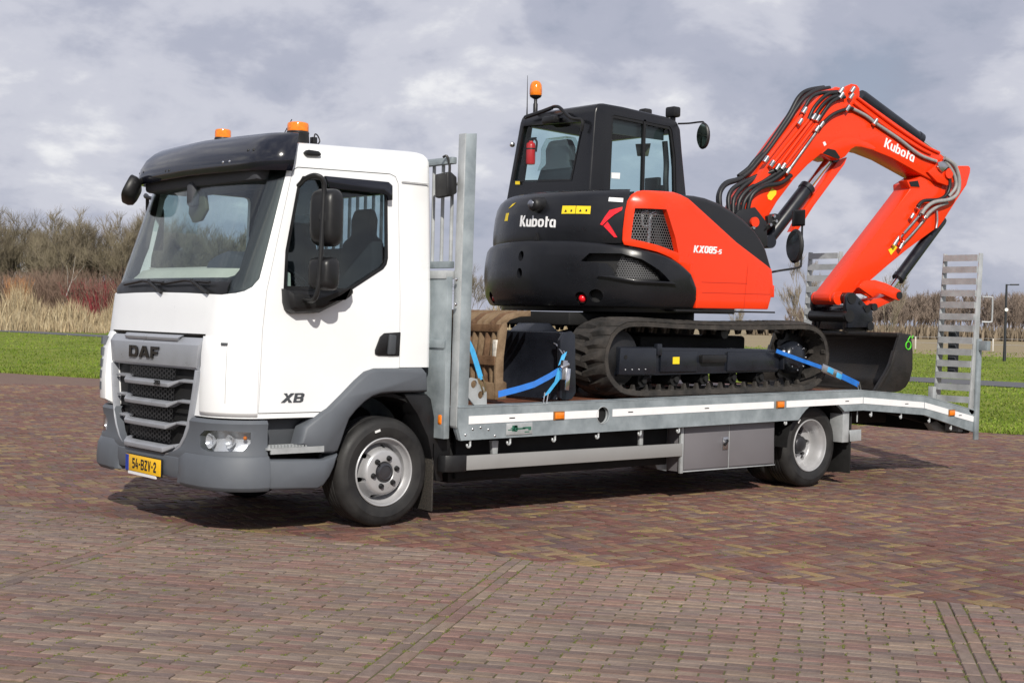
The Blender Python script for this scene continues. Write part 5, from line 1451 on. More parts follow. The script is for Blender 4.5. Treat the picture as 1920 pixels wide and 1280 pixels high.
# right-hand mirrors on the machine's front corner
mb = M(); mb.tube(smooth_path([(4.30, -1.0, 1.95), (4.34, -1.06, 1.965), (4.50, -1.10, 1.99), (4.585, -1.10, 2.01), (4.60, -1.10, 2.06), (4.60, -1.10, 2.45)], 5), .010, 8)
rm = xo('side_mirror_arm', mb, BLACK)
xo('square_mirror', M().loft([[(4.548+dx*.6, -1.10+dx-dy*.6, 2.455+dz) for dy, dz in ((-.11*s_, -.075*s_), (.11*s_, -.075*s_), (.11*s_, .075*s_), (-.11*s_, .075*s_))] for dx, s_ in ((-.03, .8), (-.015, 1), (.03, 1))]), BLACK, rm, bevel=.012)
om = xo('oval_mirror', M().lathe([(0, -.025), (.10, -.022), (.12, 0), (.115, .02), (0, .03)], (0, 0, 0), 'y', 24), BLACK, rm, smooth=50)
T_ = Matrix.Translation((4.50, -1.10, 2.195+SHEAR*4.5)) @ Matrix.Rotation(R(-98), 4, 'Z') @ Matrix.Diagonal((.85, 1, 1.32, 1))
om.data.transform(T_)
mg = xo('mirror_glass', M().lathe([(0, -.0275), (.105, -.0245)], (0, 0, 0), 'y', 24), MIRG, om, smooth=0)
mg.data.transform(T_)
# ---- tracks
def track_loop(n_arc=12):
    """outer line of the belt (x, z), front idler high and rear sprocket"""
    ctl = [(2.62, .853), (3.2, .850), (3.8, .849), (4.4, .848), (4.69, .846), (4.90, .885), (5.03, .985), (5.09, 1.12), (5.09, 1.24), (5.03, 1.37), (4.90, 1.455), (4.70, 1.488), (4.2, 1.480), (3.6, 1.475), (3.0, 1.485), (2.56, 1.500), (2.34, 1.485), (2.20, 1.41), (2.13, 1.30), (2.105, 1.19), (2.13, 1.06), (2.20, .97), (2.34, .885)]
    return [Vector((p.x, 0, p.y)) for p in [Vector((a, b)) for a, b in ctl]]
loop = track_loop()
lp3 = []
nL = len(loop)
for i in range(nL):
    a, b, c_, d = loop[i-1], loop[i], loop[(i+1) % nL], loop[(i+2) % nL]
    for j in range(5):
        t = j/5
        lp3.append(.5*((2*b)+(c_-a)*t+(2*a-5*b+4*c_-d)*t*t+(3*b-a-3*c_+d)*t**3))
def arc_resample(P_, n):
    L = [0]
    for i in range(len(P_)): L.append(L[-1]+(P_[(i+1) % len(P_)]-P_[i]).length)
    out = []; k = 0
    for i in range(n):
        t = L[-1]*i/n
        while L[k+1] < t: k += 1
        f_ = (t-L[k])/(L[k+1]-L[k])
        out.append(P_[k].lerp(P_[(k+1) % len(P_)], f_))
    return out
belt = arc_resample(lp3, 168)
def nrm(i):
    d = belt[(i+1) % 168]-belt[i-1]; d.normalize()
    return Vector((d.z, 0, -d.x))
for sg in (-1, 1):
    y0, y1 = sg*1.08, sg*.63
    mb = M(); rg = []
    for i in range(168):
        p, n = belt[i], nrm(i)
        rg.append([p+Vector((0, y0, 0))-n*.012, p+Vector((0, (y0+y1)/2, 0))-n*.006, p+Vector((0, y1, 0))-n*.012, p+Vector((0, y1, 0))-n*.055, p+Vector((0, (y0+y1)/2, 0))-n*.045, p+Vector((0, y0, 0))-n*.055])
    rg.append(rg[0])
    mb.loft(rg, False, False)
    # chevron lugs, two staggered rows, sloped flanks
    for k in range(56):
        for row in (0, 1):
            i = (k*3+(0 if row == 0 else 1)) % 168
            yo, yi = (y0+sg*.004, y0-sg*.25) if row == 0 else (y1-sg*.004, y1+sg*.25)
            A = []
            for (yy, di, w_, h_) in ((yo, 0, .050, .000), (yo, 0, .044, .004), ((yo*.8+yi*.2), .2, .036, .022), ((yo+yi)/2, .5, .032, .036), (yi, 1.2, .028, .036), (yi, 1.2, .038, .004)):
                i0 = int(math.floor(i+di)) % 168; fr_ = (i+di) % 1
                p = belt[i0].lerp(belt[(i0+1) % 168], fr_); n = nrm(i0); t = Vector((-n.z, 0, n.x))
                A.append((p+Vector((0, yy, 0)), n, t, w_, h_))
            ring = [[p-t*(w_+.012)-n*.012, p-t*w_*.75+n*(h_-.014), p+t*w_*.75+n*(h_-.014), p+t*(w_+.012)-n*.012] for p, n, t, w_, h_ in A]
            mb.loft(ring)
    # inner guide teeth
    for k in range(42):
        i = k*4; p, n = belt[i], nrm(i); t = Vector((-n.z, 0, n.x))
        for yy in (sg*.80, sg*.91):
            c0 = p+Vector((0, yy, 0))-n*.05
            mb.loft([[c0-t*.02+Vector((0, -.02, 0)), c0+t*.02+Vector((0, -.02, 0)), c0+t*.02+Vector((0, .02, 0)), c0-t*.02+Vector((0, .02, 0))], [c0-n*.05-t*.01+Vector((0, -.012, 0)), c0-n*.05+t*.01+Vector((0, -.012, 0)), c0-n*.05+t*.01+Vector((0, .012, 0)), c0-n*.05-t*.01+Vector((0, .012, 0))]])
        # the outer rim's scalloped inner edge
        c0 = p+Vector((0, y0-sg*.03, 0))-n*.055
        mb.loft([[c0-t*.022+Vector((0, -.025, 0)), c0+t*.022+Vector((0, -.025, 0)), c0+t*.022+Vector((0, .025, 0)), c0-t*.022+Vector((0, .025, 0))], [c0-n*.009-t*.014+Vector((0, -.02, 0)), c0-n*.009+t*.014+Vector((0, -.02, 0)), c0-n*.009+t*.014+Vector((0, .02, 0)), c0-n*.009-t*.014+Vector((0, .02, 0))]])
    tr = xo('rubber_track', mb, TRACKM, weld=False, smooth=32)
    # frame with rollers
    tf = M()
    tf.prism([(2.36, 1.03), (2.80, 1.028), (4.46, 1.035), (4.46, 1.24), (3.82, 1.255), (2.80, 1.27), (2.36, 1.275)], 'y', sg*.72, sg*.985)
    fm_ = xo('track_frame', tf, NAVY, bevel=.014)
    xo('frame_plate', M().prism([(2.345, 1.045), (2.79, 1.04), (2.79, 1.262), (2.36, 1.268)], 'y', sg*.98, sg*1.02), NAVY, fm_, bevel=.008)
    xo('frame_plate', M().prism([(2.86, 1.058), (3.32, 1.058), (3.32, 1.235), (2.86, 1.24)], 'y', sg*.98, sg*1.005), NAVY, fm_, bevel=.008)
    xo('frame_plate', M().prism([(3.72, 1.05), (4.44, 1.055), (4.44, 1.215), (3.72, 1.225)], 'y', sg*.98, sg*1.005), NAVY, fm_, bevel=.008)
    xo('frame_step', M().box((3.36, sg*.975, 1.13), (3.68, sg*1.03, 1.20)), BLACK, fm_, bevel=.010)
    for x in (2.42, 2.50, 2.58, 2.66):
        xo('frame_bolt', M().sphere((x, sg*1.02, 1.085), .008, 8, 6), STEEL, fm_)
    xo('grease_hole', M().cyl((2.42, sg*1.0, 1.19), (2.42, sg*1.024, 1.19), .018), BLACK_M, fm_)
    xo('frame_clamp', M().box((2.80, sg*.97, 1.20), (2.86, sg*1.02, 1.30)), NAVY, fm_, bevel=.010)
    for x in (2.72, 3.12, 3.50, 3.88, 4.26):
        xo('track_roller', M().cyl((x, sg*.70, .990), (x, sg*.93, .990), .058, n=18).cyl((x, sg*.92, .990), (x, sg*.955, .990), .028, n=12), BLACK_M, fm_, smooth=40)
    xo('carrier_roller', M().cyl((3.70, sg*.75, 1.39), (3.70, sg*.98, 1.39), .05, n=16), BLACK, fm_, smooth=40)
    xo('idler', M().lathe([(.03, sg*.97), (.10, sg*.97), (.20, sg*.93), (.235, sg*.92), (.235, sg*.78), (.03, sg*.78)], (2.43, 0, 1.18), 'y', 30), BLACK, fm_, smooth=35)
    sp_ = M()
    for k in range(36):
        pass
    prof = [((.26 if (k // 2) % 2 else .215)*math.cos(R(k*10)), (.26 if (k // 2) % 2 else .215)*math.sin(R(k*10))) for k in range(36)]
    xo('sprocket', M().prism([(4.78+a, 1.165+b) for a, b in prof], 'y', sg*.84, sg*.88), BLACK, fm_, bevel=.004)
    xo('drive_motor', M().lathe([(0, sg*1.015), (.09, sg*1.01), (.13, sg*.985), (.15, sg*.95), (.155, sg*.88), (0, sg*.88)], (4.72, 0, 1.165), 'y', 28), NAVY, fm_, smooth=35)
    for k in range(8):
        xo('motor_bolt', M().sphere((4.72+.118*math.cos(R(45*k)), sg*1.0, 1.165+.118*math.sin(R(45*k))), .010, 8, 6), STEEL, fm_)
    xo('lashing_lug', M().box((4.455, sg*.96, 1.06), (4.475, sg*1.04, 1.26)), NAVY, fm_, bevel=.004)
    if sg < 0:
        xo('warning_sticker', M().box((3.005, -1.010, 1.125), (3.085, -1.004, 1.185)), STICKY, fm_, smooth=0)
        xo('white_tag', M().box((4.442, -1.046, 1.185), (4.47, -1.038, 1.235)), STICKW, fm_, smooth=0)
xo('car_body', M().box((2.9, -.72, 1.08), (4.3, .72, 1.36)).loft([[(x, y0_, 1.14), (x, y1_2, 1.14), (x, y1_2, 1.34), (x, y0_, 1.34)] for x, y0_, y1_2 in ((2.9, -.5, .5), (2.45, -.75, .75))]), BLACK_M, bevel=.03)
# ---- dozer blade
BP_ = [(1.640, 1.392), (1.70, 1.398), (1.725, 1.33), (1.755, 1.20), (1.76, 1.08), (1.74, .97), (1.70, .88), (1.66, .855), (1.615, .862), (1.665, .93), (1.700, 1.02), (1.715, 1.12), (1.700, 1.22), (1.665, 1.32)]
bl = xo('dozer_blade', M().prism(BP_, 'y', -1.06, 1.06), NAVY, bevel=.006, smooth=50)
for sg in (-1, 1):
    xo('blade_end', M().prism([(1.612, 1.33), (1.655, 1.392), (1.73, 1.405), (1.772, 1.375), (1.795, .92), (1.755, .865), (1.66, .856), (1.625, .88)], 'y', sg*1.06, sg*1.10), NAVY, bl, bevel=.008)
    xo('push_arm', M().loft([[(x, sg*y-.06, z-.07), (x, sg*y+.06, z-.07), (x, sg*y+.06, z+.07), (x, sg*y-.06, z+.07)] for x, y, z in ((1.74, .42, 1.02), (2.1, .42, 1.06), (2.95, .40, 1.18))]), NAVY, bl, bevel=.012)
xo('blade_rib', M().prism([(1.74, 1.38), (1.86, 1.46), (2.02, 1.46), (2.16, 1.36), (2.10, 1.22), (1.76, 1.22)], 'y', -.52, -.30), NAVY, bl, bevel=.012)
xo('blade_cylinder', M().cyl((1.85, 0, 1.20), (2.95, 0, 1.38), .06, n=16), NAVY, bl, smooth=40)
xo('hydraulic_block', M().box((2.25, -.5, 1.44), (2.95, .5, 1.555)), BLACK_M, bevel=.02)

# ---- boom, swung on its post; built along u (out), v (across), z
def bmapm(mb):
    o_ = M(); o_.f, o_.mi = mb.f, mb.mi
    for u, v_, z in mb.v:
        x, y = boom_pt(u, v_); o_.v.append((x, y, z))
    return o_
def bo(name, mb, m_, parent, **k): return xo(name, bmapm(mb), m_, parent, **k)
def boom_path(pts, v): return [(a, v, b) for a, b in pts]
post = bo('swing_post', M().cyl((.02, 0, 1.62), (.02, 0, 2.30), .13, n=20).prism([(-.15, 2.10), (.05, 2.02), (.42, 2.25), (.40, 2.48), (.25, 2.62), (.05, 2.58), (-.12, 2.40)], 'y', -.20, -.165).prism([(-.15, 2.10), (.05, 2.02), (.42, 2.25), (.40, 2.48), (.25, 2.62), (.05, 2.58), (-.12, 2.40)], 'y', .165, .20), DARKM, exc, bevel=.008)
xo('swing_bracket', M().box((4.2, -.28, 1.64), (4.80, .28, 1.78)).box((4.2, -.28, 2.0), (4.80, .28, 2.12)), DARKM, bevel=.02)
BOOM = [(.15, 2.50), (.147, 2.64), (.215, 2.79), (.351, 2.972), (.665, 3.347), (.932, 3.654), (1.085, 3.80), (1.20, 3.872), (1.32, 3.905), (1.45, 3.905), (1.56, 3.865), (1.75, 3.78), (2.20, 3.585), (2.826, 3.325), (2.95, 3.255), (3.00, 3.20), (3.02, 3.10), (2.98, 3.045), (2.90, 3.03), (2.72, 3.035), (2.56, 3.085), (2.10, 3.238), (1.84, 3.295), (1.66, 3.318), (1.58, 3.315), (1.52, 3.285), (1.44, 3.20), (1.36, 3.165), (1.20, 3.19), (1.119, 3.205), (.95, 3.085), (.773, 2.927), (.56, 2.688), (.36, 2.40), (.28, 2.37), (.20, 2.40)]
boom = bo('boom', M().prism(BOOM, 'y', -.155, .155), ORANGE, exc, bevel=.012, smooth=40)
# welded doubler rim along the inner bend and the lugs on top
bo('bend_plate', M().prism([(1.119, 3.212), (1.20, 3.30), (1.30, 3.365), (1.42, 3.395), (1.56, 3.40), (1.74, 3.375), (1.86, 3.33), (1.84, 3.297), (1.66, 3.32), (1.58, 3.317), (1.52, 3.287), (1.44, 3.202), (1.36, 3.167), (1.20, 3.192)], 'y', -.164, .164), ORANGE, boom, bevel=.004)
for v0 in (-.135, .10):
    bo('top_lug', M().prism([(1.40, 3.86), (1.46, 3.935), (1.53, 3.965), (1.60, 3.962), (1.64, 3.93), (1.645, 3.85), (1.60, 3.80)], 'y', v0, v0+.035), ORANGE, boom, bevel=.008)
bo('top_lug', M().prism([(1.10, 3.79), (1.18, 3.90), (1.25, 3.935), (1.34, 3.93), (1.36, 3.86)], 'y', .06, .14), ORANGE, boom, bevel=.008)
bo('cylinder_pocket', M().prism([(1.13, 3.215), (1.20, 3.27), (1.30, 3.26), (1.37, 3.19), (1.35, 3.17)], 'y', -.168, -.156), BLACK_M, boom, smooth=0)
bo('arm_fork', M().prism([(2.60, 3.12), (2.75, 3.02), (2.90, 2.99), (3.03, 3.05), (3.06, 3.14), (3.02, 3.22), (2.85, 3.29)], 'y', -.185, -.155).prism([(2.60, 3.12), (2.75, 3.02), (2.90, 2.99), (3.03, 3.05), (3.06, 3.14), (3.02, 3.22), (2.85, 3.29)], 'y', .155, .185), ORANGE, boom, bevel=.006)
nm = [(1.982, 3.344), (2.413, 3.21), (2.005, 3.435)]
dirv = Vector((nm[1][0]-nm[0][0], nm[1][1]-nm[0][1])); lw_ = dirv.length; dirv.normalize()
kt = text_width('Kubota', .102, .10, 1.0)
def on_boom(u, v, d):
    return (nm[0][0]+dirv.x*u-dirv.y*v, -.157-d, nm[0][1]+dirv.y*u+dirv.x*v)
bo('maker_name', letters('Kubota', .102, on_boom, .10, lw_/kt, 0, .003), STICKW, boom, smooth=0)
ys_ = [(0.43, 2.744), (0.485, 2.825), (0.544, 2.798), (0.542, 2.765), (0.481, 2.701), (0.444, 2.71)]
bo('warning_sticker', M().prism(ys_, 'y', -.161, -.154), STICKY, boom, smooth=0)
ws_ = [(1.136, 3.326), (1.164, 3.339), (1.185, 3.308), (1.157, 3.291)]
bo('white_sticker', M().prism(ws_, 'y', -.161, -.154), STICKW, boom, smooth=0)
lm_ = [(2.355, 3.019), (2.521, 3.044), (2.567, 2.941), (2.4, 2.939)]
bl_ = bo('boom_lamp', M().prism(lm_, 'y', -.13, .0), ORANGE, boom, bevel=.008)
bo('lamp_face', M().prism(offset_poly(lm_, -.018), 'y', -.136, -.128), BLACK, bl_, smooth=0)
# boom cylinder with its guard
def cylinder(name, a, b, r, frac, v, parent, rod_r=None, barrel=NAVY, eyes=True):
    """hydraulic cylinder from a to b in (u, z); the barrel takes frac of the length, starting at a"""
    a, b = Vector((a[0], v, a[1])), Vector((b[0], v, b[1])); m_ = a.lerp(b, frac); d = (b-a).normalized()
    c_ = bo(name, M().tube([a, a+d*.03, m_-d*.06, m_-d*.055, m_], [r*.9, r, r, r*1.12, r*1.12], 22), barrel, parent, smooth=40)
    bo('rod', M().cyl(m_-d*.02, b, rod_r or r*.55, n=16), CHROME, c_, smooth=50)
    if eyes: bo('rod_eye', M().cyl(b+Vector((0, -.07, 0)), b+Vector((0, .07, 0)), r*.85, n=16).cyl(a+Vector((0, -.09, 0)), a+Vector((0, .09, 0)), r*.9, n=16), barrel, c_, smooth=40)
    return c_
ca = [(0.554, 2.296), (1.399, 3.214)]
cylinder('boom_cylinder', ca[0], ca[1], .075, .64, 0, exc)
gp_ = [(1.455, 3.171), (1.581, 3.217), (1.545, 3.14), (1.144, 2.688), (0.935, 2.415), (0.866, 2.409), (1.012, 2.638)]
bo('cylinder_guard', M().prism(gp_, 'y', -.045, .045), ORANGE, exc, bevel=.006)
vb = [(0.41, 2.54), (0.509, 2.57), (0.578, 2.562), (0.566, 2.491), (0.459, 2.429), (0.371, 2.376), (0.343, 2.396), (0.421, 2.47)]
bo('valve_block', M().prism(vb, 'y', -.20, -.06), BLACK, post, bevel=.008)
for p_ in [(0.478, 2.54), (0.507, 2.492), (0.436, 2.453), (0.222, 2.415)]:
    bo('fitting', M().cyl((p_[0], -.225, p_[1]), (p_[0], -.19, p_[1]), .016, n=10), STEEL, post)
bo('boom_pin', M().cyl((.235, -.225, 2.47), (.235, .225, 2.47), .05, n=20), ORANGE, boom, smooth=40)
# arm cylinder on top of the boom
ac = [(1.824, 3.892), (2.664, 3.53), (3.419, 3.17)]
cylinder('arm_cylinder', ac[0], ac[2], .075, .56, .06, exc, eyes=False)
# ---- arm (stick)
ARM = [(3.089, 3.212), (3.15, 3.226), (3.285, 3.236), (3.315, 3.215), (3.31, 3.16), (3.261, 3.021), (3.10, 2.83), (2.93, 2.62), (2.85, 2.535), (2.769, 2.50), (2.39, 2.278), (2.125, 2.105), (1.90, 1.95), (1.80, 1.90), (1.70, 1.86), (1.60, 1.76), (1.555, 1.700), (1.46, 1.690), (1.327, 1.706), (1.315, 1.745), (1.324, 1.785), (1.74, 2.22), (2.157, 2.657), (2.41, 2.925), (2.40, 2.99), (2.55, 3.07), (2.80, 3.11), (3.0, 3.19)]
arm_ = bo('arm', M().prism(ARM, 'y', -.125, .125), ORANGE, exc, bevel=.012, smooth=40)
bo('arm_pin', M().cyl((2.90, -.21, 3.12), (2.90, .21, 3.12), .055, n=20), ORANGE, arm_, smooth=40)
bo('arm_boss', M().cyl((1.40, -.17, 1.745), (1.40, .17, 1.745), .07, n=20), ORANGE, arm_, smooth=40)
ys_ = [(2.115, 2.268), (2.213, 2.318), (2.241, 2.299), (2.155, 2.216)]
bo('warning_sticker', M().prism(ys_, 'y', -.131, -.124), STICKY, arm_, smooth=0)
bc_ = [(3.03, 2.645), (2.234, 1.925), (2.103, 1.802)]
cylinder('bucket_cylinder', (bc_[0][0], bc_[0][1]), (2.235, 1.80), .062, .80, -.0, exc, eyes=False)
LK = [(1.68, 1.86), (1.75, 1.935), (1.90, 1.945), (2.06, 1.915), (2.264, 1.845), (2.30, 1.79), (2.26, 1.735), (2.16, 1.755), (2.02, 1.80), (1.93, 1.80), (1.88, 1.76), (1.80, 1.80)]
LK2 = [(2.26, 1.84), (2.30, 1.79), (2.25, 1.735), (2.02, 1.655), (1.87, 1.60), (1.80, 1.65), (1.88, 1.74), (2.04, 1.76)]
ln = bo('bucket_link', M().prism(LK, 'y', -.17, -.13).prism(LK, 'y', .13, .17), ORANGE, exc, bevel=.006, smooth=40)
bo('tipping_link', M().prism(LK2, 'y', -.11, .11), ORANGE, ln, bevel=.01, smooth=40)
for u, z in ((2.25, 1.79), (1.90, 1.66)):
    bo('link_pin', M().cyl((u, -.18, z), (u, .18, z), .04, n=16), DARKM, ln, smooth=40)
# ---- quick coupler
CP = [(1.44, 1.44), (1.445, 1.56), (1.41, 1.65), (1.41, 1.76), (1.45, 1.805), (1.52, 1.80), (1.634, 1.72), (1.77, 1.625), (1.785, 1.55), (1.77, 1.45)]
cp = bo('quick_coupler', M().prism([(1.46, 1.42), (1.47, 1.60), (1.56, 1.66), (1.74, 1.60), (1.75, 1.42)], 'y', -.22, .22), NAVY, exc, bevel=.008, smooth=40)
for v0 in (-.275, .225):
    bo('coupler_plate', M().prism(CP, 'y', v0, v0+.05), NAVY, cp, bevel=.008, smooth=40)
for u, z, r, h in ((1.478, 1.745, .058, .285), (1.455, 1.56, .062, .285), (1.70, 1.64, .04, .285), (1.75, 1.46, .045, .285)):
    bo('coupler_pin', M().cyl((u, -h, z), (u, h, z), r, n=20), BLACK, cp, smooth=40)
for u, z in ((1.60, 1.70), (1.66, 1.655)):
    bo('coupler_bolt', M().cyl((u, -.285, z), (u, -.27, z), .02, n=12), BLACK, cp, smooth=40)
bo('cross_rod', M().cyl((1.42, -.26, 1.555), (1.42, .26, 1.555), .035, n=14), BLACK, cp, smooth=40)
# ---- wide grading bucket, open towards the machine
uc = 1.30
BS = [(1.495, 1.375), (1.56, 1.388), (1.625, 1.382), (1.655, 1.33), (1.668, 1.214), (1.672, 1.06), (1.64, .945), (1.595, .882), (1.53, .846), (1.47, .834), (1.30, .828), (1.20, .828)]
HWB = .93
shell = M()
rg = []
inner_ = offset_poly(BS+[(.86, .83), (1.1, 1.0)], -.0)
for vv in (-HWB, HWB):
    o_ = [(u, vv, z) for u, z in BS]
    i_ = []
    for k, (u, z) in enumerate(BS):
        a = Vector(BS[max(k-1, 0)]); b = Vector(BS[min(k+1, len(BS)-1)]); d = (b-a).normalized()
        n = Vector((d.y, -d.x))
        i_.append((u+n.x*.022, vv, z+n.y*.022))
    rg.append(o_+i_[::-1])
bucket = bo('bucket', shell.loft(rg), DIRTB, exc, bevel=.003, smooth=40)
SPL = [(1.493, 1.385), (1.56, 1.398), (1.645, 1.391), (1.672, 1.30), (1.682, 1.214), (1.686, 1.05), (1.652, .935), (1.60, .868), (1.53, .832), (1.47, .820), (1.23, .818), (1.19, .83), (1.332, 1.012), (1.391, 1.103), (1.436, 1.232)]
for vv in (-HWB, HWB):
    bo('side_plate', M().prism(SPL, 'y', vv-.016, vv+.016), DIRTB, bucket, bevel=.006)
    bo('side_cutter', M().prism([(1.23, .815), (1.18, .826), (1.328, 1.012), (1.386, 1.103), (1.430, 1.232), (1.46, 1.23), (1.418, 1.095), (1.362, 1.00)], 'y', vv-.026, vv+.026), DIRTB, bucket, bevel=.006)
bo('cutting_edge', M().box((1.14, -HWB-.02, .812), (1.34, HWB+.02, .830)), mat('scuffed_edge', (.06, .04, .03), .5, metal=.4, var=.4, vscale=9), bucket, bevel=.004)
bo('top_bar', M().box((1.48, -HWB, 1.36), (1.56, HWB, 1.405)), DIRTB, bucket, bevel=.01)
for vv in (-.20, .20):
    bo('bucket_ear', M().prism([(1.46, 1.39), (1.45, 1.52), (1.52, 1.58), (1.66, 1.56), (1.78, 1.47), (1.675, 1.20), (1.63, 1.38)], 'y', vv-.02, vv+.02), DIRTB, bucket, bevel=.006)
GREENS = mat('green_spray_mark', (.10, .62, .03), .6)
gm = [(1.586, 1.273), (1.597, 1.316), (1.627, 1.34), (1.643, 1.307), (1.614, 1.27)]
gc = Vector((sum(p[0] for p in gm)/5, 0, sum(p[1] for p in gm)/5))
mk2 = M()
mk2.tube([(gc.x+.035*math.cos(R(a)), -HWB-.019, gc.z-.02+.04*math.sin(R(a))) for a in range(0, 361, 30)], .006, 5)
mk2.tube([(gc.x-.01, -HWB-.019, gc.z+.03), (gc.x+.02, -HWB-.019, gc.z+.07), (gc.x+.05, -HWB-.019, gc.z+.05), (gc.x+.06, -HWB-.019, gc.z+.08)], .006, 5)
bo('green_mark', mk2, GREENS, bucket)
# ---- pipes and hoses
def hose(name, pts, v, r, m_, parent, k=5, n=8, lift=0):
    """pts in (u, z) with lateral position v (a number or one per point)"""
    vs = v if isinstance(v, (list, tuple)) else [v]*len(pts)
    pts = [(a-.77*lift, b+.64*lift) for a, b in pts]
    return bo(name, M().tube(smooth_path([(a, vv, b) for (a, b), vv in zip(pts, vs)], k), r, n), m_, parent, smooth=60)
PIPES = [[(0.406, 3.101), (0.838, 3.58)], [(0.462, 3.048), (0.923, 3.537)], [(0.535, 3.032), (0.98, 3.542)], [(0.626, 3.052), (1.033, 3.51)]]
for p_ in PIPES: hose('boom_pipe', p_, -.172, .017, ORANGE, boom)
hose('boom_pipe', [(0.661, 2.99), (0.86, 3.225), (1.049, 3.447)], -.175, .017, STEEL, boom)
for p_ in ([(1.577, 3.825), (2.044, 3.606), (2.526, 3.411), (2.783, 3.338)], [(1.532, 3.765), (2.007, 3.547), (2.466, 3.372), (2.657, 3.318)]):
    hose('boom_pipe', p_, -.165, .017, ORANGE, boom)
hose('boom_pipe', [(1.5, 3.702), (1.689, 3.645), (1.851, 3.57), (2.159, 3.445), (2.474, 3.296), (2.729, 3.242)], -.178, .019, HOSE_G, boom)
# hoses over the bend
for p_, v_ in (([(0.842, 3.581), (0.886, 3.656), (0.975, 3.771), (1.106, 3.829), (1.353, 3.867)], -.15), ([(0.928, 3.538), (0.998, 3.666), (1.108, 3.776), (1.22, 3.837), (1.383, 3.845)], -.165), ([(0.993, 3.558), (1.055, 3.649), (1.147, 3.744), (1.259, 3.804), (1.384, 3.823)], -.175), ([(1.05, 3.548), (1.113, 3.633), (1.204, 3.734), (1.298, 3.786), (1.394, 3.809)], -.185), ([(1.054, 3.448), (1.117, 3.525), (1.247, 3.622), (1.418, 3.688), (1.505, 3.703)], -.185)):
    hose('bend_hose', p_, v_, .019, HOSE, boom)
hose('bend_hose', [(0.297, 2.909), (0.421, 2.995), (0.5, 3.079), (0.643, 3.218), (0.866, 3.495), (0.947, 3.604), (1.055, 3.773), (1.176, 3.85), (1.387, 3.899)], .08, .026, HOSE, boom, lift=.055)
hose('bend_hose', [(0.271, 2.893), (0.376, 2.97), (0.464, 3.061), (0.605, 3.206), (0.827, 3.482), (0.925, 3.62), (1.043, 3.753), (1.202, 3.84), (1.375, 3.882)], -.02, .024, HOSE, boom, lift=.055)
# clamps
CL = STEEL
for p_ in [(0.375, 3.097), (0.449, 3.06), (0.523, 3.03), (0.595, 3.042), (0.661, 3.003), (0.799, 3.504), (0.851, 3.622), (0.975, 3.568), (1.031, 3.559), (1.026, 3.451), (1.081, 3.498), (1.428, 3.694), (1.336, 3.816), (1.472, 3.821), (1.489, 3.888), (1.334, 3.867), (1.816, 3.587), (2.757, 3.2), (2.82, 3.22)]:
    bo('pipe_fitting', M().cyl((p_[0]-.022, -.19, p_[1]-.028), (p_[0]+.022, -.19, p_[1]+.028), .023, n=10), CL, boom, smooth=40)
bo('clamp_plate', M().prism([(2.713, 3.228), (2.808, 3.25), (2.885, 3.194), (2.792, 3.127), (2.737, 3.162)], 'y', -.215, -.17), STEEL, boom, bevel=.006)
# loose hose bundle between the machine and the boom foot
B_ = [([(0.328, 2.996), (0.188, 2.903), (0.012, 2.843), (-0.081, 2.754), (-0.094, 2.628), (-0.056, 2.547)], (-.02, -.02, -.04, -.06, -.08, -.08)),
      ([(0.419, 2.967), (0.259, 2.9), (0.067, 2.805), (-0.009, 2.703), (-0.013, 2.577)], (-.12, -.08, -.08, -.10, -.12)),
      ([(0.509, 3.001), (0.33, 2.919), (0.155, 2.81), (0.044, 2.692), (0.023, 2.551)], (-.16, -.10, -.10, -.12, -.14)),
      ([(0.582, 3.005), (0.403, 2.895), (0.209, 2.799), (0.098, 2.681), (0.076, 2.54)], (-.17, -.15, -.14, -.14, -.14)),
      ([(0.655, 3.017), (0.494, 2.908), (0.28, 2.803), (0.151, 2.683), (0.121, 2.528)], (-.18, -.18, -.17, -.16, -.15)),
      ([(0.703, 2.963), (0.568, 2.877), (0.352, 2.828), (0.22, 2.743), (0.179, 2.629), (0.174, 2.516)], (-.19, -.2, -.2, -.19, -.18, -.17)),
      ([(0.364, 2.977), (0.223, 2.912), (0.047, 2.859), (-0.054, 2.742), (-0.067, 2.616)], (.06, .05, .03, .0, -.02))]
for p_, v_ in B_: hose('slew_hose', p_, list(v_), .023, HOSE, post)
# hoses round the arm joint and pipes on the arm
for p_, v_, m_, r_ in (([(2.807, 3.279), (2.959, 3.213), (3.034, 3.079), (3.025, 2.925), (2.911, 2.842), (2.678, 2.799), (2.555, 2.732), (2.495, 2.661)], -.22, HOSE_G, .021),
                       ([(2.84, 3.251), (2.974, 3.122), (3.012, 2.986), (2.909, 2.873)], -.20, HOSE_G, .019),
                       ([(2.854, 3.175), (2.927, 3.058), (2.907, 2.919), (2.783, 2.835), (2.552, 2.807), (2.461, 2.742)], -.19, HOSE, .020),
                       ([(2.912, 2.804), (2.765, 2.758), (2.641, 2.683), (2.591, 2.628)], -.18, HOSE_G, .020),
                       ([(2.566, 2.697), (2.406, 2.546), (2.226, 2.387)], -.16, STEEL, .016),
                       ([(2.601, 2.615), (2.45, 2.472), (2.3, 2.345)], -.16, STEEL, .016),
                       ([(2.787, 2.716), (2.798, 2.61), (2.785, 2.525)], -.15, STEEL, .013)):
    hose('arm_hose', p_, v_, r_, m_, arm_)
for p_ in [(2.536, 2.687), (2.58, 2.621), (2.402, 2.635), (2.206, 2.386), (2.27, 2.336), (2.167, 2.339), (2.251, 2.305), (2.491, 2.745)]:
    bo('pipe_fitting', M().cyl((p_[0]-.018, -.17, p_[1]-.024), (p_[0]+.018, -.17, p_[1]+.024), .022, n=10), STEEL, arm_, smooth=40)
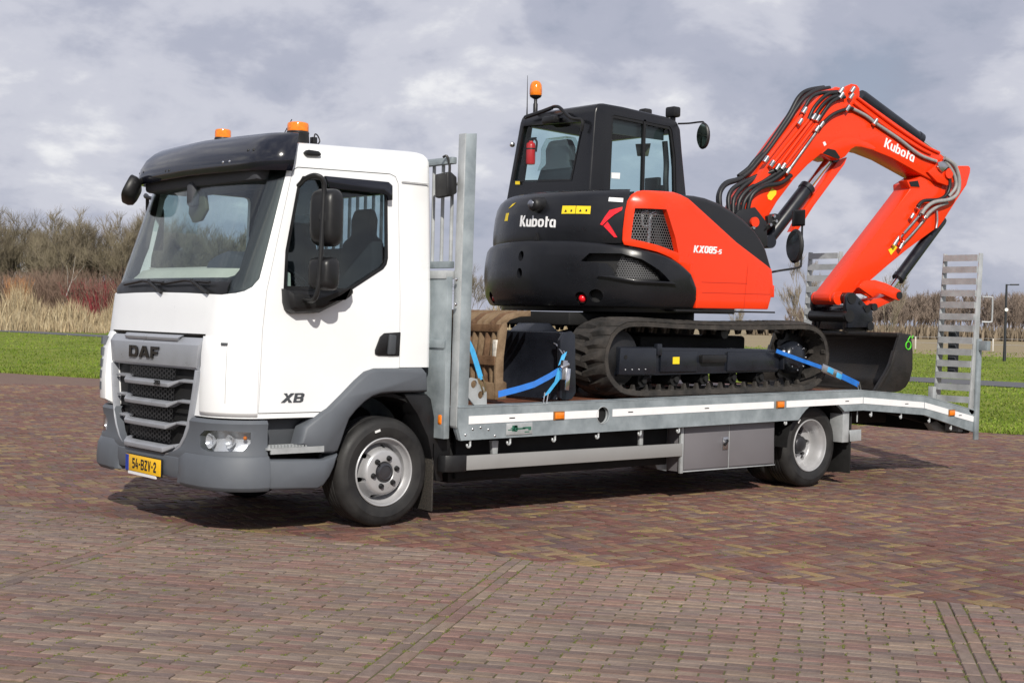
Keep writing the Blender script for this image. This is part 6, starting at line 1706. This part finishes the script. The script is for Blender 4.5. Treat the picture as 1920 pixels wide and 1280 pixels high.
for p_ in [(2.578, 2.66), (2.257, 2.404)]:
    bo('hose_guard', M().tube([(p_[0]+.05*math.cos(R(a)), -.15-.05*abs(math.sin(R(a/2))), p_[1]+.05*math.sin(R(a))) for a in range(0, 361, 30)], .010, 6), ORANGE, arm_, smooth=60)

# ================================================================== other things on the deck
# fire extinguisher in the machine's cab
FE = mat('extinguisher_red', (.62, .015, .02), .3, coat=.3)
e0 = [(0.949, 2.958), (0.91, 3.223), (0.925, 3.097)]
fx = 3.02
ey = (e0[0][0]+e0[1][0])/2; ez = e0[0][1]; eh = e0[1][1]-e0[0][1]
fe = empty('fire_extinguisher', (fx, ey, ez), 'small red fire extinguisher hanging inside the rear cab window of the excavator', 'extinguisher')
ob('bottle', M().lathe([(0, ez), (.040, ez+.005), (.046, ez+.02), (.046, ez+eh*.70), (.040, ez+eh*.78), (.022, ez+eh*.82), (.02, ez+eh*.88), (0, ez+eh*.88)], (fx, ey, 0), 'z', 20), FE, fe, shear=True, smooth=45)
ob('valve', M().box((fx-.02, ey-.02, ez+eh*.86), (fx+.02, ey+.02, ez+eh*.95)).box((fx-.015, ey-.07, ez+eh*.93), (fx+.015, ey+.03, ez+eh*.98)), BLACK, fe, shear=True, bevel=.004)
ob('hose', M().tube(smooth_path([(fx, ey-.05, ez+eh*.93), (fx, ey-.085, ez+eh*.8), (fx, ey-.075, ez+eh*.45)], 4), .010, 6), BLACK, fe, shear=True)
ob('strap', M().lathe([(.048, ez+eh*.55), (.048, ez+eh*.60)], (fx, ey, 0), 'z', 20), BLACK, fe, shear=True)
# rusty skeleton bucket behind the headboard
RUST = mat('rusty_bucket_paint', (.12, .058, .028), .75, var=.45, vscale=8, bump=.4, bscale=50, col2=(.19, .11, .06), rvar=0)
RUST2 = mat('dusty_rusty_plate', (.17, .105, .055), .8, var=.35, vscale=7, bump=.4, bscale=60, col2=(.26, .18, .11), rvar=0)
sb = empty('skeleton_bucket', (1.2, -.4, .87), 'rusty slotted skeleton bucket standing on the deck behind the headboard', 'bucket')
YB0, YB1 = -.93, .30
def so(name, mb, m_, parent=sb, **k): return ob(name, mb, m_, parent, shear=True, **k)
prof = [(1.50, 1.56), (1.38, 1.555), (1.26, 1.53), (1.17, 1.47), (1.125, 1.38), (1.105, 1.25), (1.10, 1.10), (1.115, .95), (1.13, .87)]
ribp = prof+[(1.20, .87), (1.175, .95), (1.165, 1.10), (1.17, 1.25), (1.19, 1.36), (1.23, 1.44), (1.29, 1.485), (1.39, 1.51), (1.50, 1.515)]
rib_me = [mesh_of(M().prism(ribp, 'y', -.012, .012), 'rib', m_, bevel=.004, shear=True) for m_ in (RUST, RUST2)]
n_ = 15
for i in range(n_):
    y = YB0+.075+(YB1-YB0-.12)*i/(n_-1)
    link('rib', rib_me[0 if i % 3 == 1 else 1], sb, (0, y, 0))
for z, x, h in ((1.42, 1.118, .060), (1.17, 1.078, .072)):
    so('cross_bar', M().box((x, YB0-.005, z-h/2), (x+.035, YB1, z+h/2)), RUST, bevel=.006)
so('cutting_plate', M().box((1.085, YB0-.01, .868), (1.16, YB1, 1.0)), RUST2, bevel=.012)
so('back_plate', M().prism([(1.24, .90), (1.27, .90), (1.34, 1.42), (1.31, 1.43)], 'y', YB0+.30, YB1), RUST, bevel=.003)
sp1 = [(1.195, 1.42), (1.19, 1.46), (1.16, 1.47), (1.115, 1.40), (1.092, 1.25), (1.085, 1.10), (1.088, .87), (1.20, .87), (1.20, 1.0), (1.165, 1.015), (1.165, 1.2)]
for y0_, y1_2 in ((YB0-.02, YB0+.012), (YB1-.01, YB1+.022)):
    so('side_plate', M().prism(sp1, 'y', y0_, y1_2), RUST2, bevel=.008)
so('worn_patch', M().box((1.086, YB0-.012, 1.20), (1.13, YB0+.03, 1.33)), mat('worn_pale_steel', (.62, .58, .52), .6, var=.3, vscale=30), bevel=.004)
# ratchet straps
def ribbon_obj(name, pts, w_, m_, parent, side):
    return ob(name, M().ribbon(pts, w_, .004, side), m_, parent, shear=True, smooth=40)
def hook(parent, p, d, m_=STEEL):
    p, d = Vector(p), Vector(d).normalized(); s_ = Vector((0, -1, 0)).cross(d).normalized()
    for k in (-1, 1):
        ob('hook', M().tube(smooth_path([p+s_*.018*k-d*.02, p+s_*.016*k+d*.06, p+s_*.008*k+d*.10+Vector((0, .01, 0)), p+d*.12+Vector((0, .035, 0))], 4), .006, 6), m_, parent, shear=True, smooth=60)
s1 = empty('ratchet_strap', (.78, -1.2, .86), 'light blue strap tying the rusty skeleton bucket to the lashing plate', 'strap', 'ratchet straps')
q = [(0.634, 1.405), (0.69, 1.254), (0.764, 1.043), (0.781, 1.001)]
ribbon_obj('webbing', [(q[0][0]+.02, -.98, q[0][1]+.08), (q[0][0], -1.10, q[0][1]), (q[1][0], -1.15, q[1][1]), (q[2][0], -1.17, q[2][1])], .045, MATS['light_blue_webbing_strap'], s1, (1, 0, .25))
hook(s1, (q[2][0], -1.17, q[2][1]), (q[3][0]-q[2][0], 0, q[3][1]-q[2][1]), mat('brass_hook', (.45, .36, .2), .35, metal=.9))
s2 = empty('ratchet_strap', (1.5, -1.15, .86), 'bright blue ratchet strap hooked from the dozer blade end to the deck edge', 'strap', 'ratchet straps')
q = [(1.644, 1.27), (1.63, 1.231), (1.565, 1.148), (1.525, 1.028), (1.403, 0.91), (1.391, 0.85), (1.604, 1.115), (1.58, 0.949)]
ribbon_obj('webbing', [(q[1][0], -1.13, q[1][1]), (q[2][0], -1.16, q[2][1])], .06, MATS['light_blue_webbing_strap'], s2, (1, 0, .5))
ribbon_obj('webbing', [(q[2][0], -1.165, q[2][1]-.02), (q[3][0], -1.175, q[3][1]), (q[4][0], -1.18, q[4][1])], .068, MATS['light_blue_webbing_strap'], s2, (1, 0, .4))
hook(s2, (q[1][0], -1.12, q[1][1]), (q[0][0]-q[1][0], .1, .08)); hook(s2, (q[4][0], -1.18, q[4][1]), (q[5][0]-q[4][0], 0, q[5][1]-q[4][1]))
ob('ratchet', M().bar((q[2][0]+.012, -1.19, q[2][1]+.03), (q[3][0]+.035, -1.20, q[3][1]+.0), .05, .03, (0, 1, 0)).cyl((q[2][0]-.03, -1.195, q[2][1]-.03), (q[2][0]+.05, -1.195, q[2][1]), .018), STEEL, s2, shear=True, bevel=.004)
ob('ratchet_handle', M().bar((q[6][0], -1.21, q[6][1]), (q[7][0], -1.22, q[7][1]), .04, .012, (0, 1, 0)), CHROME, s2, shear=True, bevel=.003)
t_ = [(1.537, 1.094), (1.465, 1.056), (1.335, 0.994), (1.206, 0.959), (1.031, 0.91)]
ribbon_obj('loose_end', [(t_[0][0], -1.16, t_[0][1]), (t_[1][0], -1.15, t_[1][1]), (t_[2][0], -1.12, t_[2][1]), (t_[3][0], -1.09, t_[3][1]), (t_[4][0], -1.05, t_[4][1]+.01)], .05, STRAP, s2, (.15, .25, 1))
s3 = empty('ratchet_strap', (5.0, -1.15, .90), 'blue ratchet strap stretched from the rear of the track frame to the deck edge', 'strap', 'ratchet straps')
q = [(4.338, 1.231), (4.669, 1.136), (4.904, 1.076), (5.17, 0.991), (5.43, 0.906), (5.465, 0.849)]
ribbon_obj('webbing', [(q[0][0], -1.05, q[0][1]), (q[1][0], -1.11, q[1][1]), (q[2][0], -1.14, q[2][1])], .036, STRAP, s3, (.4, 0, 1))
ribbon_obj('webbing', [(q[3][0]-.05, -1.16, q[3][1]+.02), (q[4][0], -1.18, q[4][1])], .055, STRAP, s3, (.4, 0, 1))
ob('ratchet', M().bar((q[2][0]-.02, -1.15, q[2][1]), (q[3][0], -1.165, q[3][1]), .075, .02, (0, 1, 0)), STEEL, s3, shear=True, bevel=.004)
for a, b, c_, d in ((.06, -.018, .13, -.045), (.19, -.07, .26, -.095)):
    ob('ratchet_webbing', M().bar((q[2][0]+a, -1.165, q[2][1]+b), (q[2][0]+c_, -1.168, q[2][1]+d), .05, .02, (0, 1, 0)), MATS['light_blue_webbing_strap'], s3, shear=True, bevel=.002)
hook(s3, (q[4][0], -1.18, q[4][1]), (q[5][0]-q[4][0], 0, q[5][1]-q[4][1]-.02))

# ================================================================== background
BARK = mat('grey_brown_bark', (.075, .062, .048), .9, var=.3, vscale=3, rvar=0)
TWIG = mat('bare_twigs', (.185, .152, .112), .9, var=.2, vscale=.6, col2=(.20, .172, .11), rvar=0)
BIRCH = mat('pale_birch_bark', (.38, .36, .33), .85, var=.3, vscale=5, rvar=0)
def view_pt(px, D):
    """ground point in the direction of picture column px (of 1920) at depth D: used to spread the far planting across the view"""
    l_ = (px-960)/2584*D
    return CX+D*math.sin(YAW)+l_*math.cos(YAW), CY+D*math.cos(YAW)-l_*math.sin(YAW)
def bare_tree(rng, H, spread, levels, r0, trunk_h, twig=.012, kids=(3, 5), up=.35):
    """trunk-and-limb mesh plus a twig mesh"""
    tr, tw = M(), M()
    def limb(p, d, L, r, lev):
        n = 3 if lev < 2 else 2
        pts = [p]; rr = [r]
        dd = d.copy()
        for i in range(n):
            dd = (dd+Vector((rng.uniform(-.22, .22), rng.uniform(-.22, .22), rng.uniform(-.05, .2)*up*2))).normalized()
            pts.append(pts[-1]+dd*L/n); rr.append(r*(1-.55*(i+1)/n))
        (tr if lev < 2 else tw).tube(pts, rr, 6 if lev == 0 else 4 if lev == 1 else 3, cap=False)
        if lev >= levels: return
        k = rng.randint(*kids)+(2 if lev >= levels-2 else 0)
        for j in range(k):
            t = rng.uniform(.35, 1.0) if lev else rng.uniform(trunk_h, 1.0)
            i = min(int(t*n), n-1); q = pts[i].lerp(pts[i+1], t*n-i)
            a = rng.uniform(0, 2*math.pi); tilt = rng.uniform(.35, 1.0)*spread
            ax = dd.orthogonal().normalized()
            nd = (Matrix.Rotation(a, 3, dd) @ (Matrix.Rotation(tilt, 3, ax) @ dd))
            nd = (nd+Vector((0, 0, up))).normalized()
            limb(q, nd, L*rng.uniform(.45, .68), max(twig, rr[min(i+1, n)]*.62), lev+1)
    limb(Vector((0, 0, 0)), Vector((0, 0, 1)), H*.62, r0, 0)
    # scale to the wanted height
    top = max([v_[2] for v_ in tw.v]+[v_[2] for v_ in tr.v]); k = H/top
    for mb in (tr, tw): mb.v = [(x*k, y*k, z*k) for x, y, z in mb.v]
    return tr, tw
variants_t = []
for i in range(5):
    rng = random.Random(40+i)
    tr, tw = bare_tree(rng, 10, .95, 4, .15, .20, .013, (5, 7), .34)
    variants_t.append((mesh_of(tr, 'trunk', BARK, weld=False, smooth=0), mesh_of(tw, 'crown', TWIG, weld=False, smooth=0)))
def place_tree(name, var, x, y, h, rz, label, cat, group):
    o = empty(name, (x, y, 0), label, cat, group)
    s_ = h/10
    for nm_, me in (('trunk', variants_t[var][0]), ('crown', variants_t[var][1])):
        c = bpy.data.objects.new(nm_, me); COL.objects.link(c); c.parent = o
        c.scale = (s_*1.05, s_*1.05, s_); c.rotation_euler = (0, 0, rz)
    return o
rng = random.Random(5)
k = 0
TL = 'tall bare tree in the dense row behind the reeds, left of the lorry cab'
TC = 'tall bare tree behind the reeds, seen through the windscreen of the lorry'
px = -110
while px < 470:
    for row, D in ((0, 110), (1, 119), (2, 129)):
        q_ = px+rng.uniform(-14, 14)+row*22
        x, y = view_pt(q_, D+rng.uniform(-4, 4))
        h = rng.uniform(8.6, 10.4)*(1.0 if px < 330 else .85)
        if q_ < 250: place_tree('bare_tree', k % 5, x, y, h, rng.uniform(0, 6.28), TL, 'tree', 'bare trees in the row behind the reeds')
        else: place_tree('bare_tree', k % 5, x, y, h, rng.uniform(0, 6.28), TC, 'tree', 'bare trees behind the cab windows')
        k += 1
    px += 33
for px, lab in ((884, 'low bare tree behind the reeds, nearest the headboard post'), (930, 'low bare tree behind the reeds, nearest the excavator tail')):
    x, y = view_pt(px, 112+rng.uniform(-5, 5))
    place_tree('low_tree', k % 5, x, y, rng.uniform(5.2, 6.0), rng.uniform(0, 6.28), lab, 'tree', 'low bare trees beyond the lorry'); k += 1
# slender pale birch among them
tr, tw = bare_tree(random.Random(77), 7, .7, 3, .10, .35, .014, (3, 4), .6)
x, y = view_pt(108, 106)
bi = empty('birch_tree', (x, y, 0), 'slender pale-stemmed birch standing in front of the left tree row', 'tree')
b1_ = link('trunk', mesh_of(tr, 'trunk', BIRCH, weld=False, smooth=0)); b1_.parent = bi
b2_ = link('crown', mesh_of(tw, 'crown', TWIG, weld=False, smooth=0)); b2_.parent = bi
# ---- shrubs with coloured stems
def shrub(name, x, y, w_, h, col, n, label, group=None, cat='shrub', lean=.5):
    mb = M(); rng = random.Random(int(x*31+y*17))
    for i in range(n):
        a = rng.uniform(0, 6.28); rr = w_*math.sqrt(rng.random())*.35
        p = Vector((math.cos(a)*rr, math.sin(a)*rr, 0)); d = Vector((math.cos(a)*lean*rng.random(), math.sin(a)*lean*rng.random(), 1)).normalized()
        L = h*rng.uniform(.55, 1.0)
        m_ = p+d*L*.5+Vector((rng.uniform(-.1, .1), rng.uniform(-.1, .1), 0))
        mb.tube([p, m_, p+d*L+Vector((math.cos(a), math.sin(a), 0))*rng.uniform(0, .3)*w_*.3], [.022, .016, .007], 3, cap=False)
        for j in range(3):
            t = rng.uniform(.4, .95); q = p.lerp(p+d*L, t)
            mb.tube([q, q+Vector((rng.uniform(-.4, .4), rng.uniform(-.4, .4), rng.uniform(.2, .6)))], [.012, .005], 3, cap=False)
    o = ob(name, mb, mat('stems_'+name, col, .8, var=.25, vscale=1, rvar=0), None, smooth=0, loc=(x, y, 0), label=label, category=cat)
    if group: o['group'] = group
    return o
for px, D, w_, h, lab in ((158, 107, 2.2, 3.9, 'crimson dogwood shrub in the reeds, leftmost of the three beside the cab'), (182, 107, 2.2, 4.1, 'crimson dogwood shrub in the reeds, middle of the three beside the cab'), (224, 108, 2.6, 4.3, 'crimson dogwood shrub in the reeds, hard against the lorry cab'), (1050, 100, 3.4, 1.9, 'low crimson dogwood shrub far off beneath the excavator tail')):
    x, y = view_pt(px, D)
    shrub('red_dogwood', x, y, w_, h, (.28, .048, .058), 170, lab, 'crimson dogwoods')
x, y = view_pt(32, 104)
shrub('orange_shrub', x, y, 1.0, 4.0, (.34, .16, .065), 130, 'small orange-leaved shrub rising out of the reeds at far left', None, lean=.25)
for px, h in ((-40, 2.9), (-8, 3.0), (12, 3.2), (52, 3.2), (72, 3.2), (95, 3.4), (118, 3.5), (138, 3.4), (205, 3.6), (262, 3.2), (300, 3.2)):
    x, y = view_pt(px, 107.5)
    shrub('brown_shrub', x, y, 3.6, h*1.42, (.215, .148, .112), 300, 'tangled brown shrub between the tall reeds and the bare trees', 'brown shrubs behind the reeds')
# ---- reeds, one mass
V, F, CC = [], [], []
rng = random.Random(9)
def blade(x, y, z0, h, w_, col, lean):
    a = rng.uniform(0, 6.28); dx, dy = math.cos(a)*w_/2, math.sin(a)*w_/2
    lx, ly = rng.gauss(0, lean)*h, rng.gauss(0, lean)*h
    o_ = len(V)
    V.extend([(x-dx, y-dy, z0), (x+dx, y+dy, z0), (x+dx*.8+lx*.4, y+dy*.8+ly*.4, z0+h*.6), (x-dx*.8+lx*.4, y-dy*.8+ly*.4, z0+h*.6), (x+lx, y+ly, z0+h)])
    F.extend([(o_, o_+1, o_+2, o_+3), (o_+3, o_+2, o_+4)])
    CC.extend([col]*2)
RC = [(.36, .28, .17), (.44, .35, .21), (.30, .225, .135), (.40, .33, .20), (.48, .40, .26)]
for i in range(32000):
    px = rng.uniform(-150, 1180)
    D = rng.uniform(86, 103)
    x, y = view_pt(px, D)
    h = rng.uniform(.7, 3.3)*(1 if D > 94 else .42)*(.75+.4*math.sin(px*.045)*math.sin(px*.017+1))
    if px > 600: h *= .85
    c = rng.choice(RC); f_ = rng.uniform(.7, 1.1)
    blade(x, y, 0, max(.35, h), rng.uniform(.025, .07), (c[0]*f_, c[1]*f_, c[2]*f_, 1), .17)
me = bpy.data.meshes.new('reeds'); me.from_pydata(V, [], F)
REED = mat('dry_reeds', (.3, .2, .1), .85, attr='bcol'); me.materials.append(REED); colour(me, CC); shade(me, 0)
link('reeds', me, None, kind='stuff', label='tall dry straw-coloured reeds along the far path', category='reeds')
strip_sheet('reed_bed', [view_pt(-200, 85), view_pt(1250, 85)], [view_pt(-200, 107), view_pt(1250, 107)], .006, mat('reed_bed', (.22, .17, .09), .95, var=.3, vscale=.5, rvar=0), n=10, kind='structure')
# ---- grass blades on the lawn, one mass
V, F, CC = [], [], []
GC = [(.15, .225, .028), (.17, .24, .034), (.135, .21, .024), (.19, .24, .045), (.21, .24, .055)]
def on_path(x, y):
    xa = lerp_tab([(-b, a) for a, b in PATH_A], -y)[0]; xb_ = lerp_tab([(-b, a) for a, b in PATH_B], -y)[0]
    return xa-.25 < x < xb_+.1
def on_lawn(x, y):
    return (y-1.38)*(5.835-13.12)-(x-13.12)*(22.43-1.38) < -.02*22
n_ = 0
while n_ < 62000:
    px = rng.uniform(-120, 2040); D = 18/rng.uniform(.18, 1.0)
    x, y = view_pt(px, D)
    if not on_lawn(x, y) or on_path(x, y): continue
    n_ += 1
    c = rng.choice(GC); f_ = rng.uniform(.85, 1.1)*(.9+.16*math.sin(x*.5+1.7*math.sin(y*.31)))
    blade(x, y, -.005, rng.uniform(.018, .045)*(.6+D/60), rng.uniform(.012, .03)*(.5+D/40), (c[0]*f_, c[1]*f_, c[2]*f_, 1), .45)
for i in range(9000):      # ragged fringe along the paving
    t = rng.uniform(-.6, 1.5); x = 5.835+(13.12-5.835)*t; y = 22.43+(1.38-22.43)*t
    o_ = abs(rng.gauss(0, .22)); x += .945*(o_-.07); y += .327*(o_-.07)
    c = rng.choice(GC); f_ = rng.uniform(.6, 1.1)
    blade(x, y, -.01, rng.uniform(.03, .10), rng.uniform(.012, .03), (c[0]*f_, c[1]*f_, c[2]*f_, 1), .5)
me = bpy.data.meshes.new('grass'); me.from_pydata(V, [], F)
GB = mat('grass_blades', (.06, .12, .02), .9, attr='bcol', spec=.1); me.materials.append(GB); colour(me, CC); shade(me, 0)
link('grass', me, None, kind='stuff', label='short green grass covering the lawn', category='grass')
# ---- young trees beyond the tail
for px, D, h, seed, lab in ((1519, 47, 4.35, 3, 'young bare tree rising behind the far loading ramp'), (1672, 46, 3.75, 8, 'young bare tree between the bucket cylinder and the near ramp'), (1392, 58, 2.9, 12, 'small bare tree glimpsed under the orange side panel')):
    tr, tw = bare_tree(random.Random(seed), h, .72, 4, .045, .36, .0055, (4, 5), .55)
    x, y = view_pt(px, D)
    o = empty('young_tree', (x, y, 0), lab, 'tree', 'young trees on the lawn')
    a = link('trunk', mesh_of(tr, 'trunk', mat('young_bark', (.26, .22, .16), .9, var=.2, rvar=0), weld=False, smooth=0)); a.parent = o
    b = link('crown', mesh_of(tw, 'crown', mat('young_twigs', (.27, .22, .165), .9, var=.2, rvar=0), weld=False, smooth=0)); b.parent = o
# ---- far wood on the right: reads as one mass
V, F = [], []
tvars = []
for i in range(4):
    tr, tw = bare_tree(random.Random(60+i), 9, .75, 3, .16, .25, .045, (5, 7), .5)
    tr.add(tw.v, tw.f); tvars.append(tr)
rng = random.Random(3)
far_w = M()
for i in range(230):
    px = rng.uniform(1480, 2150); D = rng.uniform(235, 300)
    x, y = view_pt(px, D); h = rng.uniform(7.5, 9.6)*(.55+.45*min(1, (px-1450)/260))*D/262
    mb = tvars[i % 4]; a = rng.uniform(0, 6.28); ca_, sa_ = math.cos(a), math.sin(a); s_ = h/9
    far_w.add([(x+(vx*ca_-vy*sa_)*s_, y+(vx*sa_+vy*ca_)*s_, vz*s_) for vx, vy, vz in mb.v], mb.f)
ob('far_wood', far_w, mat('far_wood', (.225, .178, .150), .95, var=.2, vscale=.08, col2=(.25, .195, .155), rvar=0), None, weld=False, smooth=0, kind='stuff', label='distant brown winter wood along the horizon on the right', category='wood')
# undergrowth at its foot
V, F, CC = [], [], []
for i in range(5000):
    px = rng.uniform(1400, 2150); D = rng.uniform(222, 240); x, y = view_pt(px, D)
    f_ = rng.uniform(.7, 1.1)
    blade(x, y, 0, rng.uniform(.8, 2.6), rng.uniform(.2, .5), (.21*f_, .165*f_, .115*f_, 1), .2)
me = bpy.data.meshes.new('undergrowth'); me.from_pydata(V, [], F); me.materials.append(REED); colour(me, CC); shade(me, 0)
link('undergrowth', me, None, kind='stuff', label='low brown undergrowth at the foot of the far wood', category='undergrowth')
# ---- wire fence before the wood
FW = mat('white_fence_post', (.62, .60, .55), .7, var=.1)
fx0, fy0 = view_pt(1500, 112); fx1, fy1 = view_pt(2080, 100)
fn = empty('wire_fence', (fx0, fy0, 0), 'thin wire fence with pale posts far off beyond the lawn', 'fence')
for i in range(4):
    t = (i+.6)/4
    x, y = fx0+(fx1-fx0)*(t), fy0+(fy1-fy0)*t
    ob('post', M().box((x-.04, y-.04, 0), (x+.04, y+.04, .95)), FW, fn, bevel=.01)
for z in (.95, .5):
    ob('wire', M().tube([(fx0, fy0, z), (fx1, fy1, z)], .014, 5), mat('fence_wire', (.45, .45, .44), .5, metal=.5), fn)
# ---- street lamp
lx, ly = 58.975, 28.069
la = empty('street_lamp', (lx, ly, 0), 'slim black street lamp standing alone beyond the lawn at right', 'street lamp')
LB = mat('lamp_black', (.02, .022, .028), .5)
ob('pole', M().tube([(lx, ly, 0), (lx, ly, 1.2), (lx, ly, 3.92)], [.085, .065, .05], 12), LB, la, smooth=50)
cdx, cdy = math.cos(YAW), -math.sin(YAW)
ob('arm', M().bar((lx, ly, 3.88), (lx+.25*cdx, ly+.25*cdy, 3.90), .05, .05), LB, la)
ob('lamp_head', M().bar((lx+.2*cdx, ly+.2*cdy, 3.90), (lx+.62*cdx, ly+.62*cdy, 3.91), .20, .07), LB, la, bevel=.02)
ob('sign', M().cyl((lx-.10*math.sin(YAW), ly-.10*math.cos(YAW), 2.62), (lx-.08*math.sin(YAW), ly-.08*math.cos(YAW), 2.62), .09, n=16), mat('white_sign', (.75, .75, .75), .5), la)
